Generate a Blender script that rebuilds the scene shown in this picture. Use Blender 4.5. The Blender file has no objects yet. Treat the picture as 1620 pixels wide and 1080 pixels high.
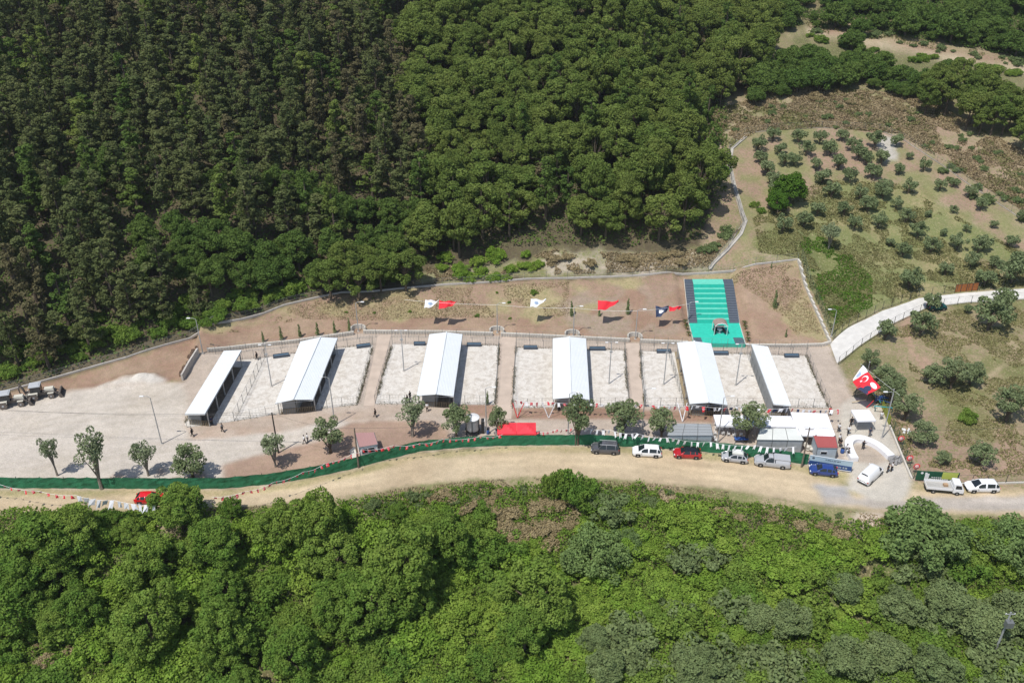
import bpy, math, random
import numpy as np
from mathutils import Vector, Matrix
random.seed(7); rng = np.random.default_rng(7)
S = bpy.context.scene; COL = S.collection
R = math.radians
# ------------------------------------------------------------------ camera, sky, sun
F = 1440.0; PITCH = R(31.5); CAMZ = 90.0
cam = bpy.data.cameras.new('camera'); camo = bpy.data.objects.new('camera', cam); COL.objects.link(camo)
camo.location = (0, 0, CAMZ); camo.rotation_euler = (R(90) - PITCH, 0, 0)
cam.sensor_width = 36; cam.lens = 36 * F / 1620; cam.clip_end = 6000; cam.clip_start = 1
S.camera = camo
SUN_EL = R(64); SH = (0.66, 0.75)                       # shadows fall towards +x, +y
w = bpy.data.worlds.new('World'); S.world = w; w.use_nodes = True
wn = w.node_tree.nodes; wl = w.node_tree.links
sky = wn.new('ShaderNodeTexSky'); sky.sky_type = 'NISHITA'; sky.sun_disc = False
sky.sun_elevation = SUN_EL; sky.sun_rotation = math.atan2(-SH[0], -SH[1])
wn['Background'].inputs[1].default_value = 0.12
wl.new(sky.outputs[0], wn['Background'].inputs[0])
sl = bpy.data.lights.new('sun', 'SUN'); sl.energy = 4.1; sl.angle = R(0.5); sl.color = (1, 0.955, 0.89)
so = bpy.data.objects.new('sun', sl); COL.objects.link(so); so.location = (-60, -60, 150)
sd = Vector((SH[0] * math.cos(SUN_EL), SH[1] * math.cos(SUN_EL), -math.sin(SUN_EL)))
so.rotation_euler = sd.to_track_quat('-Z', 'Y').to_euler()
S.view_settings.view_transform = 'Standard'; S.view_settings.look = 'None'
S.view_settings.exposure = 0.03; S.view_settings.gamma = 1
S.render.engine = 'CYCLES'

# ------------------------------------------------------------------ pixel -> world
CP, SP = math.cos(PITCH), math.sin(PITCH)
def ray(px, py):
    u = (px - 810) / F; v = (540 - py) / F
    return np.array([u, CP + v * SP, -SP + v * CP])
def G(px, py, z=0.0):
    d = ray(px, py); t = (z - CAMZ) / d[2]
    return Vector((d[0] * t, d[1] * t, z))
def proj(x, y, z):
    dz = z - CAMZ; dep = y * CP - dz * SP; up = y * SP + dz * CP
    return 810 + F * x / dep, 540 - F * up / dep

# ------------------------------------------------------------------ noise
_T = np.random.default_rng(3).random((256, 256))
def vn(x, y, s, o=0):
    x = np.asarray(x, float) / s + o * 17.3; y = np.asarray(y, float) / s + o * 9.7
    xi = np.floor(x).astype(int); yi = np.floor(y).astype(int); fx = x - xi; fy = y - yi
    fx = fx * fx * (3 - 2 * fx); fy = fy * fy * (3 - 2 * fy)
    a = _T[xi & 255, yi & 255]; b = _T[(xi + 1) & 255, yi & 255]; c = _T[xi & 255, (yi + 1) & 255]; d = _T[(xi + 1) & 255, (yi + 1) & 255]
    return (a * (1 - fx) + b * fx) * (1 - fy) + (c * (1 - fx) + d * fx) * fy
def fbm(x, y, s, o=0):
    return (vn(x, y, s, o) * .5 + vn(x, y, s / 2, o + 1) * .27 + vn(x, y, s / 4, o + 2) * .15 + vn(x, y, s / 8, o + 3) * .08)

# ------------------------------------------------------------------ terrain height
def curve(pts, z=0):
    P = sorted([(G(a, b, z).x, G(a, b, z).y) for a, b in pts]); return np.array([p[0] for p in P]), np.array([p[1] for p in P])
CURB = curve([(-250, 655), (0, 628), (110, 611), (200, 600), (288, 596), (306, 556), (390, 547), (470, 539), (565, 525), (700, 526), (800, 529), (900, 534), (1000, 539), (1100, 543), (1200, 546), (1316, 546), (1340, 548)])
LOW = [(-250, 825), (0, 822), (100, 814), (250, 804), (400, 801), (480, 795), (560, 783), (650, 768), (740, 758), (850, 753), (1000, 759), (1150, 774), (1260, 792), (1400, 812), (1620, 816), (1850, 816)]
ROADLOW = curve(LOW)
XR = G(1330, 560).x
MND = (G(212, 602).x, G(212, 602).y)
def Hraw(X, Y):
    X = np.asarray(X, float); Y = np.asarray(Y, float)
    yc = np.interp(X, *CURB); yr = np.interp(X, *ROADLOW)
    d = Y - yc
    L = np.interp(X, [-95, -60, -30, 30], [7, 9, 15, 17])
    hl = .22 * np.clip(d, 0, L) + .36 * np.clip(d - L, 0, 1e9) + .25 * np.clip(d, 0, .01) * 100 * 0
    d2 = Y - 118
    hr = .055 * np.clip(d2, 0, 40) + .21 * np.clip(d2 - 40, 0, 1e9)
    k = np.clip((X - XR + 3) / 7, 0, 1); k = k * k * (3 - 2 * k)
    k2 = np.clip((Y - 165) / 25, 0, 1) * np.clip((X - 27) / 18, 0, 1)    # orchard side is gentler
    k = np.maximum(k, k2 * k2 * (3 - 2 * k2))
    h = hl * (1 - k) + hr * k
    n = (fbm(X, Y, 38, 4) - .5) * 7 + (fbm(X, Y, 11, 9) - .5) * 1.6
    n2 = (fbm(X, Y, 5, 12) - .5) * .9
    h = h + n * np.clip((d - 17) / 14, 0, 1) * (1 - .75 * k) + n2 * np.clip(d / 6, 0, 1) * .45
    yb = 152.3; kx = np.clip((np.minimum(X - 33.9, 45.2 - X) + 1.0) / 1.0, 0, 1) * np.clip((167.5 - Y) / 1.5, 0, 1)
    pr = np.where(Y < yb, .35, .35 + .265 * (Y - yb)); h = h * (1 - kx) + np.minimum(h, pr) * kx
    h = h + np.exp(-((X - MND[0]) / 4.2) ** 4 - ((Y - MND[1] - .25 * (X - MND[0])) / 1.5) ** 2) * 1.1 * (.7 + .6 * vn(X, Y, .9, 8))
    e = np.clip(yr - .8 - Y, 0, 1e9)
    h = h - .5 * np.clip(e, 0, 13) - .12 * np.clip(e - 13, 0, 1e9) + n * .25 * np.clip(e / 12, 0, 1) + n2 * np.clip(e / 3, 0, 1)
    return h
def axis(segs):
    out = [segs[0][0]]
    for a, b, st in segs:
        n = max(1, int(round((b - a) / st))); out += list(a + (b - a) * (np.arange(n) + 1) / n)
    return np.array(out)
AX = axis([(-420, -200, 20), (-200, -110, 3), (-110, 110, .5), (110, 200, 3), (200, 420, 20)])
AY = axis([(-60, 40, 12), (40, 70, 3), (70, 98, .8), (98, 172, .42), (172, 235, .8), (235, 330, 2), (330, 520, 12)])
GX, GY = np.meshgrid(AX, AY); GZ = Hraw(GX, GY)
def H(x, y):
    x = np.asarray(x, float); y = np.asarray(y, float)
    i = np.clip(np.searchsorted(AX, x) - 1, 0, len(AX) - 2); j = np.clip(np.searchsorted(AY, y) - 1, 0, len(AY) - 2)
    fx = (x - AX[i]) / (AX[i + 1] - AX[i]); fy = (y - AY[j]) / (AY[j + 1] - AY[j])
    return (GZ[j, i] * (1 - fx) + GZ[j, i + 1] * fx) * (1 - fy) + (GZ[j + 1, i] * (1 - fx) + GZ[j + 1, i + 1] * fx) * fy
_tt = np.concatenate([np.arange(60, 260, .5), np.arange(260, 700, 2)])
def T(px, py, h=0.0):
    """point on the ground whose spot h metres above shows at the pixel"""
    d = ray(px, py); d = d / np.linalg.norm(d)
    P = d[None, :] * _tt[:, None]; z = P[:, 2] + CAMZ
    s = z - (H(P[:, 0], P[:, 1]) + h); k = int(np.argmax(s < 0))
    if k == 0: k = len(_tt) - 1
    t0, t1 = _tt[k - 1], _tt[k]; f = s[k - 1] / (s[k - 1] - s[k] + 1e-9); t = t0 + (t1 - t0) * f
    x, y = d[0] * t, d[1] * t
    return Vector((x, y, float(H(x, y))))
def inpoly(X, Y, poly):
    r = np.zeros(np.shape(X), bool); n = len(poly)
    for i in range(n):
        x1, y1 = poly[i][:2]; x2, y2 = poly[(i + 1) % n][:2]
        if abs(y2 - y1) < 1e-9: continue
        c = ((y1 > Y) != (y2 > Y)) & (X < (x2 - x1) * (Y - y1) / (y2 - y1) + x1); r ^= c
    return r
def WP(pts): return [tuple(T(a, b)) for a, b in pts]

# ------------------------------------------------------------------ materials
MATS = {}
def mat(name, col, rough=.85, var=.0, scale=3.0, bump=0.0, metal=0.0, spec=.3, trans=0.0, coat=0):
    if name in MATS: return MATS[name]
    m = bpy.data.materials.new(name); m.use_nodes = True; nt = m.node_tree; N = nt.nodes; L = nt.links
    b = N['Principled BSDF']; b.inputs['Base Color'].default_value = (*col, 1); b.inputs['Roughness'].default_value = rough
    b.inputs['Metallic'].default_value = metal; b.inputs['Specular IOR Level'].default_value = spec
    if coat: b.inputs['Coat Weight'].default_value = coat; b.inputs['Coat Roughness'].default_value = .08
    if var:
        tc = N.new('ShaderNodeTexCoord'); n1 = N.new('ShaderNodeTexNoise'); n1.inputs['Scale'].default_value = scale; n1.inputs['Detail'].default_value = 6
        L.new(tc.outputs['Object'], n1.inputs['Vector'])
        mr = N.new('ShaderNodeMapRange'); mr.inputs[1].default_value = .3; mr.inputs[2].default_value = .7; mr.inputs[3].default_value = 1 - var; mr.inputs[4].default_value = 1 + var
        L.new(n1.outputs[0], mr.inputs[0])
        mx = N.new('ShaderNodeVectorMath'); mx.operation = 'SCALE'; mx.inputs[0].default_value = col; L.new(mr.outputs[0], mx.inputs['Scale']); L.new(mx.outputs[0], b.inputs['Base Color'])
        if bump:
            bp = N.new('ShaderNodeBump'); bp.inputs['Strength'].default_value = bump; bp.inputs['Distance'].default_value = .1; L.new(n1.outputs[0], bp.inputs['Height']); L.new(bp.outputs[0], b.inputs['Normal'])
    MATS[name] = m; return m
def leafmat(name, c1, c2, trans=.25, nsc=.6):
    m = bpy.data.materials.new(name); m.use_nodes = True; nt = m.node_tree; N = nt.nodes; L = nt.links
    N.remove(N['Principled BSDF']); out = N['Material Output']
    oi = N.new('ShaderNodeObjectInfo'); tc = N.new('ShaderNodeTexCoord'); no = N.new('ShaderNodeTexNoise'); no.inputs['Scale'].default_value = nsc; no.inputs['Detail'].default_value = 3
    L.new(tc.outputs['Object'], no.inputs['Vector'])
    at = N.new('ShaderNodeAttribute'); at.attribute_name = 'leaf'
    a1 = N.new('ShaderNodeMath'); a1.operation = 'MULTIPLY_ADD'; a1.inputs[1].default_value = .55; L.new(oi.outputs['Random'], a1.inputs[0])
    mr = N.new('ShaderNodeMapRange'); mr.inputs[1].default_value = .35; mr.inputs[2].default_value = .65; mr.inputs[3].default_value = 0; mr.inputs[4].default_value = .45; L.new(no.outputs[0], mr.inputs[0]); L.new(mr.outputs[0], a1.inputs[2])
    mx = N.new('ShaderNodeMix'); mx.data_type = 'RGBA'; mx.inputs[6].default_value = (*c1, 1); mx.inputs[7].default_value = (*c2, 1); L.new(a1.outputs[0], mx.inputs[0])
    sc = N.new('ShaderNodeVectorMath'); sc.operation = 'SCALE'; L.new(mx.outputs[2], sc.inputs[0])
    m2 = N.new('ShaderNodeMapRange'); m2.inputs[3].default_value = .74; m2.inputs[4].default_value = 1.30; L.new(at.outputs['Fac'], m2.inputs[0]); L.new(m2.outputs[0], sc.inputs['Scale'])
    d = N.new('ShaderNodeBsdfDiffuse'); t = N.new('ShaderNodeBsdfTranslucent'); ms = N.new('ShaderNodeMixShader'); ms.inputs[0].default_value = trans
    L.new(sc.outputs[0], d.inputs[0]); L.new(sc.outputs[0], t.inputs[0]); L.new(d.outputs[0], ms.inputs[1]); L.new(t.outputs[0], ms.inputs[2]); L.new(ms.outputs[0], out.inputs[0])
    MATS[name] = m; return m
def stripes(name, ca, cb, axis=0, per=.3, rough=.5, metal=0):
    m = bpy.data.materials.new(name); m.use_nodes = True; nt = m.node_tree; N = nt.nodes; L = nt.links; b = N['Principled BSDF']
    b.inputs['Roughness'].default_value = rough; b.inputs['Metallic'].default_value = metal
    tc = N.new('ShaderNodeTexCoord'); sx = N.new('ShaderNodeSeparateXYZ'); L.new(tc.outputs['Object'], sx.inputs[0])
    q = N.new('ShaderNodeMath'); q.operation = 'MULTIPLY'; q.inputs[1].default_value = 2 * math.pi / per; L.new(sx.outputs[axis], q.inputs[0])
    s = N.new('ShaderNodeMath'); s.operation = 'SINE'; L.new(q.outputs[0], s.inputs[0])
    bp = N.new('ShaderNodeBump'); bp.inputs['Distance'].default_value = .03; bp.inputs['Strength'].default_value = .35; L.new(s.outputs[0], bp.inputs['Height']); L.new(bp.outputs[0], b.inputs['Normal'])
    no = N.new('ShaderNodeTexNoise'); no.inputs['Scale'].default_value = .7; no.inputs['Detail'].default_value = 5; L.new(tc.outputs['Object'], no.inputs['Vector'])
    mx = N.new('ShaderNodeMix'); mx.data_type = 'RGBA'; mx.inputs[6].default_value = (*ca, 1); mx.inputs[7].default_value = (*cb, 1); L.new(no.outputs[0], mx.inputs[0]); L.new(mx.outputs[2], b.inputs['Base Color'])
    MATS[name] = m; return m
mat('white_roof', (.74, .77, .78), .45, .05, .5)
stripes('sheet_roof', (.78, .81, .82), (.70, .74, .76), 0, .25, .42)
mat('concrete', (.46, .43, .39), .95, .12, 1.2, .3); mat('pale_concrete', (.56, .53, .47), .95, .1, .8, .2)
mat('steel', (.20, .21, .21), .5, metal=.3); mat('dark_steel', (.05, .055, .055), .6); mat('galv', (.42, .43, .43), .45, metal=.3)
mat('white_paint', (.78, .78, .77), .4); mat('blue_trough', (.10, .17, .24), .6, .15); mat('straw', (.30, .24, .15), 1, .2, 3)
mat('wall_grey', (.30, .31, .31), .8, .1, 2); mat('glass', (.015, .02, .025), .08, spec=.7); mat('tyre', (.03, .03, .03), .9); mat('rim', (.45, .46, .47), .35, metal=.6)
mat('wood_pole', (.17, .14, .11), .95, .2, 4); mat('bark', (.12, .095, .07), 1, .25, 4, .4); mat('pale_bark', (.26, .23, .19), 1, .25, 4, .4)
mat('red_cloth', (.72, .03, .045), .8); mat('white_cloth', (.80, .80, .82), .75); mat('lamp_red', (.6, .02, .02), .4); mat('headlight', (.7, .72, .74), .15)
mat('black_plastic', (.03, .03, .03), .6); mat('wire', (.07, .07, .07), .7)
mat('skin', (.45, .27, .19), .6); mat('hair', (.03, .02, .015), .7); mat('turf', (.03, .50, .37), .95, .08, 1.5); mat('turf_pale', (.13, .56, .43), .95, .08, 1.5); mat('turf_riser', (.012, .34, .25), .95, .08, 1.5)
mat('slate', (.075, .095, .125), .7, .1, 2); mat('slate_line', (.2, .22, .25), .8)
mat('green_net', (.028, .155, .075), .9, .25, .8, .6)
leafmat('L_pine_dark', (.092, .124, .046), (.150, .168, .066), .25)
leafmat('L_pine_green', (.118, .180, .042), (.196, .240, .062), .30)
leafmat('L_broad', (.118, .225, .040), (.235, .320, .066), .34)
leafmat('L_shrub', (.175, .310, .042), (.300, .400, .078), .34)
leafmat('L_feather', (.155, .240, .080), (.215, .30, .105), .3)
leafmat('L_olive', (.190, .245, .115), (.255, .305, .155), .32)
leafmat('L_olive_pale', (.215, .27, .145), (.28, .325, .185), .3)
leafmat('L_bright', (.075, .16, .025), (.12, .21, .03), .3)
leafmat('L_grey', (.155, .215, .085), (.225, .28, .12), .3)
leafmat('L_dry', (.30, .235, .135), (.37, .30, .19), .2)
leafmat('L_drygreen', (.17, .175, .07), (.24, .22, .10), .2)
leafmat('L_under', (.120, .215, .034), (.235, .325, .058), .32)
leafmat('L_pine_brown', (.120, .112, .056), (.160, .146, .076), .2)
leafmat('L_forest', (.085, .150, .036), (.140, .200, .050), .3)
leafmat('L_brownweed', (.10, .095, .05), (.18, .16, .09), .1)
leafmat('L_brown', (.29, .235, .125), (.40, .33, .19), .2)

# ------------------------------------------------------------------ tagging and building helpers
def tag(o, label=None, cat=None, group=None, kind=None):
    if label: o['label'] = label
    if cat: o['category'] = cat
    if group: o['group'] = group
    if kind: o['kind'] = kind
    return o
def empty(name, loc=(0, 0, 0), rz=0.0, label=None, cat=None, group=None):
    o = bpy.data.objects.new(name, None); COL.objects.link(o); o.location = loc; o.rotation_euler = (0, 0, rz); o.empty_display_size = .3
    return tag(o, label, cat, group)
class MB:
    def __init__(s): s.v = []; s.f = []; s.m = []
    def add(s, vs, fs, mi=0):
        b = len(s.v); s.v += [tuple(v) for v in vs]; s.f += [tuple(b + i for i in f) for f in fs]; s.m += [mi] * len(fs); return s
    def box(s, c, d, rz=0, mi=0, taper=1.0):
        hx, hy, hz = d[0] / 2, d[1] / 2, d[2] / 2; cs, sn = math.cos(rz), math.sin(rz); vs = []
        for z, t in ((-hz, 1), (hz, taper)):
            for x, y in ((-hx, -hy), (hx, -hy), (hx, hy), (-hx, hy)):
                x *= t; y *= t; vs.append((c[0] + x * cs - y * sn, c[1] + x * sn + y * cs, c[2] + z))
        return s.add(vs, [(3, 2, 1, 0), (4, 5, 6, 7), (0, 1, 5, 4), (1, 2, 6, 5), (2, 3, 7, 6), (3, 0, 4, 7)], mi)
    def tube(s, pts, r, n=6, mi=0, cap=True):
        pts = [Vector(p) for p in pts]; rs = r if isinstance(r, (list, tuple)) else [r] * len(pts); rings = []
        for i, p in enumerate(pts):
            d = (pts[min(i + 1, len(pts) - 1)] - pts[max(i - 1, 0)]); d = d.normalized() if d.length > 1e-9 else Vector((0, 0, 1))
            a = d.cross(Vector((0, 0, 1)) if abs(d.z) < .9 else Vector((1, 0, 0))).normalized(); b = d.cross(a)
            rings.append([p + (a * math.cos(2 * math.pi * k / n) + b * math.sin(2 * math.pi * k / n)) * rs[i] for k in range(n)])
        vs = [v for q in rings for v in q]; fs = []
        for i in range(len(pts) - 1):
            for k in range(n): fs.append((i * n + k, i * n + (k + 1) % n, (i + 1) * n + (k + 1) % n, (i + 1) * n + k))
        if cap: fs.append(tuple(range(n))[::-1]); fs.append(tuple((len(pts) - 1) * n + k for k in range(n)))
        return s.add(vs, fs, mi)
    def lathe(s, prof, c=(0, 0, 0), n=20, mi=0, ax='z'):
        vs = []; fs = []
        for r, z in prof:
            for k in range(n):
                a = 2 * math.pi * k / n; x, y = r * math.cos(a), r * math.sin(a)
                vs.append((c[0] + x, c[1] + y, c[2] + z) if ax == 'z' else (c[0] + x, c[1] + z, c[2] + y))
        for i in range(len(prof) - 1):
            for k in range(n): fs.append((i * n + k, i * n + (k + 1) % n, (i + 1) * n + (k + 1) % n, (i + 1) * n + k))
        fs.append(tuple(range(n))[::-1]); fs.append(tuple((len(prof) - 1) * n + k for k in range(n)))
        return s.add(vs, fs, mi)
    def prism(s, poly, z0, z1, mi=0):
        n = len(poly); vs = [(p[0], p[1], z0) for p in poly] + [(p[0], p[1], z1) for p in poly]
        return s.add(vs, [tuple(range(n))[::-1], tuple(range(n, 2 * n))] + [(i, (i + 1) % n, n + (i + 1) % n, n + i) for i in range(n)], mi)
    def slab(s, quad, t, mi=0):
        """quad of 3d points, thickness t downwards"""
        n = len(quad); vs = [tuple(p) for p in quad] + [(p[0], p[1], p[2] - t) for p in quad]
        return s.add(vs, [tuple(range(n)), tuple(range(n, 2 * n))[::-1]] + [(n + i, n + (i + 1) % n, (i + 1) % n, i) for i in range(n)], mi)
    def mesh(s, name, mats, smooth=False):
        me = bpy.data.meshes.new(name); me.from_pydata(s.v, [], s.f)
        for m in (mats if isinstance(mats, (list, tuple)) else [mats]): me.materials.append(MATS[m])
        me.polygons.foreach_set('material_index', s.m)
        if smooth: me.polygons.foreach_set('use_smooth', [True] * len(s.f))
        me.update(); return me
    def build(s, name, mats, parent=None, smooth=False):
        o = bpy.data.objects.new(name, s.mesh(name, mats, smooth)); COL.objects.link(o)
        if parent: o.parent = parent
        return o
def part(name, me, parent, loc=(0, 0, 0), rot=(0, 0, 0), sc=(1, 1, 1)):
    o = bpy.data.objects.new(name, me); COL.objects.link(o); o.parent = parent; o.location = loc; o.rotation_euler = rot; o.scale = sc; return o
def children(o): return [c for c in bpy.data.objects if c.parent == o]

# ------------------------------------------------------------------ terrain colours (real ground materials, by zone)
XX, YY = GX, GY
w1 = (vn(XX, YY, 2.2, 30) - .5) * 2.0 + (vn(XX, YY, .9, 31) - .5) * .9; w2 = (vn(XX, YY, 2.2, 33) - .5) * 2.0 + (vn(XX, YY, .9, 34) - .5) * .9
def mask(pts, warp=.6):
    P = WP(pts); return inpoly(XX + w1 * warp, YY + w2 * warp, P)
C = np.zeros(GX.shape + (3,)); VEG = np.ones(GX.shape)
ZONE = np.zeros(GX.shape, int)                       # 0 ground 1 road 2 yard 3 path 4 field 5 bank
def paint(m, c, veg=None, zone=None):
    C[m] = c if np.ndim(c) == 1 else c[m]
    if veg is not None: VEG[m] = veg if np.ndim(veg) == 0 else veg[m]
    if zone is not None: ZONE[m] = zone
def mixc(a, b, f): f = np.clip(f, 0, 1)[..., None]; return np.array(a) * (1 - f) + np.array(b) * f
n1 = fbm(XX, YY, 14, 40); n2 = fbm(XX, YY, 5, 44); n3 = fbm(XX, YY, 25, 48)
soil = (.34, .235, .175); dry = (.36, .30, .17); tan = (.35, .285, .19); grass = (.12, .145, .05); conc = (.50, .42, .35); gravel = (.56, .505, .44)
C[:] = mixc((.085, .075, .045), (.13, .10, .065), n1 * 1.4 - .2); VEG[:] = .25
hill = mixc(mixc(tan, (.20, .19, .085), (n2 - .42) * 5), (.33, .23, .17), (n1 - .52) * 6)
m = mask([(1100, 440), (1130, 300), (1110, 190), (1200, 130), (1240, -60), (1900, -60), (1900, 480), (1620, 480), (1450, 500), (1320, 560), (1270, 520), (1255, 412)], 1.0); paint(m, hill, 1, 4)
orch = mixc(mixc((.19, .21, .085), (.30, .26, .135), (n2 - .44) * 5), (.31, .215, .16), (n1 - .66) * 6)
m = mask([(1200, 400), (1190, 345), (1250, 300), (1400, 270), (1620, 400), (1900, 470), (1620, 455), (1500, 462), (1400, 484), (1318, 530), (1268, 412)], .8); paint(m, orch, 1, 4)
m = mask([(1160, 225), (1200, 210), (1300, 203), (1420, 212), (1500, 260), (1620, 352), (1620, 400), (1540, 350), (1470, 300), (1400, 290), (1330, 275), (1262, 330), (1215, 345), (1200, 400), (1130, 425), (1180, 348), (1158, 290)], .9); paint(m, mixc(soil, (.24, .235, .11), (n2 - .44) * 6), .7, 4)
m = mask([(1250, 372), (1300, 370), (1380, 440), (1380, 480), (1320, 515), (1280, 430)], 1.2); paint(m & (n2 > .47), (.16, .175, .065), 1)
m = mask([(1190, 375), (1255, 365), (1262, 405), (1200, 400)], 1.2); paint(m, (.17, .18, .07), 1)
m = mask([(1388, 215), (1420, 215), (1420, 250), (1395, 262)], .8); paint(m, (.48, .45, .40), .2)
m = mask([(1205, -60), (1900, -60), (1900, 110), (1620, 86), (1500, 64), (1400, 44), (1300, 28), (1215, 60)], 2); paint(m, mixc((.13, .12, .06), (.22, .17, .11), (n2 - .45) * 5), 1)
m = mask([(1205, 62), (1275, 54), (1340, 68), (1420, 82), (1500, 98), (1620, 116), (1800, 135), (1800, 250), (1620, 205), (1450, 145), (1200, 135)], 1.5); paint(m, mixc((.13, .13, .06), (.24, .20, .12), (n2 - .45) * 5), 1)
# dirt cut and track at the top right
m = mask([(1275, 36), (1340, 48), (1420, 58), (1500, 74), (1620, 98), (1700, 112), (1700, 120), (1620, 110), (1500, 90), (1400, 72), (1275, 52)], 1.6); paint(m, mixc((.30, .185, .14), (.38, .30, .20), (n2 - .4) * 4), .6)
m = mask([(1275, 45), (1340, 58), (1420, 72), (1500, 88), (1620, 108), (1700, 118), (1700, 126), (1620, 116), (1500, 97), (1420, 79), (1340, 65), (1275, 52)], .9); paint(m & (n2 > .36), (.48, .40, .28), .3, 3)
m = mask([(1530, 225), (1420, 195), (1400, 175), (1450, 165), (1620, 270), (1620, 330)], 1); paint(m & (n2 > .45), (.36, .26, .19), .5)
# lower right field
field = mixc(mixc((.30, .235, .15), (.18, .175, .075), (n2 - .43) * 5), (.33, .23, .17), (n3 - .52) * 6)
m = mask([(1326, 576), (1346, 556), (1413, 511), (1467, 486), (1513, 480), (1620, 472), (1950, 470), (1950, 775), (1500, 770), (1446, 765), (1405, 668), (1385, 640), (1350, 640)], .2); paint(m, field, 1, 4)
m = mask([(1546, 615), (1560, 596), (1590, 575), (1606, 548), (1590, 530), (1594, 530), (1611, 548), (1595, 578), (1565, 599), (1550, 618)], .25); paint(m, (.42, .33, .22), .2)
m = mask([(1425, 505), (1440, 500), (1450, 560), (1480, 580), (1465, 600), (1435, 560)], .8); paint(m, (.38, .26, .19), .4)
m = mask([(1500, 735), (1490, 760), (1620, 765), (1620, 700), (1580, 680)], 1.2); paint(m & (n2 > .4), (.36, .25, .185), .5)
# bank
BANK = [(-250, 640), (0, 625), (100, 598), (200, 568), (300, 538), (380, 508), (450, 485), (540, 465), (700, 453), (830, 444), (1000, 439), (1080, 436), (1160, 431), (1262, 413), (1312, 545), (1200, 549), (1000, 541), (800, 531), (700, 528), (565, 527), (470, 541), (390, 549), (306, 558), (290, 604), (240, 604), (110, 616), (0, 634), (-250, 660)]
m = mask(BANK, .15); paint(m, mixc(dry, (.33, .225, .165), (n2 - .40) * 6), .55, 5)
m = mask([(560, 500), (800, 505), (905, 515), (960, 470), (1080, 445), (1180, 450), (1260, 530), (1306, 545), (1200, 549), (1000, 541), (800, 531), (565, 527), (470, 541), (390, 549), (306, 558), (290, 604), (110, 618), (-60, 660), (-60, 640), (0, 624), (100, 598), (200, 568), (300, 538), (340, 525), (420, 512), (500, 500)], 1.2); paint(m & (ZONE == 5), mixc((.31, .20, .145), (.37, .265, .19), (n2 - .35) * 3), .25)
m = mask([(900, 470), (1080, 450), (1085, 530), (950, 535), (905, 515), (860, 480)], 2.6); paint(m & (ZONE == 5) & (n2 + n1 * .5 > .62), mixc((.34, .265, .205), (.33, .225, .17), (n2 - .4) * 4), .35)
m = mask([(150, 612), (190, 598), (245, 590), (258, 600), (250, 612), (160, 618)], .5); paint(m, (.60, .56, .50), .05)
# scrub between fence and pines
m = mask([(655, 452), (670, 425), (830, 412), (860, 395), (1000, 400), (1110, 395), (1150, 375), (1180, 352), (1170, 375), (1122, 428), (1080, 432), (1000, 435), (830, 440), (700, 449)], 1.0); paint(m & (ZONE != 5), mixc((.30, .27, .19), (.20, .19, .09), (n2 - .42) * 5), 1)
m = mask([(850, 404), (1000, 410), (1110, 402), (1105, 425), (1000, 431), (870, 430)], 1.2); paint(m & (n2 > .40), (.44, .38, .30), .45)
# site between kerb and green screen
SITE = [(306, 558), (390, 549), (470, 541), (565, 527), (700, 528), (800, 531), (900, 536), (1000, 541), (1100, 545), (1200, 548), (1313, 545), (1325, 575), (1350, 625), (1395, 640), (1445, 757), (1430, 792), (1340, 778), (1348, 748), (1270, 735), (1190, 722), (1100, 714), (980, 705), (860, 704), (790, 706), (740, 708), (664, 714), (612, 727), (560, 741), (433, 766), (350, 773), (0, 773), (-300, 775), (-300, 660), (0, 634), (110, 616), (240, 604), (290, 604)]
m = mask(SITE, .0); paint(m, mixc(conc, np.array(conc) * .92, n2), .1, 3)
m = mask([(-300, 663), (0, 638), (100, 622), (160, 613), (240, 606), (288, 606), (300, 640), (292, 664), (300, 688), (390, 690), (460, 682), (535, 664), (552, 672), (520, 692), (450, 708), (400, 718), (352, 735), (345, 760), (-300, 762)], .35); paint(m, mixc(gravel, (.50, .44, .365), (n1 - .5) * 4), .12, 2)
m = mask([(292, 672), (446, 656), (560, 643), (640, 643), (640, 664), (545, 664), (440, 684), (350, 692), (300, 694)], .35); paint(m, mixc((.45, .345, .27), conc, (n2 - .3) * 3), .12)
m = mask([(350, 770), (352, 737), (400, 722), (450, 711), (500, 701), (525, 690), (545, 672), (560, 667), (640, 664), (690, 667), (712, 680), (715, 700), (664, 705), (612, 718), (560, 732), (433, 757)], .3); paint(m, mixc((.34, .235, .18), (.41, .29, .215), (n2 - .35) * 3), .15, 3)
for q in ([(809, 645), (1019, 645), (1019, 663), (809, 663)], [(1021, 648), (1132, 648), (1132, 669), (1021, 665)], [(722, 640), (784, 640), (786, 664), (732, 655)]):
    m = mask(q, .15); paint(m, mixc((.28, .175, .125), (.34, .215, .16), (n2 - .3) * 3), .3)
m = mask([(175, 752), (250, 740), (320, 742), (345, 773), (175, 773)], .5); paint(m & (n2 > .5), (.42, .31, .24), .2)
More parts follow.
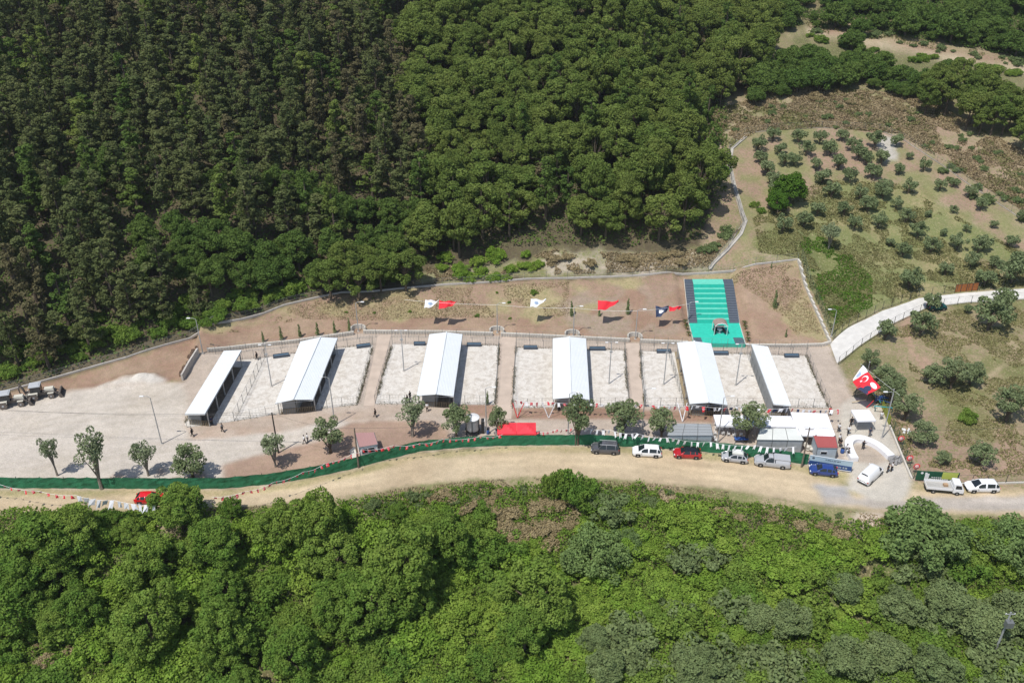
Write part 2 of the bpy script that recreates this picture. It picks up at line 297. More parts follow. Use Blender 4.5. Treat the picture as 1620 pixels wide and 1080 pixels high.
# road
FB = [(-300, 775), (0, 773), (350, 774), (433, 767), (500, 755), (560, 742), (612, 728), (664, 715), (740, 709), (790, 707), (860, 705), (930, 705), (980, 706), (1100, 714), (1190, 723), (1270, 736), (1346, 748), (1340, 778), (1430, 792), (1446, 762), (1500, 768), (1640, 772), (1900, 775)]
m = mask(FB + LOW[::-1], .12); paint(m, mixc((.47, .37, .245), (.54, .44, .30), (n1 - .3) * 3), .06, 1)
m = mask(FB + [(a, b - 2) for a, b in [(1900, 780), (1640, 780), (1500, 780), (1446, 775), (1430, 795), (1330, 768), (1270, 748), (1190, 736), (1100, 727), (980, 717), (860, 716), (740, 721), (664, 728), (612, 740), (560, 756), (433, 780), (350, 787), (0, 787), (-300, 789)]], .35); paint(m, mixc((.43, .34, .21), (.36, .31, .17), (n2 - .4) * 4), .45)
m = mask([(1300, 780), (1380, 789), (1440, 792), (1460, 785), (1900, 784), (1900, 812), (1620, 808), (1440, 806), (1300, 795)], .4); paint(m, mixc((.40, .36, .31), (.46, .41, .36), n2), .05)
m = mask([(1285, 765), (1340, 768), (1345, 785), (1300, 785)], .5); paint(m, (.36, .345, .33), .05)
m = mask([(1330, 640), (1350, 625), (1393, 642), (1405, 668), (1446, 760), (1432, 790), (1385, 792), (1340, 772), (1347, 745), (1325, 700)], .05); paint(m, mixc((.50, .465, .40), (.56, .52, .45), n2), .03, 3)
m = mask([(1345, 712), (1352, 703), (1372, 703), (1400, 716), (1408, 728), (1385, 735), (1350, 730)], .02); paint(m, (.43, .36, .29), .05)
# wheel tracks worn along the road
yr = np.interp(XX, *ROADLOW)
for off in (3.1, 4.7, 7.0, 8.5):
    tk = np.exp(-((YY - yr - off - (vn(XX, XX * 0, 18, 61) - .5) * 1.6) / .42) ** 2) * (ZONE == 1) * .5 * vn(XX, YY, 6, 70)
    C = C * (1 + tk[..., None])
# tyre marks on the yard
def track(P, w_, f):
    global C
    W = [T(a, b_) for a, b_ in P]; D = np.full(XX.shape, 1e9)
    for a, b_ in zip(W[:-1], W[1:]):
        dx, dy = b_.x - a.x, b_.y - a.y; t = np.clip(((XX - a.x) * dx + (YY - a.y) * dy) / (dx * dx + dy * dy), 0, 1); D = np.minimum(D, np.hypot(XX - a.x - t * dx + w1 * .12, YY - a.y - t * dy + w2 * .12))
    g = np.exp(-(D / w_) ** 2) * (vn(XX, YY, 2.5, 66) * .7 + .3); C = C * (1 - (f * g)[..., None] * np.array([.9, 1.0, 1.15]))
for P_ in ([(-20, 690), (90, 672), (200, 655), (290, 668)], [(-20, 700), (90, 683), (200, 667), (292, 680)], [(0, 735), (120, 722), (260, 700), (400, 702), (520, 680)], [(0, 745), (120, 733), (260, 711), (400, 712), (520, 690)], [(40, 660), (140, 640), (240, 628), (290, 600)], [(60, 668), (160, 648), (255, 636), (305, 606)], [(300, 670), (440, 668), (560, 652), (640, 652), (720, 654)], [(300, 678), (440, 676), (560, 659), (640, 658), (720, 660)]): track(P_, .35, .17)
# verge below the road
e = np.interp(XX, *ROADLOW) - YY
m = (e > 0) & (e < 3.5 + 2 * vn(XX, YY, 4, 77)); paint(m, mixc((.36, .29, .19), (.20, .20, .09), (n2 - .4) * 5), .9)
m = (e > 3.5) & (ZONE == 0); paint(m & (e > 5), mixc((.085, .11, .035), (.15, .13, .065), (n2 - .45) * 5), 1)
m = mask([(1350, 815), (1400, 812), (1392, 850), (1380, 850), (1355, 830)], .5); paint(m, (.50, .42, .34), .1)
def blur(A):
    A = A.copy(); A[1:-1] = A[1:-1] * .5 + (A[:-2] + A[2:])[:] * .25; A[:, 1:-1] = A[:, 1:-1] * .5 + (A[:, :-2] + A[:, 2:]) * .25; return A
C = blur(C); VEG = blur(VEG)
C = C * (1 + (vn(XX, YY, .8, 90) - .5) * .14 + (vn(XX, YY, 3.1, 91) - .5) * .12)[..., None]
C = np.clip(C * .94, .01, .9)

gm = bpy.data.materials.new('ground_material'); gm.use_nodes = True; N = gm.node_tree.nodes; L = gm.node_tree.links; b = N['Principled BSDF']; b.inputs['Roughness'].default_value = .97; b.inputs['Specular IOR Level'].default_value = .15
at = N.new('ShaderNodeAttribute'); at.attribute_name = 'Col'; av = N.new('ShaderNodeAttribute'); av.attribute_name = 'veg'
tc = N.new('ShaderNodeTexCoord')
def noi(sc, det=6, dist=0):
    n = N.new('ShaderNodeTexNoise'); n.inputs['Scale'].default_value = sc; n.inputs['Detail'].default_value = det; n.inputs['Distortion'].default_value = dist; L.new(tc.outputs['Object'], n.inputs['Vector']); return n
def mapr(src, a, b_, c, d):
    n = N.new('ShaderNodeMapRange'); n.inputs[1].default_value = a; n.inputs[2].default_value = b_; n.inputs[3].default_value = c; n.inputs[4].default_value = d; L.new(src, n.inputs[0]); return n.outputs[0]
def mth(op, a, b_):
    n = N.new('ShaderNodeMath'); n.operation = op
    for i, q in enumerate((a, b_)):
        if isinstance(q, (int, float)): n.inputs[i].default_value = q
        else: L.new(q, n.inputs[i])
    return n.outputs[0]
fine = noi(5, 8); med = noi(1.1, 6, .4); tuft = noi(1.9, 5, .8)
v1 = mapr(fine.outputs[0], .3, .7, .85, 1.13); v2 = mapr(med.outputs[0], .3, .7, .93, 1.06); vv = mth('MULTIPLY', v1, v2)
sc = N.new('ShaderNodeVectorMath'); sc.operation = 'SCALE'; L.new(at.outputs['Color'], sc.inputs[0]); L.new(vv, sc.inputs['Scale'])
tf = mth('MULTIPLY', mapr(tuft.outputs[0], .50, .60, 0, .75), av.outputs['Fac'])
mx = N.new('ShaderNodeMix'); mx.data_type = 'RGBA'; mx.inputs[7].default_value = (.17, .19, .07, 1); L.new(tf, mx.inputs[0]); L.new(sc.outputs[0], mx.inputs[6])
dr = noi(3.3, 5, .5); tf2 = mth('MULTIPLY', mapr(dr.outputs[0], .55, .66, 0, .6), av.outputs['Fac'])
mx2 = N.new('ShaderNodeMix'); mx2.data_type = 'RGBA'; mx2.inputs[7].default_value = (.40, .33, .20, 1); L.new(tf2, mx2.inputs[0]); L.new(mx.outputs[2], mx2.inputs[6]); L.new(mx2.outputs[2], b.inputs['Base Color'])
bp = N.new('ShaderNodeBump'); bp.inputs['Strength'].default_value = .5; bp.inputs['Distance'].default_value = .15; L.new(tuft.outputs[0], bp.inputs['Height'])
bp2 = N.new('ShaderNodeBump'); bp2.inputs['Strength'].default_value = .4; bp2.inputs['Distance'].default_value = .05; L.new(fine.outputs[0], bp2.inputs['Height']); L.new(bp.outputs[0], bp2.inputs['Normal']); L.new(bp2.outputs[0], b.inputs['Normal'])
MATS['ground'] = gm
ny, nx = GX.shape
vid = np.arange(nx * ny).reshape(ny, nx)
quads = np.stack([vid[:-1, :-1], vid[:-1, 1:], vid[1:, 1:], vid[1:, :-1]], -1).reshape(-1, 4)
zf = ZONE[:-1, :-1].reshape(-1)
VX = np.stack([GX, GY, GZ], -1).reshape(-1, 3); CC = np.concatenate([C, np.ones(GX.shape + (1,))], -1).reshape(-1, 4); VV = VEG.reshape(-1)
for z, nm in ((0, 'hillside_ground'), (1, 'dirt_road'), (2, 'gravel_yard'), (3, 'site_paths'), (4, 'grassland'), (5, 'bank')):
    q = quads[zf == z]; u, inv = np.unique(q, return_inverse=True); inv = inv.reshape(-1, 4)
    me = bpy.data.meshes.new(nm); me.vertices.add(len(u)); me.vertices.foreach_set('co', VX[u].ravel())
    me.loops.add(inv.size); me.loops.foreach_set('vertex_index', inv.ravel().astype(np.int32)); me.polygons.add(len(inv)); me.polygons.foreach_set('loop_start', np.arange(0, inv.size, 4, dtype=np.int32))
    me.polygons.foreach_set('use_smooth', np.ones(len(inv), bool)); me.update(calc_edges=True)
    a = me.attributes.new('Col', 'FLOAT_COLOR', 'POINT'); a.data.foreach_set('color', CC[u].ravel()); a = me.attributes.new('veg', 'FLOAT', 'POINT'); a.data.foreach_set('value', VV[u])
    me.materials.append(gm); o = bpy.data.objects.new(nm, me); COL.objects.link(o); o['kind'] = 'structure'

# ------------------------------------------------------------------ foliage
def leaves(pos, nrm, size, name, mt, seed=0, val=None, asp=.62):
    r = np.random.default_rng(seed); n = len(pos); nrm = nrm / (np.linalg.norm(nrm, axis=1, keepdims=True) + 1e-9)
    t = r.normal(size=(n, 3)); t -= nrm * (t * nrm).sum(1, keepdims=True); t /= np.linalg.norm(t, axis=1, keepdims=True) + 1e-9
    b = np.cross(nrm, t); s = (size * (.6 + .8 * r.random(n)))[:, None]
    V = np.stack([pos + t * s, pos + b * s * asp + nrm * s * .15, pos - t * s * .9, pos - b * s * asp + nrm * s * .15], 1).reshape(-1, 3)
    me = bpy.data.meshes.new(name); me.vertices.add(4 * n); me.vertices.foreach_set('co', V.ravel())
    me.loops.add(4 * n); me.loops.foreach_set('vertex_index', np.arange(4 * n, dtype=np.int32)); me.polygons.add(n); me.polygons.foreach_set('loop_start', np.arange(0, 4 * n, 4, dtype=np.int32)); me.update(calc_edges=True)
    if val is None: val = np.full(n, .5)
    a = me.attributes.new('leaf', 'FLOAT', 'POINT'); a.data.foreach_set('value', np.repeat(np.clip(val + (r.random(n) - .5) * .5, 0, 1), 4))
    me.materials.append(MATS[mt]); return me
def puffs(pf, size, cover, name, mt, seed, up=.35, jit=.65, bottom=.45):
    r = np.random.default_rng(seed); P = []; Nn = []; Vv = []
    for c, rad in pf:
        c = np.array(c); rad = np.array(rad if np.ndim(rad) else (rad, rad, rad)); area = 4 * math.pi * (rad.prod()) ** (2 / 3); n = int(area * cover / (size * size * 1.24)) + 6
        d = r.normal(size=(n, 3)); d /= np.linalg.norm(d, axis=1, keepdims=True); keep = (d[:, 2] > -.35) | (r.random(n) < bottom); d = d[keep]; n = len(d)
        k = .70 + .34 * r.random(n) ** .7; P.append(c + d * rad * k[:, None]); Nn.append(d + r.normal(size=(n, 3)) * jit + np.array([0, 0, up])); Vv.append(np.full(n, .25 + .5 * r.random()))
    return leaves(np.concatenate(P), np.concatenate(Nn), size, name, mt, seed, np.concatenate(Vv))
def trunkmesh(h, r0, limbs, mt='bark', lean=0):
    m = MB(); m.tube([(0, 0, -.6), (lean * .3, 0, h * .4), (lean, .1, h)], [r0 * 1.3, r0 * .8, r0 * .35], 6)
    for a, z0, c in limbs: m.tube([(lean * z0 / h, 0, z0), ((lean * z0 / h + c[0]) / 2, c[1] / 2, (z0 + c[2]) / 2 + .2), c], [r0 * .5, r0 * .35, r0 * .15], 5)
    return m.mesh('trunk', mt)
VAR = {}
def rv(r, a, b): return a + (b - a) * r.random()
def variants(kind, n, fn):
    VAR[kind] = [fn(i, random.Random(hash((kind, i)) % 9999 if False else sum(map(ord, kind)) * 31 + i * 7)) for i in range(n)]
def pine_dark(i, r):
    h = rv(r, 12, 16); pf = []; top = rv(r, .7, 1.0); W = rv(r, 2.0, 2.9)
    for k in range(rv(r, 40, 52).__int__()):
        t = rv(r, .25, 1); rr = min(1, (1.06 - t) / top) ** .7 * W * rv(r, .8, 1.15) + .2; a = r.random() * 6.28; d = rr * math.sqrt(r.random())
        s = rv(r, .4, 1.05) * (1.15 - .45 * t); pf.append(((d * math.cos(a), d * math.sin(a), h * t - .3), (s, s, s * .75)))
    return puffs(pf, .21, .95, 'crown', 'L_pine_dark', i + 10), trunkmesh(h * .9, .24, [(0, z0, c) for c, z0 in [((c[0] * .8, c[1] * .8, c[2]), max(1, c[2] - .8)) for c, s in pf[:10]]])
def pine_green(i, r):
    h = rv(r, 9, 12); W = rv(r, 2.7, 3.5); pf = []
    ex, ey = rv(r, .8, 1.2), rv(r, .8, 1.2)
    for k in range(int(rv(r, 36, 44))):
        a = r.random() * 6.28; u = r.random() ** .5; d = W * u * (1 + .18 * math.sin(3 * a + i)) * (ex if abs(math.cos(a)) > .7 else ey); z = h * .38 + (h * .60) * math.sqrt(max(0, 1 - .97 * u * u)) * rv(r, .8, 1.0) - .4
        s = rv(r, .55, 1.2); pf.append(((d * math.cos(a), d * math.sin(a), z), (s, s, s * .72)))
    for k in range(8): a = r.random() * 6.28; d = W * rv(r, .5, .95); pf.append(((d * math.cos(a), d * math.sin(a), h * rv(r, .35, .55)), rv(r, .6, .9)))
    return puffs(pf, .19, 1.0, 'crown', 'L_pine_green', i + 50, up=.6, jit=.9), trunkmesh(h * .85, .22, [(0, h * .4, (c[0] * .8, c[1] * .8, c[2])) for c, s in pf[:9]])
def broad(i, r, mt='L_broad', hh=(8, 11), WW=(3.6, 4.6), size=.17):
    h = rv(r, *hh); W = rv(r, *WW); pf = []
    ex, ey, a0 = rv(r, .8, 1.15), rv(r, .8, 1.15), r.random() * 6
    for k in range(int(rv(r, 84, 104))):
        a = r.random() * 6.28; ph = math.acos(rv(r, -.35, 1)); q = rv(r, .60, 1.05) * (1 + .16 * math.sin(3 * a + a0) * math.sin(ph)); s = rv(r, .4, 1.15)
        pf.append(((ex * W * q * math.sin(ph) * math.cos(a), ey * W * q * math.sin(ph) * math.sin(a), h * .52 + h * .45 * q * math.cos(ph)), (s, s, s * .8)))
    return puffs(pf, size, .85, 'crown', mt, i + 90, up=.5, jit=.8), trunkmesh(h * .8, .28, [(0, h * .3, (c[0] * .8, c[1] * .8, c[2])) for c, s in pf[:12]])
def shrub(i, r, mt='L_shrub', size=.135):
    W = rv(r, 1.7, 2.6); pf = [((0, 0, W * .35), W * .62)]
    for k in range(int(rv(r, 26, 36))):
        a = r.random() * 6.28; d = W * math.sqrt(r.random()) * 1.1; s = rv(r, .25, .75); pf.append(((d * math.cos(a), d * math.sin(a), rv(r, .3, 1.0) * W * (1.1 - .35 * d / W) * .9), (s, s, s * .85)))
    return puffs(pf, size, .9, 'crown', mt, i + 130, up=.5, jit=.9), None
def feather(i, r):
    W = rv(r, 4.2, 5.0); pf = []
    for k in range(60):
        a = r.random() * 6.28; ph = math.acos(rv(r, -.1, 1)); q = rv(r, .55, 1.0); s = rv(r, .7, 1.2)
        pf.append(((W * q * math.sin(ph) * math.cos(a), W * q * math.sin(ph) * math.sin(a), 1 + W * .85 * q * math.cos(ph)), (s, s, s)))
    return puffs(pf, .19, .75, 'crown', 'L_feather', i + 170, up=.6, jit=1.0), trunkmesh(W * .7, .25, [])
def olive(i, r, mt='L_olive', h=3.3, W=1.75, n=22, size=.17, cover=.8, smin=.38, smax=.62, bark='bark', zb=.30):
    h = h * rv(r, .9, 1.12); W = W * rv(r, .88, 1.1); pf = []
    for k in range(n):
        a = r.random() * 6.28; ph = math.acos(rv(r, -.75, 1)); q = rv(r, .4, 1.0); s = rv(r, smin, smax)
        pf.append(((W * q * math.sin(ph) * math.cos(a), W * q * math.sin(ph) * math.sin(a), h * (zb + 1) / 2 + h * (1 - zb) / 2 * q * math.cos(ph)), (s, s, s)))
    return puffs(pf, size, cover, 'crown', mt, i + 210, up=.3, jit=1.0), trunkmesh(h * .62, .05 * h * .55 + .04, [(0, h * .15 * rv(r, .6, 1.4), (c[0] * .8, c[1] * .8, c[2])) for c, s in pf[:11]], bark)
def cyp(i, r):
    pf = [((rv(r, -.12, .12), rv(r, -.12, .12), .35 + 2.5 * k / 9), .42 * (1 - .6 * k / 9)) for k in range(10)]
    return puffs(pf, .12, .8, 'crown', 'L_grey', i + 250), trunkmesh(1.5, .05, [])
def airy(i, r): return olive(i, r, 'L_olive_pale', 6.4, 2.1, 26, .17, .55, .45, .72, 'pale_bark', .42)
variants('pine_dark', 7, pine_dark); variants('pine_green', 7, pine_green); variants('broad', 6, broad); variants('shrub', 6, shrub)
VAR['pine_brown'] = []; VAR['pine_mix'] = []
for k_, (c_, t_) in enumerate(VAR['pine_dark']):
    for nm_, mt_ in (('pine_brown', 'L_pine_brown'), ('pine_mix', 'L_pine_green' if k_ % 2 else 'L_forest')):
        d_ = c_.copy(); d_.materials.clear(); d_.materials.append(MATS[mt_]); VAR[nm_].append((d_, t_))
variants('feather', 2, feather); variants('olive', 6, olive); variants('cyp', 3, cyp); variants('airy', 6, airy)
variants('forestbroad', 5, lambda i, r: broad(i, r, 'L_forest', (7, 10), (2.6, 3.6), .2)); variants('greytree', 4, lambda i, r: broad(i, r, 'L_grey', (6, 8), (3, 3.8), .18)); variants('oak', 4, lambda i, r: broad(i, r, 'L_forest', (4.5, 6), (2.6, 3.3), .21))
variants('bright', 2, lambda i, r: broad(i, r, 'L_bright', (6, 7), (3.2, 3.8), .2)); variants('dryshrub', 3, lambda i, r: shrub(i, r, 'L_brown', .2))
variants('greyshrub', 3, lambda i, r: shrub(i, r, 'L_grey', .2)); variants('oliveyard', 3, lambda i, r: olive(i, r, 'L_olive', 6.2, 2.25, 36, .16, .66, .45, .75, 'bark', .25))
variants('darkshrub', 4, lambda i, r: shrub(i, r, 'L_broad', .15))
def plant(name, kind, x, y, sc=1.0, label='', cat='tree', group=None, sz=None, vi=None, z=None, rz=None):
    cr, tr = VAR[kind][random.randrange(len(VAR[kind])) if vi is None else vi]
    z = float(H(x, y)) if z is None else z; rz = random.random() * 6.28 if rz is None else rz
    s3 = (sc, sc, sz if sz else sc)
    if tr is None:
        o = bpy.data.objects.new(name, cr); COL.objects.link(o); o.location = (x, y, z); o.rotation_euler = (0, 0, rz); o.scale = s3
        return tag(o, label, cat, group)
    o = empty(name, (x, y, z), rz, label, cat, group); o.scale = s3
    part('crown', cr, o); part('trunk', tr, o); return o
def vis(x, y, z, m=90):
    px, py = proj(x, y, z); return -m < px < 1620 + m and -m < py < 1080 + m * 1.3
def scatter(poly_px, sp, seed=1, jit=.38, wpoly=None, hh=0):
    P = wpoly or [tuple(T(a, b, hh)) for a, b in poly_px]; xs = [p[0] for p in P]; ys = [p[1] for p in P]; r = random.Random(seed); out = []
    y = min(ys); row = 0
    while y < max(ys):
        x = min(xs) + (row % 2) * sp / 2
        while x < max(xs):
            a = x + r.uniform(-jit, jit) * sp; b_ = y + r.uniform(-jit, jit) * sp
            if inpoly(np.array(a), np.array(b_), P): out.append((a, b_))
            x += sp
        y += sp * .87; row += 1
    return out

# forests on the slope -------------------------------------------------
FENCE = [(-200, 668), (-60, 640), (0, 622), (90, 597), (200, 566), (300, 536), (380, 506), (450, 483), (540, 463), (700, 451), (830, 442), (1000, 437), (1080, 434), (1160, 429), (1262, 411)]
FW = [T(a, b) for a, b in FENCE]
def belowfence(x, y, d=2.0): return y < np.interp(x, [p.x for p in FW], [p.y for p in FW]) + d
pts = scatter([(-330, 640), (-60, 640), (0, 620), (90, 594), (200, 560), (300, 530), (380, 500), (450, 478), (540, 458), (650, 445), (660, 400), (690, 330), (640, 200), (620, 60), (600, -170), (-330, -170)], 5.35, 5)
pts = [p for p in pts if not belowfence(*p, 2.6) and vis(p[0], p[1], float(H(*p)) + 12, 60)]
npi = nbl = 0; rest0 = []; pts.sort(key=lambda p: p[1]); print('dark pines', len(pts))
for k, (x, y) in enumerate(pts):
    u_ = float(fbm(x, y, 26, 71)); v_ = float(fbm(x, y, 18, 83)); sf = .8 if belowfence(x, y, 8) else 1.0
    if v_ > .60 and nbl < 40: plant('forest_broadleaf', 'forestbroad', x, y, random.uniform(.6, 1.05), 'fresh green broadleaf tree among the dark pines', 'broadleaf tree', 'broadleaf trees among the dark pines'); nbl += 1
    elif u_ > .62 and random.random() < .35: plant('dying_pine', 'pine_brown', x, y, random.uniform(.85, 1.25), 'brownish dying pine among the dark pines', 'dying pine', 'dying pines of the left forest', sz=random.uniform(.8, 1.1))
    elif npi < 300: plant('pine_tree', 'pine_dark' if random.random() < .8 else 'pine_mix', x, y, random.uniform(.95, 1.35) * sf, 'dark olive grey pine in the dense forest on the left half of the slope', 'pine tree', 'dark pines of the left forest', sz=random.uniform(.72, 1.1) * sf); npi += 1
    else: rest0.append((x, y))
pts2 = scatter([(650, 440), (660, 410), (830, 400), (860, 385), (1000, 388), (1105, 380), (1135, 350), (1128, 300), (1105, 200), (1180, 165), (1205, 110), (1215, 40), (1200, -170), (600, -170), (620, 60), (640, 200), (690, 330), (660, 400)], 5.6, 8)
pts2 = [p for p in pts2 if not belowfence(*p, 6) and vis(p[0], p[1], float(H(*p)) + 9, 60)]; pts2.sort(key=lambda p: p[1]); print('green pines', len(pts2))
for k, (x, y) in enumerate(pts2[:262]):
    plant('umbrella_pine', 'pine_green' if random.random() < .9 else 'pine_mix', x, y, random.uniform(.85, 1.28), 'fresh green round topped pine in the forest above the middle of the bank', 'umbrella pine', 'green pines of the middle forest', sz=random.uniform(.72, 1.3))
def merge_leaves(items, name, mt, n=160, size=.4, seed=5):
    P = []; Q = []; r = np.random.default_rng(seed)
    for (x, y, z, rad, hgt) in items:
        d = r.normal(size=(n, 3)); d /= np.linalg.norm(d, axis=1, keepdims=True); d[:, 2] = abs(d[:, 2]); P.append(np.array([x, y, z]) + d * np.array([rad, rad, hgt])); Q.append(d + r.normal(size=(n, 3)) * .6)
    me = leaves(np.concatenate(P), np.concatenate(Q), size, name, mt, seed); o = bpy.data.objects.new(name, me); COL.objects.link(o); return o
def merge_trees(pts_, kinds, name, mt, seed):
    r = random.Random(seed); V = []; A = []
    for (x, y) in pts_:
        me = VAR[r.choice(kinds)][r.randrange(4)][0]; n = len(me.vertices); co = np.empty(n * 3, np.float32); me.vertices.foreach_get('co', co); co = co.reshape(-1, 3); a = r.random() * 6.28; c_, s_ = math.cos(a), math.sin(a); k = r.uniform(.9, 1.25); kz = r.uniform(.75, 1.1)
        V.append(np.stack([(co[:, 0] * c_ - co[:, 1] * s_) * k + x, (co[:, 0] * s_ + co[:, 1] * c_) * k + y, co[:, 2] * kz + float(H(x, y))], 1)); q = np.empty(n, np.float32); me.attributes['leaf'].data.foreach_get('value', q); A.append(q)
    V = np.concatenate(V); A = np.concatenate(A); n = len(V) // 4; me = bpy.data.meshes.new(name); me.vertices.add(4 * n); me.vertices.foreach_set('co', V.ravel().astype(np.float32)); me.loops.add(4 * n); me.loops.foreach_set('vertex_index', np.arange(4 * n, dtype=np.int32)); me.polygons.add(n); me.polygons.foreach_set('loop_start', np.arange(0, 4 * n, 4, dtype=np.int32)); me.update(calc_edges=True)
    a = me.attributes.new('leaf', 'FLOAT', 'POINT'); a.data.foreach_set('value', A); me.materials.append(MATS[mt]); o = bpy.data.objects.new(name, me); COL.objects.link(o); return o
print('rest', len(rest0), len(pts2[262:]), 'broad', nbl)
if rest0: tag(merge_trees(rest0, ['pine_dark'], 'distant_forest', 'L_pine_dark', 3), 'dark pine forest reaching the upper left edge of the picture', 'forest', kind='stuff')
if pts2[262:]: tag(merge_trees(pts2[262:], ['pine_green'], 'distant_forest', 'L_pine_green', 4), 'green pine forest along the upper middle edge of the picture', 'forest', kind='stuff')
for a_, b_ in ((548, 425), (575, 410), (600, 425), (625, 405), (640, 425), (520, 440), (566, 440)):
    p_ = T(a_, b_, 5); plant('umbrella_pine', 'pine_green', p_.x, p_.y, random.uniform(.8, 1.05), 'green pine at the foot of the dark forest beside the scrub strip', 'umbrella pine', 'green pines at the foot of the dark forest', sz=random.uniform(.8, 1))
# undergrowth under the pines and leaf carpet
def carpet(name, poly, n, size, mt, label, cat, seed, hmax=.6, wp=None, cond=None, flat=.8, kind='stuff', nscale=6, thr=0.0):
    P = wp or WP(poly); xs = [p[0] for p in P]; ys = [p[1] for p in P]; r = np.random.default_rng(seed)
    x = r.uniform(min(xs), max(xs), n * 3); y = r.uniform(min(ys), max(ys), n * 3); k = inpoly(x, y, P)
    k &= fbm(x, y, nscale, seed) > thr
    if cond is not None: k &= cond(x, y)
    x = x[k][:n]; y = y[k][:n]; z = H(x, y) + (fbm(x, y, 1.6, seed + 3) ** 2) * hmax * 2.2 * (.5 + .5 * r.random(len(x)))
    nr = r.normal(size=(len(x), 3)) * .8 + np.array([0, 0, flat]); me = leaves(np.stack([x, y, z], 1), nr, size, name, mt, seed, fbm(x, y, 4, seed + 9))
    o = bpy.data.objects.new(name, me); COL.objects.link(o); return tag(o, label, cat, kind=kind)
nf = lambda d: (lambda x, y: ~belowfence(x, y, d))
carpet('undergrowth', [(-330, 640), (0, 622), (200, 566), (450, 483), (640, 455), (665, 425), (700, 398), (850, 392), (1000, 392), (1105, 380), (1150, 300), (1150, 100), (1200, -100), (-330, -100)], 190000, .27, 'L_forest', 'green undergrowth below the pines on the slope', 'undergrowth', 21, 1.6, cond=nf(.7), thr=.18)

# scrub and shrubs at the forest foot
def shr(pxs, kind, label, sc=(.5, .9), name='shrub', cat='shrub', group=None, h=.8):
    for a, b_ in pxs:
        p = T(a, b_, h); plant(name, kind, p.x, p.y, random.uniform(*sc), label, cat, group)
r = random.Random(4)
def rnd(poly, n, seed):
    rr = random.Random(seed); xs = [p[0] for p in poly]; ys = [p[1] for p in poly]; out = []
    while len(out) < n:
        a, b_ = rr.uniform(min(xs), max(xs)), rr.uniform(min(ys), max(ys))
        if inpoly(np.array(a), np.array(b_), poly): out.append((a, b_))
    return out
FOOT = [(0, 600), (100, 575), (200, 545), (330, 508), (420, 478), (520, 455), (640, 445), (650, 405), (540, 410), (400, 435), (300, 470), (150, 500), (0, 530)]
shr(rnd(FOOT, 84, 2), 'darkshrub', 'leafy green shrub at the foot of the dark pines along the perimeter fence', (.35, 1.0), group='shrubs at the foot of the dark pines')
shr(rnd([(650, 430), (700, 400), (850, 395), (860, 425), (830, 435), (700, 442)], 22, 3), 'shrub', 'fresh green shrub on the scrub strip between pines and fence', (.4, .8), group='shrubs on the scrub strip')
shr(rnd([(860, 400), (1000, 402), (1100, 395), (1100, 412), (1000, 420), (860, 425)], 14, 4), 'dryshrub', 'pale dry bush on the scrub strip above the fence', (.35, .6), group='dry bushes above the fence')
shr(rnd([(1090, 400), (1140, 370), (1165, 345), (1160, 375), (1120, 405)], 8, 6), 'greyshrub', 'dull green bush beside the drainage channel below the pines', (.3, .55), group='bushes beside the drainage channel')
shr(rnd([(1135, 345), (1155, 240), (1130, 200), (1110, 230), (1130, 300)], 12, 16), 'darkshrub', 'green shrub between the pine edge and the drainage channel', (.35, .7), group='shrubs at the pine edge')
carpet('dry_scrub', [(655, 448), (670, 425), (830, 412), (860, 398), (1000, 402), (1110, 395), (1150, 375), (1175, 360), (1122, 424), (1000, 434), (830, 439)], 16000, .2, 'L_dry', 'dry pale grass on the strip above the fence', 'dry grass', 31, .5, cond=nf(.8), thr=.50, flat=.3)
# top right: belts of dark trees, dry hillside
TRK = [(1275, 34), (1420, 52), (1500, 70), (1620, 94), (1700, 108), (1700, 116), (1620, 104), (1500, 84), (1400, 66), (1275, 50)]
shr(rnd(TRK, 34, 71), 'greyshrub', 'low shrub on the reddish cut above the far dirt track', (.25, .7), 'low_shrub', group='low shrubs on the far cut', h=.5)
shr(rnd([(1275, 52), (1420, 80), (1620, 114), (1620, 124), (1400, 88), (1275, 62)], 26, 72), 'darkshrub', 'green shrub along the lower side of the far dirt track', (.4, .9), 'leafy_shrub', group='shrubs below the far track', h=.5)
carpet('cut_scrub', TRK, 5000, .24, 'L_drygreen', 'patchy scrub on the reddish cut above the far track', 'scrub', 73, .5, thr=.48)
shr(rnd([(1205, 110), (1260, 82), (1360, 84), (1440, 105), (1470, 118), (1450, 145), (1380, 125), (1290, 128), (1225, 140), (1190, 150)], 62, 7), 'oak', 'dark green bushy tree in the belt below the far dirt track', (.35, 1.2), 'bushy_tree', 'tree', 'belt of trees below the far track', 3)
shr(rnd([(1450, 120), (1530, 118), (1620, 135), (1690, 150), (1690, 235), (1600, 200), (1540, 175), (1460, 150)], 34, 8), 'pine_green', 'green pine in the belt at the right edge above the dry hillside', (.7, 1.05), 'umbrella_pine', 'umbrella pine', 'pines at the right edge above the dry hillside', 6)
shr(rnd([(1200, -60), (1720, -60), (1720, 84), (1600, 72), (1500, 60), (1400, 34), (1300, 30), (1230, 40)], 190, 9), 'oak', 'dark green bushy tree on the slope above the far dirt track', (.35, 1.4), 'bushy_tree', 'tree', 'trees above the far track', 3)
shr([(1500, 105), (1350, 62), (1362, 40), (1570, 62), (1590, 55)], 'oak', 'dark tree standing beside the far dirt track', (.6, 1.0), 'bushy_tree', 'tree', 'trees beside the far track', 3)
shr(rnd([(1140, 175), (1290, 150), (1420, 160), (1620, 240), (1620, 320), (1500, 250), (1420, 208), (1200, 200), (1160, 215)], 46, 10), 'greyshrub', 'low dull shrub on the dry hillside above the orchard', (.25, .5), name='low_shrub', group='low shrubs on the dry hillside')
shr(rnd([(1260, 140), (1400, 150), (1430, 170), (1300, 160)], 16, 11), 'dryshrub', 'heap of cut brown branches on the dry hillside', (.35, .6), 'brushwood', 'brushwood', 'brushwood on the dry hillside')
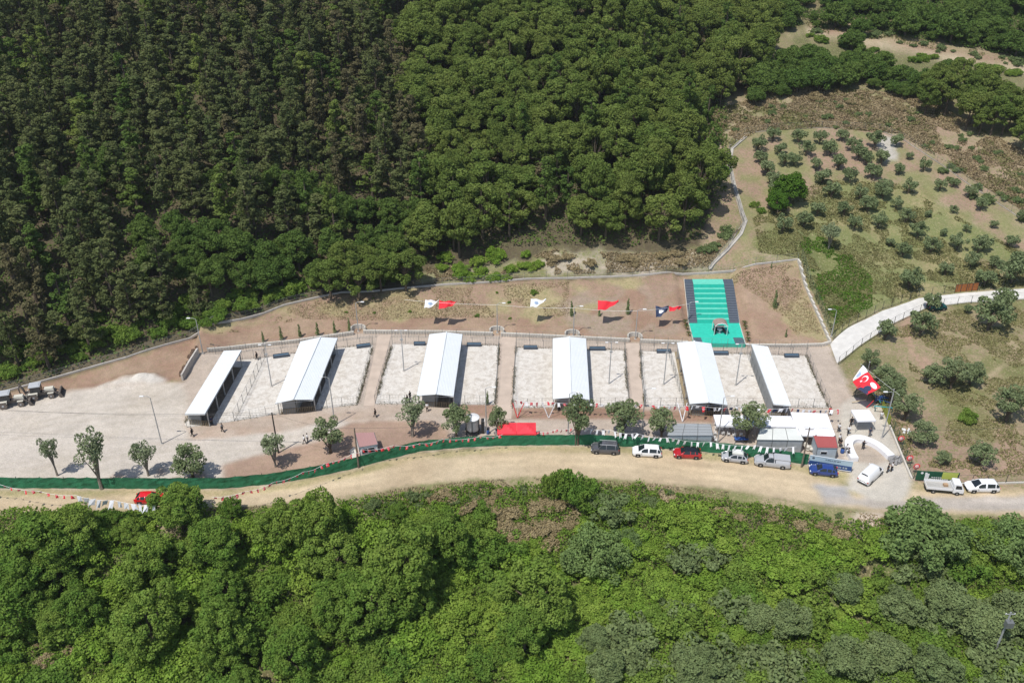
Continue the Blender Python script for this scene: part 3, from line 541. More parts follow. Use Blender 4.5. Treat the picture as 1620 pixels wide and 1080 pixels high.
shr(rnd([(1440, 240), (1560, 270), (1620, 330), (1620, 350), (1540, 310)], 14, 12), 'greyshrub', 'green tuft beside the upper orchard fence', (.3, .6), group='tufts beside the orchard fence')
carpet('far_scrub', [(1200, -60), (1720, -60), (1720, 100), (1600, 90), (1400, 55), (1270, 40), (1200, 60)], 60000, .26, 'L_forest', 'dark scrub between the trees above the far track', 'scrub', 61, 1.6, thr=.40)
carpet('dry_grass', [(1120, 215), (1110, 180), (1250, 135), (1450, 150), (1640, 250), (1640, 350), (1500, 260), (1420, 212), (1300, 202), (1200, 208), (1155, 235)], 42000, .24, 'L_dry', 'dry tan grass on the hillside above the orchard', 'dry grass', 33, .55, thr=.4, flat=.4)
carpet('green_scrub', [(1120, 215), (1110, 180), (1250, 135), (1450, 150), (1640, 250), (1640, 350), (1500, 260), (1420, 212), (1300, 202), (1200, 208), (1155, 235)], 22000, .24, 'L_drygreen', 'olive green scrub patches on the dry hillside', 'scrub', 35, .6, thr=.52, flat=.4)
carpet('orchard_grass', [(1190, 345), (1300, 285), (1420, 290), (1620, 400), (1640, 452), (1500, 460), (1400, 482), (1318, 528), (1266, 410), (1200, 400)], 36000, .17, 'L_drygreen', 'green and yellow grass between the orchard trees', 'grass', 37, .22, thr=.47, flat=.4)
carpet('field_grass', [(1340, 575), (1413, 520), (1513, 490), (1660, 480), (1660, 750), (1500, 760), (1446, 755), (1405, 668)], 24000, .15, 'L_drygreen', 'patchy grass in the field right of the gate', 'grass', 39, .2, thr=.50, flat=.4)
carpet('green_weeds', [(1255, 372), (1310, 372), (1380, 440), (1380, 485), (1320, 515), (1280, 430)], 6500, .17, 'L_bright', 'bright green weeds beside the stepped wall', 'weeds', 41, .4, thr=.50, flat=.5)
carpet('bank_grass', [(340, 528), (450, 488), (540, 468), (700, 456), (900, 445), (900, 500), (700, 503), (480, 505)], 12000, .13, 'L_dry', 'straw coloured grass on the planted bank', 'dry grass', 43, .14, thr=.48, flat=.5)
carpet('bank_weeds', [(1150, 440), (1258, 416), (1308, 542), (1270, 540), (1215, 480)], 4200, .13, 'L_dry', 'dry weeds at the right end of the bank', 'dry grass', 45, .16, thr=.50, flat=.5)
# orchard
O1 = [(400, 180), (460, 290), (270, 260), (290, 370), (350, 470), (390, 540), (620, 200), (680, 300), (800, 200), (890, 300), (990, 180), (1080, 270), (1130, 340), (1200, 380), (1270, 240), (1330, 370), (500, 390), (580, 380), (770, 420), (820, 540), (960, 420), (1060, 530), (1250, 500), (900, 660), (1140, 670), (1330, 640), (780, 810), (1010, 810), (1210, 780), (480, 950), (660, 910), (1100, 930), (1300, 910), (560, 640), (430, 640)]
O2 = [(265, 120), (160, 250), (370, 230), (290, 360), (500, 330), (370, 520), (150, 570), (640, 500), (760, 470), (900, 560), (265, 650), (990, 660), (345, 770), (540, 720), (755, 690), (1095, 810), (670, 880), (870, 850), (450, 900), (1240, 970), (560, 1030), (790, 1000), (1010, 1000), (215, 970), (320, 1060), (1340, 760)]
small = {(540, 720), (755, 690), (215, 970), (760, 470), (870, 850), (670, 880), (1095, 810), (370, 230)}
for a, b_ in O1:
    p = T(1150 + a / 5.4, 180 + b_ / 5.4, 1.7); plant('olive_tree', 'olive', p.x, p.y, random.uniform(.9, 1.18), 'grey green olive tree in the rows of the hillside orchard', 'olive tree', 'olive trees of the hillside orchard')
for a, b_ in O2:
    p = T(1370 + a / 5.4, 200 + b_ / 5.4, 1.5); plant('olive_tree', 'olive', p.x, p.y, random.uniform(.5, .65) if (a, b_) in small else random.uniform(.78, 1.0), 'grey green olive tree in the rows of the hillside orchard', 'olive tree', 'olive trees of the hillside orchard')
for px, py, s, lb in [(1498, 423, .8, 'round olive tree standing alone above the concrete path in the orchard'), (1440, 444, 1.3, 'large olive tree above the bend of the concrete path'), (1538, 410, .9, 'lower olive of the close pair above the orange mesh panel'), (1550, 388, .85, 'upper olive of the close pair above the orange mesh panel'), (1577, 412, .8, 'olive tree between the close pair and the right edge'), (1560, 441, 1.2, 'pale spreading olive just right of the orange mesh panel'), (1603, 436, 1.75, 'big dark olive at the right edge above the path'), (1617, 408, .9, 'small olive cut by the right edge above the path'),
                     (1403, 524, 1.15, 'olive tree leaning over the lower fence of the concrete path'), (1458, 518, 1.3, 'olive in the field left of the dusty ochre slope'), (1533, 483, .55, 'little olive against the lower fence near the orange panel'), (1566, 510, 1.75, 'wide olive in the upper middle of the field'), (1585, 478, 1.35, 'olive over the right end of the path fence')]:
    p = T(px, py, 1.8); plant('olive_tree', 'olive', p.x, p.y, s, lb, 'olive tree')
for px, py, s, lb in [(1480, 590, 1.0, 'left part of the broad olive thicket in the middle of the field'), (1510, 592, 1.15, 'central and tallest olive of the broad thicket in the field'), (1540, 588, 1.0, 'right part of the broad olive thicket in the field'), (1600, 640, 1.25, 'large dark olive at the right edge of the field'), (1558, 716, 1.0, 'round olive near the road in the lower right field'), (1462, 682, 1.0, 'olive beside the white rubble right of the plaza'), (1492, 722, .6, 'slim olive near the green banner'), (1378, 570, .8, 'topmost olive of the row along the gate road'), (1402, 592, 1.05, 'second olive of the row behind the big flags'), (1412, 620, .95, 'olive directly behind the lamp at the gate'), (1436, 645, 1.0, 'lowest olive of the row behind the gate lamp'), (1420, 605, .8, 'olive at the outer side of the row behind the flags')]:
    p = T(px, py, 2.6 * s); plant('olive_tree', 'oliveyard', p.x, p.y, s * .93, lb, 'olive tree', sz=s * .72)
p = T(1533, 655, 1.1); plant('bright_bush', 'darkshrub', p.x, p.y, .85, 'round bright green bush alone in the field', 'bush')
p = T(1250, 300, 3); plant('broadleaf_tree', 'bright', p.x, p.y, 1.0, 'big fresh green tree among the olives of the orchard', 'tree', vi=0)
p = T(1232, 322, 2.2); plant('broadleaf_tree', 'bright', p.x, p.y, .7, 'smaller fresh green tree touching the big one in the orchard', 'tree', vi=1)
p = T(1315, 372, 3.2); plant('gnarled_tree', 'airy', p.x, p.y, .95, 'thin crooked tree with bare lower trunk below the olive rows', 'tree', vi=2)
shr([(1195, 322), (1203, 330)], 'darkshrub', 'bright green bush on the red soil left of the olive rows', (.4, .5), group='green bushes left of the olive rows')
# trees inside the yard
YT = [((80, 715), (91, 752), 30, 'airy', 'smallest olive tree at the left end of the yard'), ((146, 712), (161, 773), 48, 'airy', 'tall forked olive tree standing in the green screen at left'), ((218, 720), (235, 752), 38, 'airy', 'open airy olive tree third from the left in the yard'), ((290, 722), (306, 756), 50, 'oliveyard', 'full grey olive tree left of the red soil by the green screen'), ((424, 706), (436, 738), 38, 'airy', 'airy olive tree next to the dark utility pole in the yard'), ((511, 688), (523, 716), 46, 'oliveyard', 'dense olive tree beside the two people in white shirts'), ((642, 654), (653, 690), 48, 'airy', 'olive with pale bare branches above its dark shadow on red soil'), ((714, 655), (722, 690), 46, 'oliveyard', 'dense olive tree left of the water tank'), ((784, 656), (789, 690), 30, 'oliveyard', 'narrow olive tree between water tank and red canopy'), ((912, 656), (914, 703), 44, 'oliveyard', 'olive tree in the green screen right of the red canopy'), ((980, 657), (984, 688), 54, 'oliveyard', 'wide olive tree in front of the third pen block'), ((1042, 658), (1046, 692), 42, 'oliveyard', 'olive tree at the left end of the long grey container'), ((1176, 665), (1180, 698), 50, 'oliveyard', 'dense olive tree shading the plastic chairs')]
for (cx, cy), (bx, by), wpx, kd, lb in YT:
    g = G(bx, by); hgt = (by - cy) / 7.7 + 2.0; s = wpx / 9.6 / 4.6
    plant('olive_tree', kd, g.x, g.y, s, lb, 'olive tree', sz=hgt / 6.3, z=0)
# saplings on the bank
for a, b_, s in [(417, 541, .8), (446, 538, 1), (475, 533, .95), (503, 532, 1.05), (530, 527, .9), (553, 523, .95)]:
    p = T(a, b_); plant('sapling', 'cyp', p.x, p.y, s * .8, 'thin young sapling in the row on the red soil behind the left sheds', 'sapling', 'row of saplings behind the left sheds', sz=s)
for a, b_, s, lb in [(904, 500, 1.1, 'slim shrub on the bank left of the red flag'), (948, 500, .8, 'slim shrub on the bank just under the red flag'), (993, 497, 1.15, 'tallest slim shrub on the bank right of the red flag'), (1225, 487, 1.3, 'dark narrow cypress on the bank right of the green stairs'), (1243, 533, .6, 'tiny sapling below the dark narrow cypress'), (1220, 424, .5, 'tiny cypress at the kerb near the top corner of the bank'), (771, 640, .9, 'small round sapling behind the water tank')]:
    p = T(a, b_); plant('sapling', 'cyp', p.x, p.y, s * .75, lb, 'sapling', sz=s)
shr([(845, 459)], 'darkshrub', 'largest round green bush on the grassy bank', (.3, .35), 'bush', 'bush')
shr([(590, 471), (548, 493), (592, 494), (648, 492), (698, 476), (806, 478), (786, 462), (755, 499), (807, 503)], 'darkshrub', 'tiny dark bush dotted over the dry grass of the bank', (.12, .2), 'bush', 'bush', 'tiny bushes on the bank', .2)

# ------------------------------------------------------------------ bottom vegetation
def bot(px, py, kind, sc, label, name='broadleaf_tree', cat='tree', sz=None, h=6, vi=None, base=False):
    p = T(px, py) if base else T(px, py, {'broad': 5.2, 'feather': 3.0, 'greytree': 3.4}.get(kind, 1) * (sz or sc)); return plant(name, kind, p.x, p.y, sc, label, cat, sz=sz, vi=vi)
bot(640, 900, 'broad', 1.25, 'huge dark green broadleaf tree left of the pale rounded one', h=9, vi=0); bot(700, 850, 'broad', .95, 'dark tree behind the huge broadleaf tree', h=8, vi=1); bot(590, 960, 'broad', .95, 'broadleaf tree in front of the huge dark one at the lower left', h=7, vi=2)
bot(845, 930, 'broad', 1.15, 'big rounded light green tree at the bottom centre', h=8, vi=3); bot(830, 1000, 'broad', .8, 'lower bulge of foliage under the rounded light green tree', h=6, vi=4)
bot(500, 820, 'broad', .95, 'tall leafy tree rising above the thicket left of centre', h=9, vi=5, sz=1.15); bot(440, 830, 'broad', .85, 'leafy tree wrapped in creepers left of the tall one', h=8, vi=1); bot(530, 880, 'broad', .9, 'creeper covered tree left of the huge dark tree', h=8, vi=2)
bot(60, 860, 'broad', 1.15, 'large dark tree at the left edge below the road', h=8, vi=3); bot(120, 835, 'broad', .8, 'tree right of the large dark tree at the left edge', h=7, vi=4); bot(20, 950, 'broad', 1.0, 'shaded tree in the lower left corner', h=7, vi=5)
bot(290, 838, 'broad', .92, 'round leafy tree reaching over the road beside the red car', vi=0, sz=.72, base=True); bot(365, 800, 'broad', .38, 'small leafy tree on the road edge right of the red car', h=3, vi=1)
bot(235, 985, 'broad', 1.0, 'grey green broadleaf tree in the lower left', h=7, vi=2); bot(240, 880, 'broad', .95, 'tree with dark hollow below the red car', h=7, vi=3); bot(340, 860, 'broad', .85, 'thick tree in the middle of the left thicket', h=7, vi=4); bot(120, 960, 'broad', .8, 'low broad tree near the lower left corner', h=6, vi=1)
bot(350, 1010, 'broad', .9, 'dark tree at the bottom left of centre', h=6, vi=0); bot(460, 1030, 'broad', .85, 'tree at the bottom edge left of the huge dark tree', h=6, vi=5)
bot(938, 868, 'feather', 1.05, 'wide feathery grey green shrub below the road', 'feathery_bush', 'bush', h=4, vi=0); bot(995, 850, 'feather', .5, 'small feathery bush attached to the wide one', 'feathery_bush', 'bush', h=3.4, vi=1)
bot(1465, 838, 'feather', 1.3, 'wide feathery green bush at the road edge below the white truck', 'feathery_bush', 'bush', h=4.5, vi=1); bot(1600, 850, 'feather', 1.0, 'feathery bush at the right edge below the road', 'feathery_bush', 'bush', h=4, vi=0)
for k, (a, b_, s) in enumerate([(896, 783, 1.05), (877, 781, .70), (918, 790, 1.1), (945, 800, 1.1)]):
    bot(a, b_, 'darkshrub', s, ['top of the creeper covered stump at the road edge', 'left spike of the creeper covered stump at the road edge', 'middle of the creeper mound at the road edge', 'right shoulder of the creeper mound at the road edge'][k], 'creeper_bush', 'bush', sz=[1.75, 1.9, 1.5, 1.0][k], base=True)
for k, (a, b_, s) in enumerate([(1500, 955, 1.0), (1560, 985, .95), (1425, 965, .8), (1340, 1045, .9), (1400, 1040, .8), (1250, 985, .75), (1200, 975, .7), (1610, 970, .9), (1100, 1060, .8), (1340, 930, .7), (1480, 1060, .8), (940, 1010, .6), (960, 1060, .7)]):
    bot(a, b_, 'greytree', s, 'dull grey green tree in the lower right thicket', 'grey_tree', 'tree', h=5, sz=s * .85)['group'] = 'grey green trees in the lower right thicket'
THL = [(-80, 830), (250, 815), (460, 800), (560, 800), (760, 770), (800, 850), (760, 1130), (-80, 1130)]
THR = [(780, 775), (1000, 775), (1250, 808), (1340, 830), (1400, 860), (1700, 835), (1700, 1150), (760, 1150)]
LX, LY = [p[0] for p in LOW], [p[1] for p in LOW]; nsh = [0, 0, 0]
def fit(x, y, hgt, m=None):
    """largest factor that keeps a plant of this height from covering the road"""
    z = float(H(x, y)); px, _ = proj(x, y, z); ylim = float(np.interp(px, LX, LY)) + (float(np.interp(px, [480, 620, 1300, 1400], [13, 22, 24, 8])) if m is None else m)
    for f in (1, .85, .7, .55, .4, .3):
        if proj(x, y, z + hgt * f)[1] > ylim: return f
    return 0
DRY = [WP(q) for q in ([(770, 795), (880, 782), (930, 800), (925, 840), (880, 865), (800, 858)], [(655, 785), (720, 775), (790, 772), (790, 800), (720, 812), (660, 810)], [(1110, 790), (1250, 806), (1345, 830), (1340, 850), (1240, 825), (1120, 815)], [(40, 1010), (110, 1005), (120, 1045), (50, 1050)])]
def isdry(x, y): return any(inpoly(np.array(x), np.array(y), q) for q in DRY)
for k, (x, y) in enumerate(scatter(THL, 4.2, 21)):
    if not isdry(x, y) and vis(x, y, float(H(x, y)), 110):
        if random.random() < .2:
            s_ = random.uniform(.45, .8); f = fit(x, y, 9.5 * s_)
            if f: plant('broadleaf_tree', 'broad', x, y, s_ * f, 'leafy tree within the left thicket below the road', 'tree', 'trees of the left thicket')
        else:
            s_ = random.uniform(.9, 1.6); f = fit(x, y, 2.6 * s_)
            if f: plant('shrub', 'darkshrub' if random.random() < .5 else 'shrub', x, y, s_ * f, 'green shrub of the left thicket below the road', 'shrub', 'shrubs of the left thicket')
for k, (x, y) in enumerate(scatter(THR, 3.9, 22)):
    if not isdry(x, y) and vis(x, y, float(H(x, y)), 110):
        q = random.random(); u = fbm(x, y, 12, 5); s_ = random.uniform(.8, 1.5); f = fit(x, y, 2.6 * s_)
        if not f: continue
        if u > .60 or q < .12: plant('dull_shrub', 'greyshrub' if q > .4 else 'darkshrub', x, y, s_ * f, 'dull green shrub of the right thicket below the road', 'dull shrub', 'dull shrubs of the right thicket')
        else: plant('bramble_bush', 'shrub', x, y, s_ * f, 'bright yellow green bramble of the right thicket', 'bramble', 'bright brambles of the right thicket', sz=s_ * f * random.uniform(.5, .9))
shr(rnd([(655, 785), (720, 775), (790, 772), (790, 795), (720, 808), (660, 806)], 16, 74) + rnd([(1110, 790), (1250, 806), (1345, 832), (1340, 845), (1240, 822), (1120, 812)], 16, 75), 'dryshrub', 'dry brown bush on the slope just below the road', (.3, .6), 'dry_bush', 'bush', 'dry bushes just below the road', .8)
carpet('dead_reeds_litter', [(770, 795), (880, 782), (930, 800), (925, 840), (880, 865), (800, 858)], 5000, .2, 'L_brown', 'pale dead reeds lying between the brown clumps', 'reeds', 76, .8, flat=.1)
VERGE = [(560, 795), (650, 780), (740, 768), (850, 765), (1000, 770), (1150, 783), (1250, 800), (1340, 815), (1340, 835), (1150, 805), (1000, 795), (800, 790), (600, 815)]
shr(rnd(VERGE, 30, 13), 'greyshrub', 'low weedy bush on the verge below the road', (.22, .5), name='weedy_bush', group='weedy bushes on the road verge', h=.5)
shr(rnd([(775, 797), (880, 785), (920, 835), (880, 860), (800, 855)], 30, 14), 'dryshrub', 'clump of dead brown reeds in the thicket', (.4, .75), 'dead_reeds', 'reeds', 'dead reeds in the thicket', 1)
shr([(685, 783), (700, 775), (480, 792), (1060, 800), (70, 1040), (55, 1020), (110, 1025), (1090, 900)], 'dryshrub', 'brown dry bush among the green thicket', (.35, .6), 'dry_bush', 'bush', 'dry bushes in the thicket', 1)
shr(rnd([(-30, 815), (130, 812), (250, 805), (330, 812), (250, 825), (0, 835)], 14, 15), 'darkshrub', 'low shrub along the road edge at left', (.4, .75), group='shrubs along the left road edge')
carpet('thicket_leaves', [(-120, 812), (400, 812), (560, 792), (740, 768), (1000, 770), (1250, 805), (1340, 830), (1400, 822), (1720, 826), (1760, 1160), (-160, 1160)], 230000, .18, 'L_under', 'creepers and leaves covering the ground below the road', 'ground cover', 51, 1.6, thr=.30, flat=.7)
carpet('verge_grass', [(-60, 818), (300, 806), (470, 798), (560, 786), (650, 771), (740, 761), (850, 757), (1000, 763), (1150, 778), (1260, 796), (1400, 816), (1660, 819), (1660, 832), (1400, 840), (1150, 800), (850, 780), (560, 805), (-60, 835)], 20000, .14, 'L_dry', 'dry grass along the lower road verge', 'dry grass', 53, .3, thr=.4, flat=.4)
# @@PART2@@
# ------------------------------------------------------------------ the site
def wpart(mb, name, mats, root, smooth=False):
    l = root.location; mb.v = [(a - l[0], b_ - l[1], c - l[2]) for a, b_, c in mb.v]; return mb.build(name, mats, root, smooth)
def sheet(name, pts, z, mt, label=None, kind='structure'):
    m = MB(); m.prism([tuple(G(a, b_, z))[:2] for a, b_ in pts], z - .05, z); o = m.build(name, mt); o['kind'] = kind; return o
mat('walk_concrete', (.50, .41, .335), .95, .1, .6, .2)
# pen gravel
g = bpy.data.materials.new('pen_gravel'); g.use_nodes = True; N = g.node_tree.nodes; L = g.node_tree.links; b = N['Principled BSDF']; b.inputs['Roughness'].default_value = 1; b.inputs['Specular IOR Level'].default_value = .1
tc = N.new('ShaderNodeTexCoord'); n_a = noi(.9, 9, .9); n_b = noi(6, 8); n_c = noi(2.6, 8, 1.0)
cr = N.new('ShaderNodeValToRGB'); cr.color_ramp.elements[0].position = .33; cr.color_ramp.elements[0].color = (.52, .475, .415, 1); cr.color_ramp.elements[1].position = .58; cr.color_ramp.elements[1].color = (.66, .625, .57, 1); L.new(n_a.outputs[0], cr.inputs[0])
sc = N.new('ShaderNodeVectorMath'); sc.operation = 'SCALE'; L.new(cr.outputs[0], sc.inputs[0]); L.new(mth('MULTIPLY', mapr(n_b.outputs[0], .35, .65, .86, 1.08), mapr(n_c.outputs[0], .33, .43, .90, 1.0)), sc.inputs['Scale']); L.new(sc.outputs[0], b.inputs['Base Color'])
bp = N.new('ShaderNodeBump'); bp.inputs['Strength'].default_value = .6; bp.inputs['Distance'].default_value = .08; L.new(n_b.outputs[0], bp.inputs['Height']); L.new(bp.outputs[0], b.inputs['Normal']); MATS['pen_gravel'] = g
PEN1 = [(292, 670), (335, 600), (352, 572), (384, 569), (420, 565.6), (472, 558), (530, 551), (590, 545.5), (579, 592), (565, 640), (446, 653), (371, 666), (296, 676)]
PEN2 = [(593.7, 638.5), (607, 590), (620.9, 544), (789.4, 546.5), (787, 590), (783, 640)]
PEN3 = [(811, 645), (813, 600), (816.9, 550), (988, 554), (991, 600), (995.7, 643)]
PEN4 = [(1020.4, 643.5), (1015, 600), (1012.6, 555), (1275, 563), (1290, 600), (1310, 645)]
for P in (PEN1, PEN2, PEN3, PEN4): sheet('pen_gravel', P, .03, 'pen_gravel')
for P in ([(597.6, 531), (618.3, 530), (592.5, 641), (575, 642)], [(792, 533), (815.4, 534), (809, 663), (786, 662)], [(990.6, 543), (1010.5, 543), (1018.5, 646), (997.5, 646)]): sheet('concrete_path', P, .045, 'walk_concrete')

def fence(name, pts, h, sp, label, cat='fence', group=None, postm='steel', pr=.035, rails=(0.05, 1.0), mesh=True, world=False, base=None, zoff=0, wires=.5, lean=0):
    W = [Vector(p) for p in pts] if world else [T(a, b_) for a, b_ in pts]
    root = empty(name, tuple(W[0]), 0, label, cat, group); P = []
    for i in range(len(W) - 1):
        a, b_ = W[i], W[i + 1]; n = max(1, int(round((b_ - a).xy.length / sp)))
        for k in range(n + (i == len(W) - 2)):
            q = a.lerp(b_, k / n); P.append(Vector((q.x, q.y, float(H(q.x, q.y)) + zoff)))
    pm = MB().tube([(0, 0, -.3), (0, 0, h)], pr, 4).mesh('post', postm)
    for q in P[:100]: part('post', pm, root, q - W[0])
    m = MB()
    for f in rails: m.tube([q + Vector((0, 0, h * f if f <= 1 else h)) for q in P], pr * .45, 3, cap=False)
    if mesh:
        for i in range(len(P) - 1):
            a, b_ = P[i], P[i + 1]; n = int((b_ - a).length / wires)
            for k in range(1, n):
                q = a.lerp(b_, k / n); m.tube([q, q + Vector((0, 0, h * .97))], .008, 3, cap=False)
        for f in (.25, .5, .75): m.tube([q + Vector((0, 0, h * f)) for q in P], .008, 3, cap=False)
    wpart(m, 'wire_mesh', postm, root)
    if base:
        m = MB()
        for i in range(len(P) - 1):
            a, b_ = P[i], P[i + 1]; d = (b_ - a); nn = Vector((-d.y, d.x, 0)).normalized() * base[0] / 2; t = Vector((0, 0, base[1]))
            m.add([a - nn - t * .6, b_ - nn - t * .6, b_ + nn - t * .6, a + nn - t * .6, a - nn + t, b_ - nn + t, b_ + nn + t, a + nn + t], [(4, 5, 6, 7), (0, 1, 5, 4), (2, 3, 7, 6), (0, 4, 7, 3), (1, 2, 6, 5)])
        wpart(m, 'base_wall', base[2], root)
    return root
fence('pen_fence', PEN1[2:] , 1.9, 2.6, 'steel mesh fence around the pens between the two left sheds')
fence('pen_fence', [(371, 666), (398, 612), (419, 566)], 1.9, 2.4, 'slanting divider fence between first shed and first gabled shed', pr=.05)
fence('pen_fence', PEN2 + PEN2[:1], 1.9, 2.6, 'steel mesh fence around the second pen block with the third roof')
fence('pen_fence', PEN3 + PEN3[:1], 1.9, 2.6, 'steel mesh fence around the third pen block with upright square roof')
fence('pen_fence', PEN4 + PEN4[:1], 1.9, 2.6, 'steel mesh fence around the rightmost pen block', pr=.045)
for q, lb in (([(1056, 556), (1081, 643)], 'divider fence left of the fifth roof'), ([(1181, 560), (1212, 643)], 'divider fence left of the narrow right roof')):
    fence('pen_fence', q, 1.9, 2.2, lb)
# rear walk fence between curb wall and pens
fence('walk_fence', [(316, 560), (390, 556), (475, 548), (566, 536), (595, 534)], 2.0, 2.8, 'thin mesh fence on the walkway behind the two left sheds', zoff=.02)
fence('walk_fence', [(620, 533), (700, 534), (790, 536)], 2.0, 2.8, 'thin mesh fence on the walkway behind the third roof'); fence('walk_fence', [(817, 538), (900, 541), (988, 545)], 2.0, 2.8, 'thin mesh fence on the walkway behind the upright square roof')
fence('walk_fence', [(1012, 546), (1100, 549), (1200, 552), (1276, 553)], 2.0, 2.8, 'thin mesh fence on the walkway behind the right pens')
for Pn, sd_ in ((PEN1, 3), (PEN2, 4), (PEN3, 5), (PEN4, 6)):
    W = [G(a, b_, 0) for a, b_ in Pn]; P = []; rr = np.random.default_rng(sd_)
    for i in range(len(W)):
        a, b_ = W[i], W[(i + 1) % len(W)]; Ln = (b_ - a).length; side = abs((b_ - a).x) < abs((b_ - a).y); n = int(Ln * (55 if side else 14)); t = rr.random(n); keep = vn(t * Ln, t * 0 + i * 9, 2.0, sd_) > .42; t = t[keep]
        P.append(np.stack([a.x + (b_.x - a.x) * t + rr.normal(size=len(t)) * .16, a.y + (b_.y - a.y) * t + rr.normal(size=len(t)) * .2, .04 + rr.random(len(t)) ** 2 * .45], 1))
    P = np.concatenate(P); o = bpy.data.objects.new('fence_weeds', leaves(P, rr.normal(size=P.shape) + [0, 0, .3], .09, 'fence_weeds', 'L_brownweed', sd_)); COL.objects.link(o); tag(o, 'dry weeds growing along the pen fences', 'weeds', kind='stuff')
# water troughs
for a, b_, sz, lb in [(445, 563, 2.8, 'behind the left divider fence'), (575, 547.5, 2.5, 'in the pen right of the first gabled shed'), (664, 544, 2.1, 'left of the third roof'), (750, 545.5, 2.6, 'right of the third roof'), (839, 550, 2.5, 'left of the upright square roof'), (945, 552, 2.9, 'right of the upright square roof'), (1050, 556, 2.6, 'left of the fifth roof'), (1140, 559, 2.7, 'between the fifth roof and the narrow right roof'), (1252, 563, 2.6, 'right of the narrow right roof')]:
    p = G(a, b_ + 1.5); rt = empty('water_trough', (p.x, p.y, .03), R(14) if a < 600 else 0, 'long grey blue water trough ' + lb, 'trough', 'water troughs in the pens')
    m = MB().box((0, -.32, .3), (sz, .06, .55)).box((0, .32, .3), (sz, .06, .55)).box((-sz / 2, 0, .3), (.06, .7, .55)).box((sz / 2, 0, .3), (.06, .7, .55)).box((0, 0, .15), (sz, .64, .1)); m.build('basin', 'slate', rt)
    MB().box((0, 0, .42), (sz - .1, .58, .02)).build('water', 'blue_trough', rt)

# retaining wall behind the walkways
def wall(name, pts, h, t, mt, label, cat='wall', world=False, ribs=None, zt=None):
    W = [Vector(p) for p in pts] if world else [T(a, b_) for a, b_ in pts]; root = empty(name, tuple(W[0]), 0, label, cat); m = MB()
    for i in range(len(W) - 1):
        a, b_ = W[i].copy(), W[i + 1].copy(); n = max(1, int((b_ - a).xy.length / 3))
        for k in range(n):
            p, q = a.lerp(b_, k / n), a.lerp(b_, (k + 1) / n); p.z = float(H(p.x, p.y)); q.z = float(H(q.x, q.y)); d = (q - p); nn = Vector((-d.y, d.x, 0)).normalized() * t / 2; hh = Vector((0, 0, h)); lo = Vector((0, 0, -.5))
            m.add([p - nn + lo, q - nn + lo, q + nn + lo, p + nn + lo, p - nn + hh, q - nn + hh, q + nn + hh, p + nn + hh], [(4, 5, 6, 7), (0, 1, 5, 4), (2, 3, 7, 6), (0, 4, 7, 3), (1, 2, 6, 5)])
    wpart(m, 'wall_body', mt, root)
    if ribs:
        m = MB()
        for i in range(len(W) - 1):
            a, b_ = W[i], W[i + 1]; n = max(1, int((b_ - a).xy.length / ribs)); d = (b_ - a).normalized(); ang = math.atan2(d.y, d.x)
            for k in range(n):
                p = a.lerp(b_, (k + .5) / n); z = float(H(p.x, p.y)); m.box((p.x + math.sin(ang) * (t / 2 + .07), p.y - math.cos(ang) * (t / 2 + .07), z + h * .45), (ribs * .45, .12, h * .85), ang)
        wpart(m, 'ribs', 'concrete', root)
    return root
wall('retaining_wall', [(328, 556), (390, 550), (470, 542), (560, 529)], .75, .3, 'pale_concrete', 'ribbed concrete retaining wall behind the two left sheds', ribs=.5)
wall('retaining_wall', [(575, 527), (640, 527.5), (700, 528), (780, 530.5)], .75, .3, 'pale_concrete', 'ribbed concrete retaining wall behind the third roof', ribs=.5)
wall('retaining_wall', [(792, 531), (850, 533.5), (900, 536), (996, 540.5)], .75, .3, 'pale_concrete', 'ribbed concrete retaining wall behind the upright square roof', ribs=.5)
wall('retaining_wall', [(1012, 541.5), (1050, 543), (1088, 544.5)], .75, .3, 'pale_concrete', 'short ribbed retaining wall left of the green stairs', ribs=.5)
wall('retaining_wall', [(1182, 548), (1250, 548.5), (1300, 547), (1314, 543)], .6, .3, 'pale_concrete', 'ribbed retaining wall right of the green stairs', ribs=.5)
wall('wing_wall', [(289, 602), (300, 582), (314, 560)], 1.3, .3, 'concrete', 'slanting grey concrete wing wall left of the first shed')
for a, b_, lb in ((567, 526, 'left of the second concrete path'), (786, 529, 'at the lamp between the second and third pen block'), (905, 534.5, 'behind the upright square roof'), (1004, 539, 'at the fourth lamp of the wall')):
    p = T(a, b_); rt = empty('lamp_niche', tuple(p), 0, 'semicircular concrete niche ' + lb, 'niche')
    m = MB()
    for k in range(9):
        t = math.pi * k / 8; m.box((1.3 * math.cos(t), .2 + 1.1 * math.sin(t), .5), (.5, .25, 1.3), t + math.pi / 2)
    m.build('niche_wall', 'pale_concrete', rt)
# soil heap beside the wing wall
m = MB(); r_ = random.Random(3)
for k in range(26):
    t = k / 25; p = T(291 + 23 * t + r_.uniform(-2, 2), 596 - 44 * t + r_.uniform(-2, 2)); s = r_.uniform(.35, .8); m.box((p.x - .6, p.y + .4, p.z + .15), (s * 1.3, s, s * .8), r_.random() * 3, taper=.6)
o = m.build('soil_heap', 'soil_brown') if mat('soil_brown', (.13, .085, .06), 1, .25, 2, .5) else None; tag(o, 'crumbly dark soil and roots heaped along the slanting wing wall', 'soil heap', kind='stuff')
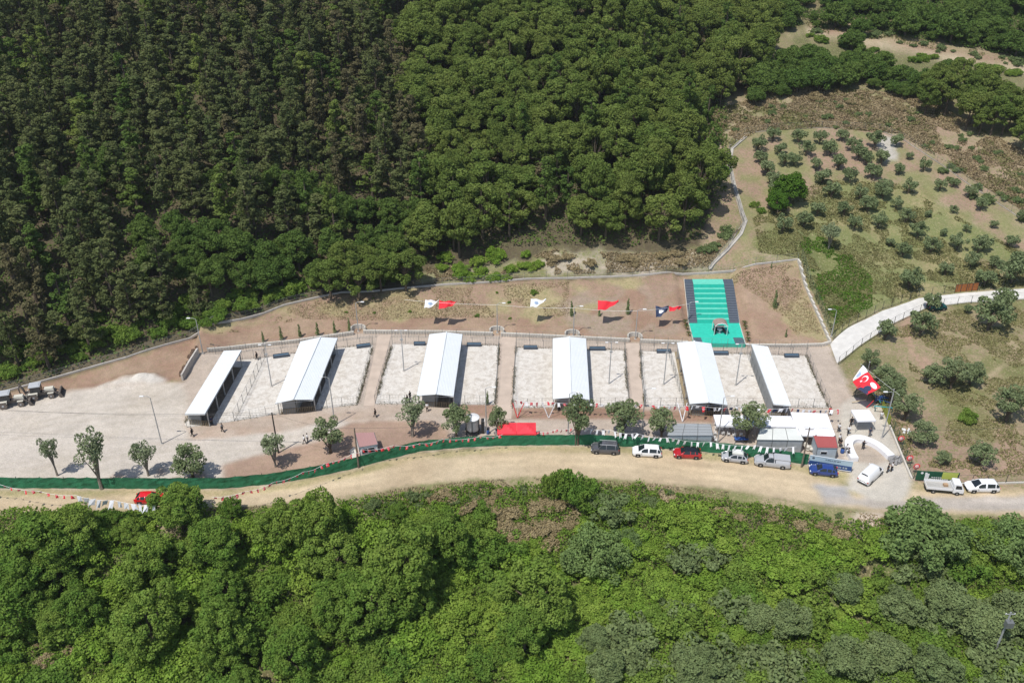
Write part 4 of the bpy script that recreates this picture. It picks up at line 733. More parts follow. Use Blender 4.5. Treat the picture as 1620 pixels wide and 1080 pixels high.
# perimeter fences
fence('perimeter_fence', FENCE, 1.7, 4.2, 'long wire fence on a pale concrete kerb at the forest foot', rails=(.95, .5), wires=1.2, base=(.28, .28, 'concrete'))
st = [(1262, 412), (1312, 545)]
W0, W1 = T(1262, 412), T(1313, 543); n = 13; root = empty('stepped_wall', tuple(W0), 0, 'stepped pale concrete wall running down the right end of the bank', 'wall'); m = MB()
for k in range(n):
    p, q = W0.lerp(W1, k / n), W0.lerp(W1, (k + 1) / n); zt = float(H(p.x, p.y)) + .45; c = (p + q) / 2; d = q - p; m.box((c.x, c.y, zt - .75), (d.xy.length - .01, .35, 1.5), math.atan2(d.y, d.x))
wpart(m, 'wall_steps', 'pale_concrete', root)
fence('perimeter_fence', [(1268, 408), (1290, 470), (1318, 538)], 2.0, 2.2, 'green mesh fence just outside the stepped concrete wall', postm='dark_green') if mat('dark_green', (.03, .08, .06), .6) else None
# concrete path going up right
def strip(name, up, dn, z, mt, n=60, kind='structure'):
    def samp(P):
        W = [T(a, b_) for a, b_ in P]; L_ = [0]
        for i in range(1, len(W)): L_.append(L_[-1] + (W[i] - W[i - 1]).xy.length)
        return [(float(np.interp(L_[-1] * k / n, L_, [p.x for p in W])), float(np.interp(L_[-1] * k / n, L_, [p.y for p in W]))) for k in range(n + 1)]
    A, B = samp(up), samp(dn); m = MB(); vs = []; C_ = 7
    for k in range(n + 1):
        for c in range(C_):
            t = c / (C_ - 1); x = A[k][0] * (1 - t) + B[k][0] * t; y = A[k][1] * (1 - t) + B[k][1] * t; vs.append((x, y, float(H(x, y)) + z))
        for (x, y) in (A[k], B[k]): vs.append((x, y, float(H(x, y)) - .3))
    s = C_ + 2; fs = []
    for k in range(n):
        for c in range(C_ - 1): fs.append((k * s + c + 1, (k + 1) * s + c + 1, (k + 1) * s + c, k * s + c))
        fs.append((k * s, (k + 1) * s, (k + 1) * s + C_, k * s + C_)); fs.append((k * s + C_ + 1, (k + 1) * s + C_ + 1, (k + 1) * s + C_ - 1, k * s + C_ - 1))
    m.add(vs, fs); o = m.build(name, mt); o['kind'] = kind; return o
mat('path_concrete', (.60, .585, .55), .95, .1, .9, .2)
strip('concrete_path', [(1313, 544), (1340, 520), (1396, 492), (1453, 472), (1513, 465), (1620, 457), (1760, 448)], [(1324, 575), (1347, 557.5), (1413, 511.7), (1467, 486.7), (1513, 480.7), (1620, 473), (1760, 465)], .09, 'path_concrete')
fence('path_fence', [(1320, 536), (1342, 517), (1396, 489), (1453, 469), (1513, 462), (1620, 454), (1720, 447)], 1.8, 2.6, 'upper dark post fence along the concrete path', postm='dark_steel', pr=.05, wires=1.3)
fence('path_fence', [(1326, 577), (1348, 559.5), (1414, 513.5), (1468, 488.5), (1514, 482.5), (1620, 475), (1720, 466)], 1.8, 2.6, 'lower dark post fence along the concrete path', postm='dark_steel', pr=.05, wires=1.3)
fence('road_fence', [(1512, 766), (1560, 766), (1620, 764), (1740, 764)], 1.8, 2.6, 'dark post fence along the road beyond the white cars', postm='dark_steel', pr=.05, wires=1.3, base=(.2, .3, 'pale_concrete'))
a, b_ = T(1510, 463), T(1546, 460); rt = empty('safety_netting', tuple(a), 0, 'translucent orange brown mesh panel on the upper path fence', 'netting'); m = MB()
m.slab([tuple(a + Vector((0, .1, .1))), tuple(b_ + Vector((0, .1, .1))), tuple(b_ + Vector((0, .18, 1.75))), tuple(a + Vector((0, .18, 1.75)))], .03); mat('orange_net', (.36, .13, .04), .9, .15, 3); wpart(m, 'net', 'orange_net', rt)
m = MB()
for k in range(5): q = a.lerp(b_, k / 4); m.tube([q + Vector((0, 0, -.2)), q + Vector((0, .1, 1.85))], .05, 5)
wpart(m, 'net_post', 'dark_steel', rt)
# drainage channel round the orchard
mat('channel_concrete', (.42, .40, .36), .95, .25, .35, .3)
def offs(P, w):
    W = [T(a, b_) for a, b_ in P]; A = []; B = []
    for i, p in enumerate(W):
        d = (W[min(i + 1, len(W) - 1)] - W[max(i - 1, 0)]); nn = Vector((-d.y, d.x, 0)).normalized() * w / 2; A.append(p + nn); B.append(p - nn)
    return A, B
def channel(name, P, label, w=.9):
    W = [T(a, b_) for a, b_ in P]; Q = []
    for i in range(len(W) - 1):
        n = max(1, int((W[i + 1] - W[i]).length / 1.0))
        for k in range(n): q = W[i].lerp(W[i + 1], k / n); Q.append(Vector((q.x, q.y, float(H(q.x, q.y)))))
    Q.append(W[-1]); root = empty(name, tuple(W[0]), 0, label, 'channel'); m = MB(); dk = MB(); Sx = []
    for i, p in enumerate(Q):
        d = (Q[min(i + 1, len(Q) - 1)] - Q[max(i - 1, 0)]); nn = Vector((-d.y, d.x, 0)).normalized(); z0 = max(float(H(*(p + nn * s).xy)) for s in (-w / 2, 0, w / 2)) + .12; p = Vector((p.x, p.y, z0))
        Sx.append([p + nn * a_ + Vector((0, 0, z)) for a_, z in ((w / 2, -.5), (w / 2, .1), (w / 2 - .16, .1), (w / 2 - .18, -.06), (-w / 2 + .18, -.06), (-w / 2 + .16, .1), (-w / 2, .1), (-w / 2, -.5))])
    vs = [v for s in Sx for v in s]; fs = [(i * 8 + k, i * 8 + k + 1, (i + 1) * 8 + k + 1, (i + 1) * 8 + k) for i in range(len(Sx) - 1) for k in range(7)]; m.add(vs, fs); wpart(m, 'channel_body', 'channel_concrete', root); return root
channel('drainage_channel', [(1122, 428), (1150, 397), (1172, 371), (1180, 350), (1172, 328), (1163, 298), (1155, 262), (1158, 236), (1180, 217)], 'curving concrete drainage channel left of the olive orchard', .7)
mat('dirty_concrete', (.30, .27, .22), 1, .25, .6, .3)
fence('orchard_fence', [(1124, 424), (1152, 392), (1176, 352), (1168, 326), (1159, 296), (1151, 262), (1154, 232), (1178, 212), (1230, 205), (1300, 202), (1390, 206), (1430, 222), (1500, 268), (1560, 310), (1640, 362)], 1.6, 3.2, 'thin wire fence following the channel around the top of the orchard', wires=1.5, base=(.3, .12, 'dirty_concrete'))
# ------------------------------------------------------------------ sheds
def shed(label, TL, TR, BR, BL, RT=None, RB=None, ze=3.0, zr=3.75, mono=None):
    q = lambda p, z: G(p[0], p[1], z)
    root = empty('livestock_shed', tuple(q(((TL[0] + BR[0]) / 2, (TL[1] + BR[1]) / 2), 0) * 1.0), 0, label, 'shed', 'open livestock sheds'); m = MB(); tk = .08
    if RT:
        a, b_, c, d, e, f = q(TL, ze), q(TR, ze), q(BR, ze), q(BL, ze), q(RT, zr), q(RB, zr)
        m.slab([d, f, e, a], tk); m.slab([f, c, b_, e], tk)
        c_ = MB(); c_.tube([e + Vector((0, 0, .03)), f + Vector((0, 0, .03))], .13, 6); wpart(c_, 'ridge_cap', 'white_roof', root)
    else:
        zl, zr_ = mono; a, b_, c, d = q(TL, zl), q(TR, zr_), q(BR, zr_), q(BL, zl); m.slab([d, c, b_, a], tk)
    wpart(m, 'roof', 'sheet_roof', root)
    post = MB().box((0, 0, -.1), (.16, .16, 5.6)).mesh('post', 'galv'); L_ = [(a, d), (b_, c)]
    for A, B in L_:
        for k in range(5):
            p = A.lerp(B, .03 + .94 * k / 4); inn = ((a + b_ + c + d) / 4 - p); inn.z = 0; p = p + inn.normalized() * .35; h = p.z - .1
            part('post', post, root, (p.x - root.location.x, p.y - root.location.y, h / 2 - root.location.z), sc=(1, 1, h / 5.6))
    m = MB()
    for A, B in L_: m.tube([A - Vector((0, 0, .18)), B - Vector((0, 0, .18))], .07, 4)
    for k in range(7):
        p, r_ = a.lerp(d, k / 6), b_.lerp(c, k / 6); m.tube([p - Vector((0, 0, .18)), r_ - Vector((0, 0, .18))], .06, 4)
    wpart(m, 'roof_frame', 'galv', root)
    # front and back half walls, central feed wall
    m = MB(); cen = lambda A, B, t, z: Vector((A.x + (B.x - A.x) * t, A.y + (B.y - A.y) * t, z))
    def wl_(A, B, z0, z1, t=.12):
        d_ = B - A; nn = Vector((-d_.y, d_.x, 0)).normalized() * t / 2; lo, hi = Vector((0, 0, z0)), Vector((0, 0, z1)); A = Vector((A.x, A.y, 0)); B = Vector((B.x, B.y, 0))
        m.add([A - nn + lo, B - nn + lo, B + nn + lo, A + nn + lo, A - nn + hi, B - nn + hi, B + nn + hi, A + nn + hi], [(3, 2, 1, 0), (4, 5, 6, 7), (0, 1, 5, 4), (2, 3, 7, 6), (0, 4, 7, 3), (1, 2, 6, 5)])
    fl, fr, bl, br = cen(d, a, .05, 0), cen(c, b_, .05, 0), cen(a, d, .05, 0), cen(b_, c, .05, 0)
    if RT:
        mf, mb_ = (fl + fr) / 2, (bl + br) / 2; wl_(mf, mb_, 0, 2.9)
        wl_(cen(fl, fr, .12, 0), cen(fl, fr, .47, 0), 0, 2.6)
        wl_(cen(bl, br, .05, 0), cen(bl, br, .95, 0), 0, 2.7)
    else:
        side = (fl, bl) if mono[0] <= mono[1] else (fr, br); wl_(side[0], side[1], 0, mono[0] - .2 if mono[0] <= mono[1] else mono[1] - .2)
        wl_(cen(fl, fr, .05, 0), cen(fl, fr, .6, 0), 0, 2.5)
    wpart(m, 'partition_wall', 'wall_grey', root)
    m = MB()
    n = int((fr - fl).length / .28)
    for k in range(n):
        p = cen(fl, fr, (k + .5) / n, 0); m.box((p.x, p.y - .12, .55), (.07, .07, 1.1))
    m.tube([fl + Vector((0, -.12, 1.05)), fr + Vector((0, -.12, 1.05))], .04, 4); wpart(m, 'feed_rail', 'straw', root)
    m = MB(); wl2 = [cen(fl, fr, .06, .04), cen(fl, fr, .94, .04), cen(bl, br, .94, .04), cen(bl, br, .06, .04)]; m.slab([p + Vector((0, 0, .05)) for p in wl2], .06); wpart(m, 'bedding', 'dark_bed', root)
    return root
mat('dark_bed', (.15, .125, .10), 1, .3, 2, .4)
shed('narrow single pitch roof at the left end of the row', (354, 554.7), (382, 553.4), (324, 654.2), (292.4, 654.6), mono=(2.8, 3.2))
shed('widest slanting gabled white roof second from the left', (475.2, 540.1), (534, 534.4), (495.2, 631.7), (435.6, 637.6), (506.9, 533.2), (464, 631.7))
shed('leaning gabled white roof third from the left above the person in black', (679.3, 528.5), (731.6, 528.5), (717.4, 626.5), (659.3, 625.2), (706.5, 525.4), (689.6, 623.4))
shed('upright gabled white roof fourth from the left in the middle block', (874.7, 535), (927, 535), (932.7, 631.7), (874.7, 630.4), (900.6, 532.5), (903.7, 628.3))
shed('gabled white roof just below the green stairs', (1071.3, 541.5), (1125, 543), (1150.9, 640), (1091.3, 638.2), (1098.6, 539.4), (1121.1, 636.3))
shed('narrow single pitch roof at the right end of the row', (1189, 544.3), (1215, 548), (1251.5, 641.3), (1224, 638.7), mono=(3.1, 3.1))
# dark dirt strips beside the right sheds
for P in ([(1067, 556), (1073, 556), (1092, 642), (1083, 642)], [(1186, 560), (1193, 560), (1222, 643), (1211, 643)]): sheet('manure_strip', P, .045, 'straw')
# ------------------------------------------------------------------ green stairs
S0, S1 = G(1089.5, 511, .8), G(1170, 511, .8); F0, F1 = G(1098, 543, .8), G(1179.5, 543.5, .8); Tt0, Tt1 = T(1082, 444), T(1158, 444)
root = empty('turf_stairs', tuple(G(1130, 530, 0)), 0, 'wide stairs covered in green artificial turf with dark slatted side steps', 'stairs'); m = MB()
m.slab([F0, F1, S1, S0], 1.1); wpart(m, 'platform', 'turf', root)
tq = Vector((0, 0, 0)); ytop = (Tt0.y + Tt1.y) / 2; ztop = float(H((Tt0.x + Tt1.x) / 2, ytop)) + .35
L0, L1 = S0.copy(), S1.copy(); U0, U1 = Vector((Tt0.x, ytop, ztop)), Vector((Tt1.x, ytop, ztop)); LAND = .13
m = MB(); m2 = MB(); ms = {0: MB(), .802: MB()}; ml = MB()
def at_(t, s, z): x0 = L0.x + (U0.x - L0.x) * t; x1 = L1.x + (U1.x - L1.x) * t; y = L0.y + (ytop - L0.y) * t; return Vector((x0 + (x1 - x0) * s, y, z))
NS = 8; SL = 24; z0 = .8; tw = 1 - LAND
for k in range(NS):
    ta, tb = tw * k / NS, tw * (k + 1) / NS; za = z0 + (ztop - z0) * (k + 1) / NS
    zb = z0 + (ztop - z0) * k / NS
    ml_ = (za - zb)
    t1 = ta + (tb - ta) * .55
    m.slab([at_(t1, .17, za), at_(t1, .80, za), at_(tb, .80, za), at_(tb, .17, za)], 1.4)
    m2.add([at_(ta, .17, zb + .01), at_(ta, .80, zb + .01), at_(t1, .80, za - .02), at_(t1, .17, za - .02)], [(0, 1, 2, 3)])
for k in range(SL):
    ta, tb = tw * k / SL, tw * (k + 1) / SL; za = z0 + (ztop - z0) * (k + 1) / SL
    for s0, s1 in ((0, .168), (.802, 1)):
        ms[s0].slab([at_(ta, s0, za), at_(ta, s1, za), at_(tb, s1, za), at_(tb, s0, za)], 1.3); ml.slab([at_(ta - .002, s0, za + .012), at_(ta - .002, s1, za + .012), at_(ta + .006, s1, za + .012), at_(ta + .006, s0, za + .012)], .05)
m.slab([at_(tw, .17, ztop + .012), at_(tw, .80, ztop + .012), at_(1, .80, ztop + .012), at_(1, .17, ztop + .012)], 1.2)
for s0, s1 in ((0, .168), (.802, 1)): ms[s0].slab([at_(tw, s0, ztop + .012), at_(tw, s1, ztop + .012), at_(1, s1, ztop + .012), at_(1, s0, ztop + .012)], 1.2)
wpart(m, 'turf_tread', 'turf_pale', root); wpart(m2, 'turf_riser', 'turf_riser', root); wpart(ms[0], 'side_steps', 'slate', root); wpart(ms[.802], 'side_steps', 'slate', root); wpart(ml, 'step_nosing', 'slate_line', root)['kind'] = 'stuff'
m = MB()
for A, B in ((F0, S0), (F1, S1), (S0, U0), (S1, U1)): m.tube([A + Vector((0, 0, .02)), B + Vector((0, 0, .02))], .09, 4)
wpart(m, 'edge_kerb', 'pale_concrete', root)
m = MB()
for c0, c1 in ((.0, .17), (.80, .99)):
    for k in range(4):
        p, q = F0.lerp(F1, c0), F0.lerp(F1, c1); dy = 2.2 - .55 * k; m.slab([p + Vector((0.05, dy - .55, .015)), q + Vector((.05, dy - .55, .015)), q + Vector((-.02, dy - .05, .015)), p + Vector((-.02, dy - .05, .015))], .03)
wpart(m, 'front_steps', 'slate', root)
# gazebo on the platform
p = G(1138, 526, .8); root = empty('gazebo', tuple(p), 0, 'small gazebo with brown curved roof on the green turf platform', 'gazebo'); m = MB()
for k in range(10):
    t0, t1 = math.pi * (.12 + .76 * k / 10), math.pi * (.12 + .76 * (k + 1) / 10); x0, z0_, x1, z1 = -1.35 * math.cos(t0), 1.7 + .85 * math.sin(t0), -1.35 * math.cos(t1), 1.7 + .85 * math.sin(t1); m.slab([(x0, -1.0, z0_), (x1, -1.0, z1), (x1, 1.1, z1), (x0, 1.1, z0_)], .06)
m.build('curved_roof', 'gazebo_roof', root) if mat('gazebo_roof', (.30, .23, .20), .8, .1, 2) else None
pm = MB().tube([(0, 0, 0), (0, 0, 2.0)], .06, 6).mesh('post', 'white_paint')
for x, y in ((-1.2, -.95), (1.2, -.95), (-1.2, 1.05), (1.2, 1.05)): part('post', pm, root, (x, y, 0))
m = MB(); m.tube([(-1.25, -1.0, 1.95), (-.7, -1.0, 2.45), (0, -1.0, 2.6), (.7, -1, 2.45), (1.25, -1, 1.95)], .06, 6).tube([(-1.25, -1, 1.95), (1.25, -1, 1.95)], .04, 5); m.build('arch_frame', 'white_paint', root)
m = MB(); m.box((0, .75, .4), (2.0, .4, .08)).box((0, 1.0, .75), (2.0, .06, .6)).box((-.95, 0, .4), (.4, 1.6, .08)).box((.95, 0, .4), (.4, 1.6, .08)).box((0, .75, .2), (1.9, .3, .38)); m.build('bench', 'black_plastic', root)
m = MB(); m.lathe([(.35, 0), (.08, .06), (.07, .68), (.5, .70), (.5, .76)], (0, 0, 0), 14); m.build('table', 'white_paint', root)
# small palms beside the platform
mat('palm_pot', (.30, .22, .05), .8)
for a, b_, lb in [(1084, 512, 'top left of the turf platform'), (1085.5, 520, 'middle left of the turf platform'), (1089, 531, 'bottom left of the turf platform'), (1177, 514, 'first from the top right of the platform'), (1178.5, 521, 'second on the right of the platform'), (1182, 531, 'third on the right of the platform'), (1183, 540, 'lowest on the right of the platform')]:
    p = T(a, b_); rt = empty('potted_palm', tuple(p), random.random(), 'little dark palm with yellow leaves, ' + lb, 'palm', 'small palms beside the turf platform')
    P_ = []; Q_ = []; m = MB()
    for k in range(9):
        an = 6.28 * k / 9; m.tube([(0, 0, .5), (.3 * math.cos(an), .3 * math.sin(an), .85), (.65 * math.cos(an), .65 * math.sin(an), .6)], [.05, .07, .02], 4)
    m.build('fronds', 'frond', rt) if mat('frond', (.06, .08, .02), .8, .3, 2) else None
    MB().lathe([(.12, -.1), (.1, .25), (.06, .55)], n=8).build('trunk', 'palm_pot', rt)
# ------------------------------------------------------------------ lamps and poles
def wire(name, pts, label, sag=.8, r=.02, cat='cable', mt='wire'):
    m = MB()
    for a, b_ in zip(pts[:-1], pts[1:]):
        a, b_ = Vector(a), Vector(b_); m.tube([a.lerp(b_, k / 14) - Vector((0, 0, sag * 4 * (k / 14) * (1 - k / 14))) for k in range(15)], r, 4)
    o = m.build(name, mt); return tag(o, label, cat)
def lamp(a, b_, h, kind, label, dirx=1, z=None, group=None):
    p = T(a, b_) if z is None else G(a, b_, z); rt = empty('street_lamp', tuple(p), 0, label, 'street lamp', group)
    MB().tube([(0, 0, -.1), (0, 0, h)], [.11, .06], 8).build('pole', 'galv', rt); MB().box((0, 0, .03), (.45, .45, .12)).build('base_plate', 'concrete', rt)
    if kind == 'double':
        MB().tube([(-.75, 0, h - .05), (0, 0, h + .1), (.75, 0, h - .05)], .035, 5).build('arm', 'galv', rt)
        for s in (-1, 1): MB().box((s * .85, -.05, h - .02), (.5, .22, .10)).build('lamp_head', 'white_paint', rt)
        MB().box((0, -.12, h * .78), (.5, .12, .3)).build('sensor_box', 'galv', rt)
    else:
        MB().tube([(0, 0, h), (dirx * .4, 0, h + .25), (dirx * 1.0, 0, h + .3)], .04, 5).build('arm', 'galv', rt); MB().box((dirx * 1.3, 0, h + .3), (.7, .28, .10), taper=.8).build('lamp_head', 'white_paint', rt)
    return rt
for a, b_, lb in [(429.9, 611, 'in the pen right of the slanting divider fence'), (639, 587, 'in the pen left of the third roof'), (963.3, 607, 'in the pen right of the upright square roof'), (1049.8, 608.3, 'in the pen left of the fifth roof'), (1163.9, 609.7, 'in the pen between the two rightmost roofs')]:
    lamp(a, b_, 8.6, 'double', 'tall galvanised two headed lamp ' + lb, group='two headed lamps in the pens')
for a, b_, h, dx, lb in [(529.7, 672, 9.2, -1, 'beside the path in front of the widest slanting roof'), (256, 702, 9.0, -1, 'alone on the bright gravel at left'), (769.5, 687, 9.0, 1, 'between the water tank and the narrow olive tree'), (898.5, 687, 8.0, 1, 'behind the green screen below the upright roof'), (1015.7, 677, 7.6, 1, 'on the path between the two wide olive trees'), (1134.9, 700, 8.8, 1, 'left of the plastic chairs'), (1395, 693, 8.8, -1, 'beside the white horseshoe table at the gate'), (1315, 532, 5.6, -1, 'at the corner where the stepped wall meets the path'), (321, 559, 7.2, -1, 'beside the soil heap behind the first shed')]:
    lamp(a, b_, h, 'single', 'single headed street lamp ' + lb, dx)
LT = []
for a, b_, lb in [(567, 524, 'at the niche left of the second path'), (786.7, 526, 'at the niche between second and third block'), (907, 531, 'behind the upright square roof'), (1005, 536, 'at the niche between third and fourth block'), (1088, 509, 'on the dark left steps of the green stairs')]:
    o = lamp(a, b_, 6.2 if a < 1050 else 4.2, 'single', 'slim lamp carrying the flag rope ' + lb, 1); LT.append(o.location + Vector((0, 0, 6.1 if a < 1050 else 4.1)))
def upole(px, py, h, label, arms=True, r=.15, z=None, mt='wood_pole'):
    p = G(px, py, 0) if z is None else T(px, py); rt = empty('utility_pole', tuple(p), 0, label, 'utility pole'); MB().tube([(0, 0, -.3), (0, 0, h)], [r, r * .65], 8).build('pole', mt, rt)
    if arms: MB().box((0, 0, h - .35), (1.3, .09, .09)).build('crossarm', mt, rt); m = MB(); [m.lathe([(.05, 0), (.06, .1), (.03, .16)], (x, 0, h - .3), 6) for x in (-.55, 0, .55)]; m.build('insulators', 'white_paint', rt)
    return p + Vector((0, 0, h))
mat('dark_wood', (.05, .045, .04), .9)
pa = upole(440.7, 716, 7.8, 'dark wooden utility pole beside an airy olive tree in the yard', mt='dark_wood'); pb = upole(567.5, 739.5, 7.6, 'wooden utility pole in front of the small pinkish roofed cabin', False); pc = upole(1267.8, 738.5, 7.6, 'wooden utility pole left of the red roofed guard booth', True)
pd = upole(910, 704.5, 7.2, 'thin wooden pole in the green screen beside an olive tree', False, .08)
pe = upole(1570, 1040, 8.5, 'grey pole with transformer box rising from the lower right thicket', True, .16, 1, 'galv'); rt = [o for o in bpy.data.objects if o.name.startswith('utility_pole')][-1]
MB().box((0, -.45, 6.9), (.9, .7, .9)).lathe([(.09, 7.35), (.05, 7.7)], (0, -.45, 0), 8).build('transformer', 'steel', rt)
pl = G(-160, 700, 0) + Vector((0, 0, 7.6))
wire('power_line', [pl, pa, pb], 'thin cable over the yard from the left edge to the pinkish roofed cabin', .9); wire('power_line', [pl + Vector((0, 1.2, 0)), pa + Vector((.5, 0, -.3))], 'second thin cable above the bright gravel', 1.3)
wire('power_line', [pb, pd, pc], 'long cable over the road from the left cabin to the red roofed booth', 1.0); wire('power_line', [pc, G(1700, 730, 0) + Vector((0, 0, 8))], 'cable from the pole at the booth to the right edge', 1.2); wire('power_line', [pe, pe + Vector((60, 8, 4))], 'cable from the transformer pole to the right', 1.0)
# ------------------------------------------------------------------ green screen along the road
GS = [(-120, 772.5), (0, 772), (120, 772.5), (233, 773), (350, 773), (433, 765.5), (500, 754), (560, 741), (612, 727), (664, 714), (740, 707), (793, 705), (860, 704), (930, 704), (981, 706), (1040, 709), (1100, 713.5), (1160, 719), (1220, 727), (1277, 735)]
W = [G(a, b_, 0) for a, b_ in GS]; root = empty('screen_fence', tuple(W[0]), 0, 'long dark green mesh screen fence between yard and dirt road', 'fence'); m = MB(); Q = []
for i in range(len(W) - 1):
    n = max(1, int((W[i + 1] - W[i]).length / .7)); Q += [W[i].lerp(W[i + 1], k / n) for k in range(n)]
Q.append(W[-1]); vs = []
r_ = random.Random(9)
for i, q in enumerate(Q):
    for f, z in enumerate((.04, .55, 1.1, 1.6, 2.08)):
        o_ = math.sin(i * 1.7 + f) * .05 + r_.uniform(-.05, .05); vs.append((q.x, q.y + o_, z + (r_.uniform(-.05, .04) if z > 2 else 0)))
nq = len(Q); vs2 = [(x, y + .04, z) for x, y, z in vs]
fs = [(i * 5 + k, (i + 1) * 5 + k, (i + 1) * 5 + k + 1, i * 5 + k + 1) for i in range(nq - 1) for k in range(4)]; m.add(vs, fs); m.add(vs2, [f[::-1] for f in fs])
wpart(m, 'screen_cloth', 'green_net', root)
pm = MB().tube([(0, .12, -.2), (0, .12, 2.2)], .045, 5).mesh('post', 'dark_green')
for q in Q[::5][:100]: part('post', pm, root, q - W[0])

# ------------------------------------------------------------------ canopies, booths, tank
def canopy(px, py, wx, wy, rz, label, cloth='white_cloth', h=2.35, peak=.7, group=None, pos=None):
    p = pos if pos is not None else G(px, py, h); p = Vector((p.x, p.y, 0)); rt = empty('canopy_tent', tuple(p), rz, label, 'canopy tent', group); m = MB(); x, y = wx / 2, wy / 2; n = 8; vs = []
    for j in range(n + 1):
        for i in range(n + 1):
            u, v = i / n * 2 - 1, j / n * 2 - 1; t = max(abs(u), abs(v)); e = min(abs(u), abs(v)) / (t + 1e-6); z = h + peak * (1 - t) ** 1.15 - .10 * (1 - e) * t * (1 - t) * 3; vs.append((u * x, v * y, z))
    m.add(vs, [(j * (n + 1) + i, j * (n + 1) + i + 1, (j + 1) * (n + 1) + i + 1, (j + 1) * (n + 1) + i) for j in range(n) for i in range(n)])
    m.build('canopy_cloth', cloth, rt); m = MB()
    for (ax, ay, bx, by) in ((-x, -y, x, -y), (x, -y, x, y), (x, y, -x, y), (-x, y, -x, -y)):
        m.slab([(ax, ay, h + .0), (bx, by, h + .0), (bx * 1.01, by * 1.01, h - .24), (ax * 1.01, ay * 1.01, h - .24)], .012)
    m.build('valance', cloth, rt); lm = MB().box((0, 0, h / 2), (.05, .05, h)).mesh('leg', 'galv')
    for sx in (-1, 1):
        for sy in (-1, 1): part('leg', lm, rt, (sx * (x - .08), sy * (y - .08), 0))
    return rt
c = G(817.5, 677, 2.35); mat('red_canopy', (.80, .05, .07), .7)
canopy(0, 0, 3.05, 2.95, 0, 'left bay of the bright red canopy by the green screen', 'red_canopy', pos=c - Vector((1.55, 0, 0)), group='red canopies'); canopy(0, 0, 3.05, 2.95, 0, 'right bay of the bright red canopy by the green screen', 'red_canopy', pos=c + Vector((1.55, 0, 0)), group='red canopies')
for k, lb in enumerate(['leftmost white canopy above the plastic chairs', 'second white canopy behind the dense olive tree', 'third white canopy right of the dense olive tree', 'fourth white canopy touching the big white tent group']):
    c = G(1146.5 + 31 * k, 664.5 + .6 * k, 2.35); canopy(0, 0, 3.1, 3.0, R(-1), lb, pos=c, group='row of white canopies', peak=.35)
c = G(1286, 670.5, 2.5)
for sx, sy, lb in ((-1, 1, 'back left quarter of the big white tent group'), (1, 1, 'back right quarter of the big white tent group'), (-1, -1, 'front left quarter of the big white tent group'), (1, -1, 'front right quarter of the big white tent group behind the red roofed booth')):
    a_ = R(-4); o_ = Vector((sx * 1.46 * math.cos(a_) - sy * 1.55 * math.sin(a_), sx * 1.46 * math.sin(a_) + sy * 1.55 * math.cos(a_), 0)); canopy(0, 0, 2.9, 3.08, a_, lb, pos=c + o_, h=2.5, group='big white tent group', peak=.3)
canopy(1366, 656.5, 3.0, 3.0, R(2), 'single white canopy at the gate road above the horseshoe table', peak=.3)
# long grey container, three bay white cabin, guard booth, pinkish cabin
def cabin(name, quad, h, label, roofm, wallm, bays=1, cat='cabin', window=None, over=.08, seams=True, door=None):
    q = [G(a, b_, h) for a, b_ in quad]; rt = empty(name, (float((q[0].x + q[2].x) / 2), float((q[0].y + q[2].y) / 2), 0), 0, label, cat); c = sum(q, Vector()) / 4; ins = [Vector((c.x + (p.x - c.x) * .965, c.y + (p.y - c.y) * .965, 0)) for p in q]
    m = MB(); m.prism([(p.x, p.y) for p in ins[::-1]], 0, h - .06); wpart(m, 'wall', wallm, rt)
    m = MB(); m.slab([p for p in [q[3], q[2], q[1], q[0]]], .12)
    wpart(m, 'roof', roofm, rt)
    if seams:
        m = MB()
        for k in range(bays + 1):
            a, b_ = q[0].lerp(q[1], k / bays), q[3].lerp(q[2], k / bays); m.tube([a + Vector((0, 0, .01)), b_ + Vector((0, 0, .01))], .045, 4); f_ = ins[3].lerp(ins[2], k / bays); m.tube([f_ + Vector((0, -.03, .05)), f_ + Vector((0, -.03, h - .15))], .05, 4)
        m.tube([q[3] + Vector((0, -.02, -.08)), q[2] + Vector((0, -.02, -.08))], .05, 4); wpart(m, 'frame', 'steel', rt)
    if window:
        for u0, u1, z0, z1 in window:
            a, b_ = ins[3].lerp(ins[2], u0), ins[3].lerp(ins[2], u1); nrm = Vector(((b_ - a).y, -(b_ - a).x, 0)).normalized() * .03; cc = (a + b_) / 2 + nrm; ang = math.atan2((b_ - a).y, (b_ - a).x)
            m = MB(); m.box((cc.x, cc.y, (z0 + z1) / 2), ((b_ - a).length + .12, .05, z1 - z0 + .12), ang); wn_ = wpart(m, 'window', 'white_paint', rt); m = MB(); m.box((cc.x + nrm.x, cc.y + nrm.y, (z0 + z1) / 2), ((b_ - a).length, .03, z1 - z0), ang); m.v = [(x - rt.location.x, y - rt.location.y, z) for x, y, z in m.v]; m.build('pane', 'glass', wn_)
    return rt
stripes('container_roof', (.34, .36, .37), (.30, .32, .33), 1, .3, .5); mat('container_wall', (.42, .47, .50), .6, .06, 2); mat('cabin_roof', (.66, .68, .64), .6, .05, 1); mat('cabin_wall', (.36, .38, .39), .7, .08, 1.5)
stripes('red_roof', (.40, .10, .09), (.36, .08, .075), 0, .25, .6); mat('booth_wall', (.42, .48, .52), .6, .05, 2); stripes('pink_roof', (.42, .24, .22), (.36, .20, .19), 0, .25, .6)
rt = cabin('long_container', [(1063.7, 669.6), (1124.4, 670.4), (1128, 688), (1055.5, 688)], 2.5, 'long low grey container with lengthwise ribbed roof behind the green screen', 'container_roof', 'container_wall', 3, 'container')
m = MB()
for k in range(1, 4): a, b_ = G(1063.7 - 2.05 * k, 669.6 + 4.6 * k, 2.53), G(1124.4 + .9 * k, 670.4 + 4.4 * k, 2.53); m.tube([a, b_], .035, 4)
wpart(m, 'roof_rib', 'steel', rt)
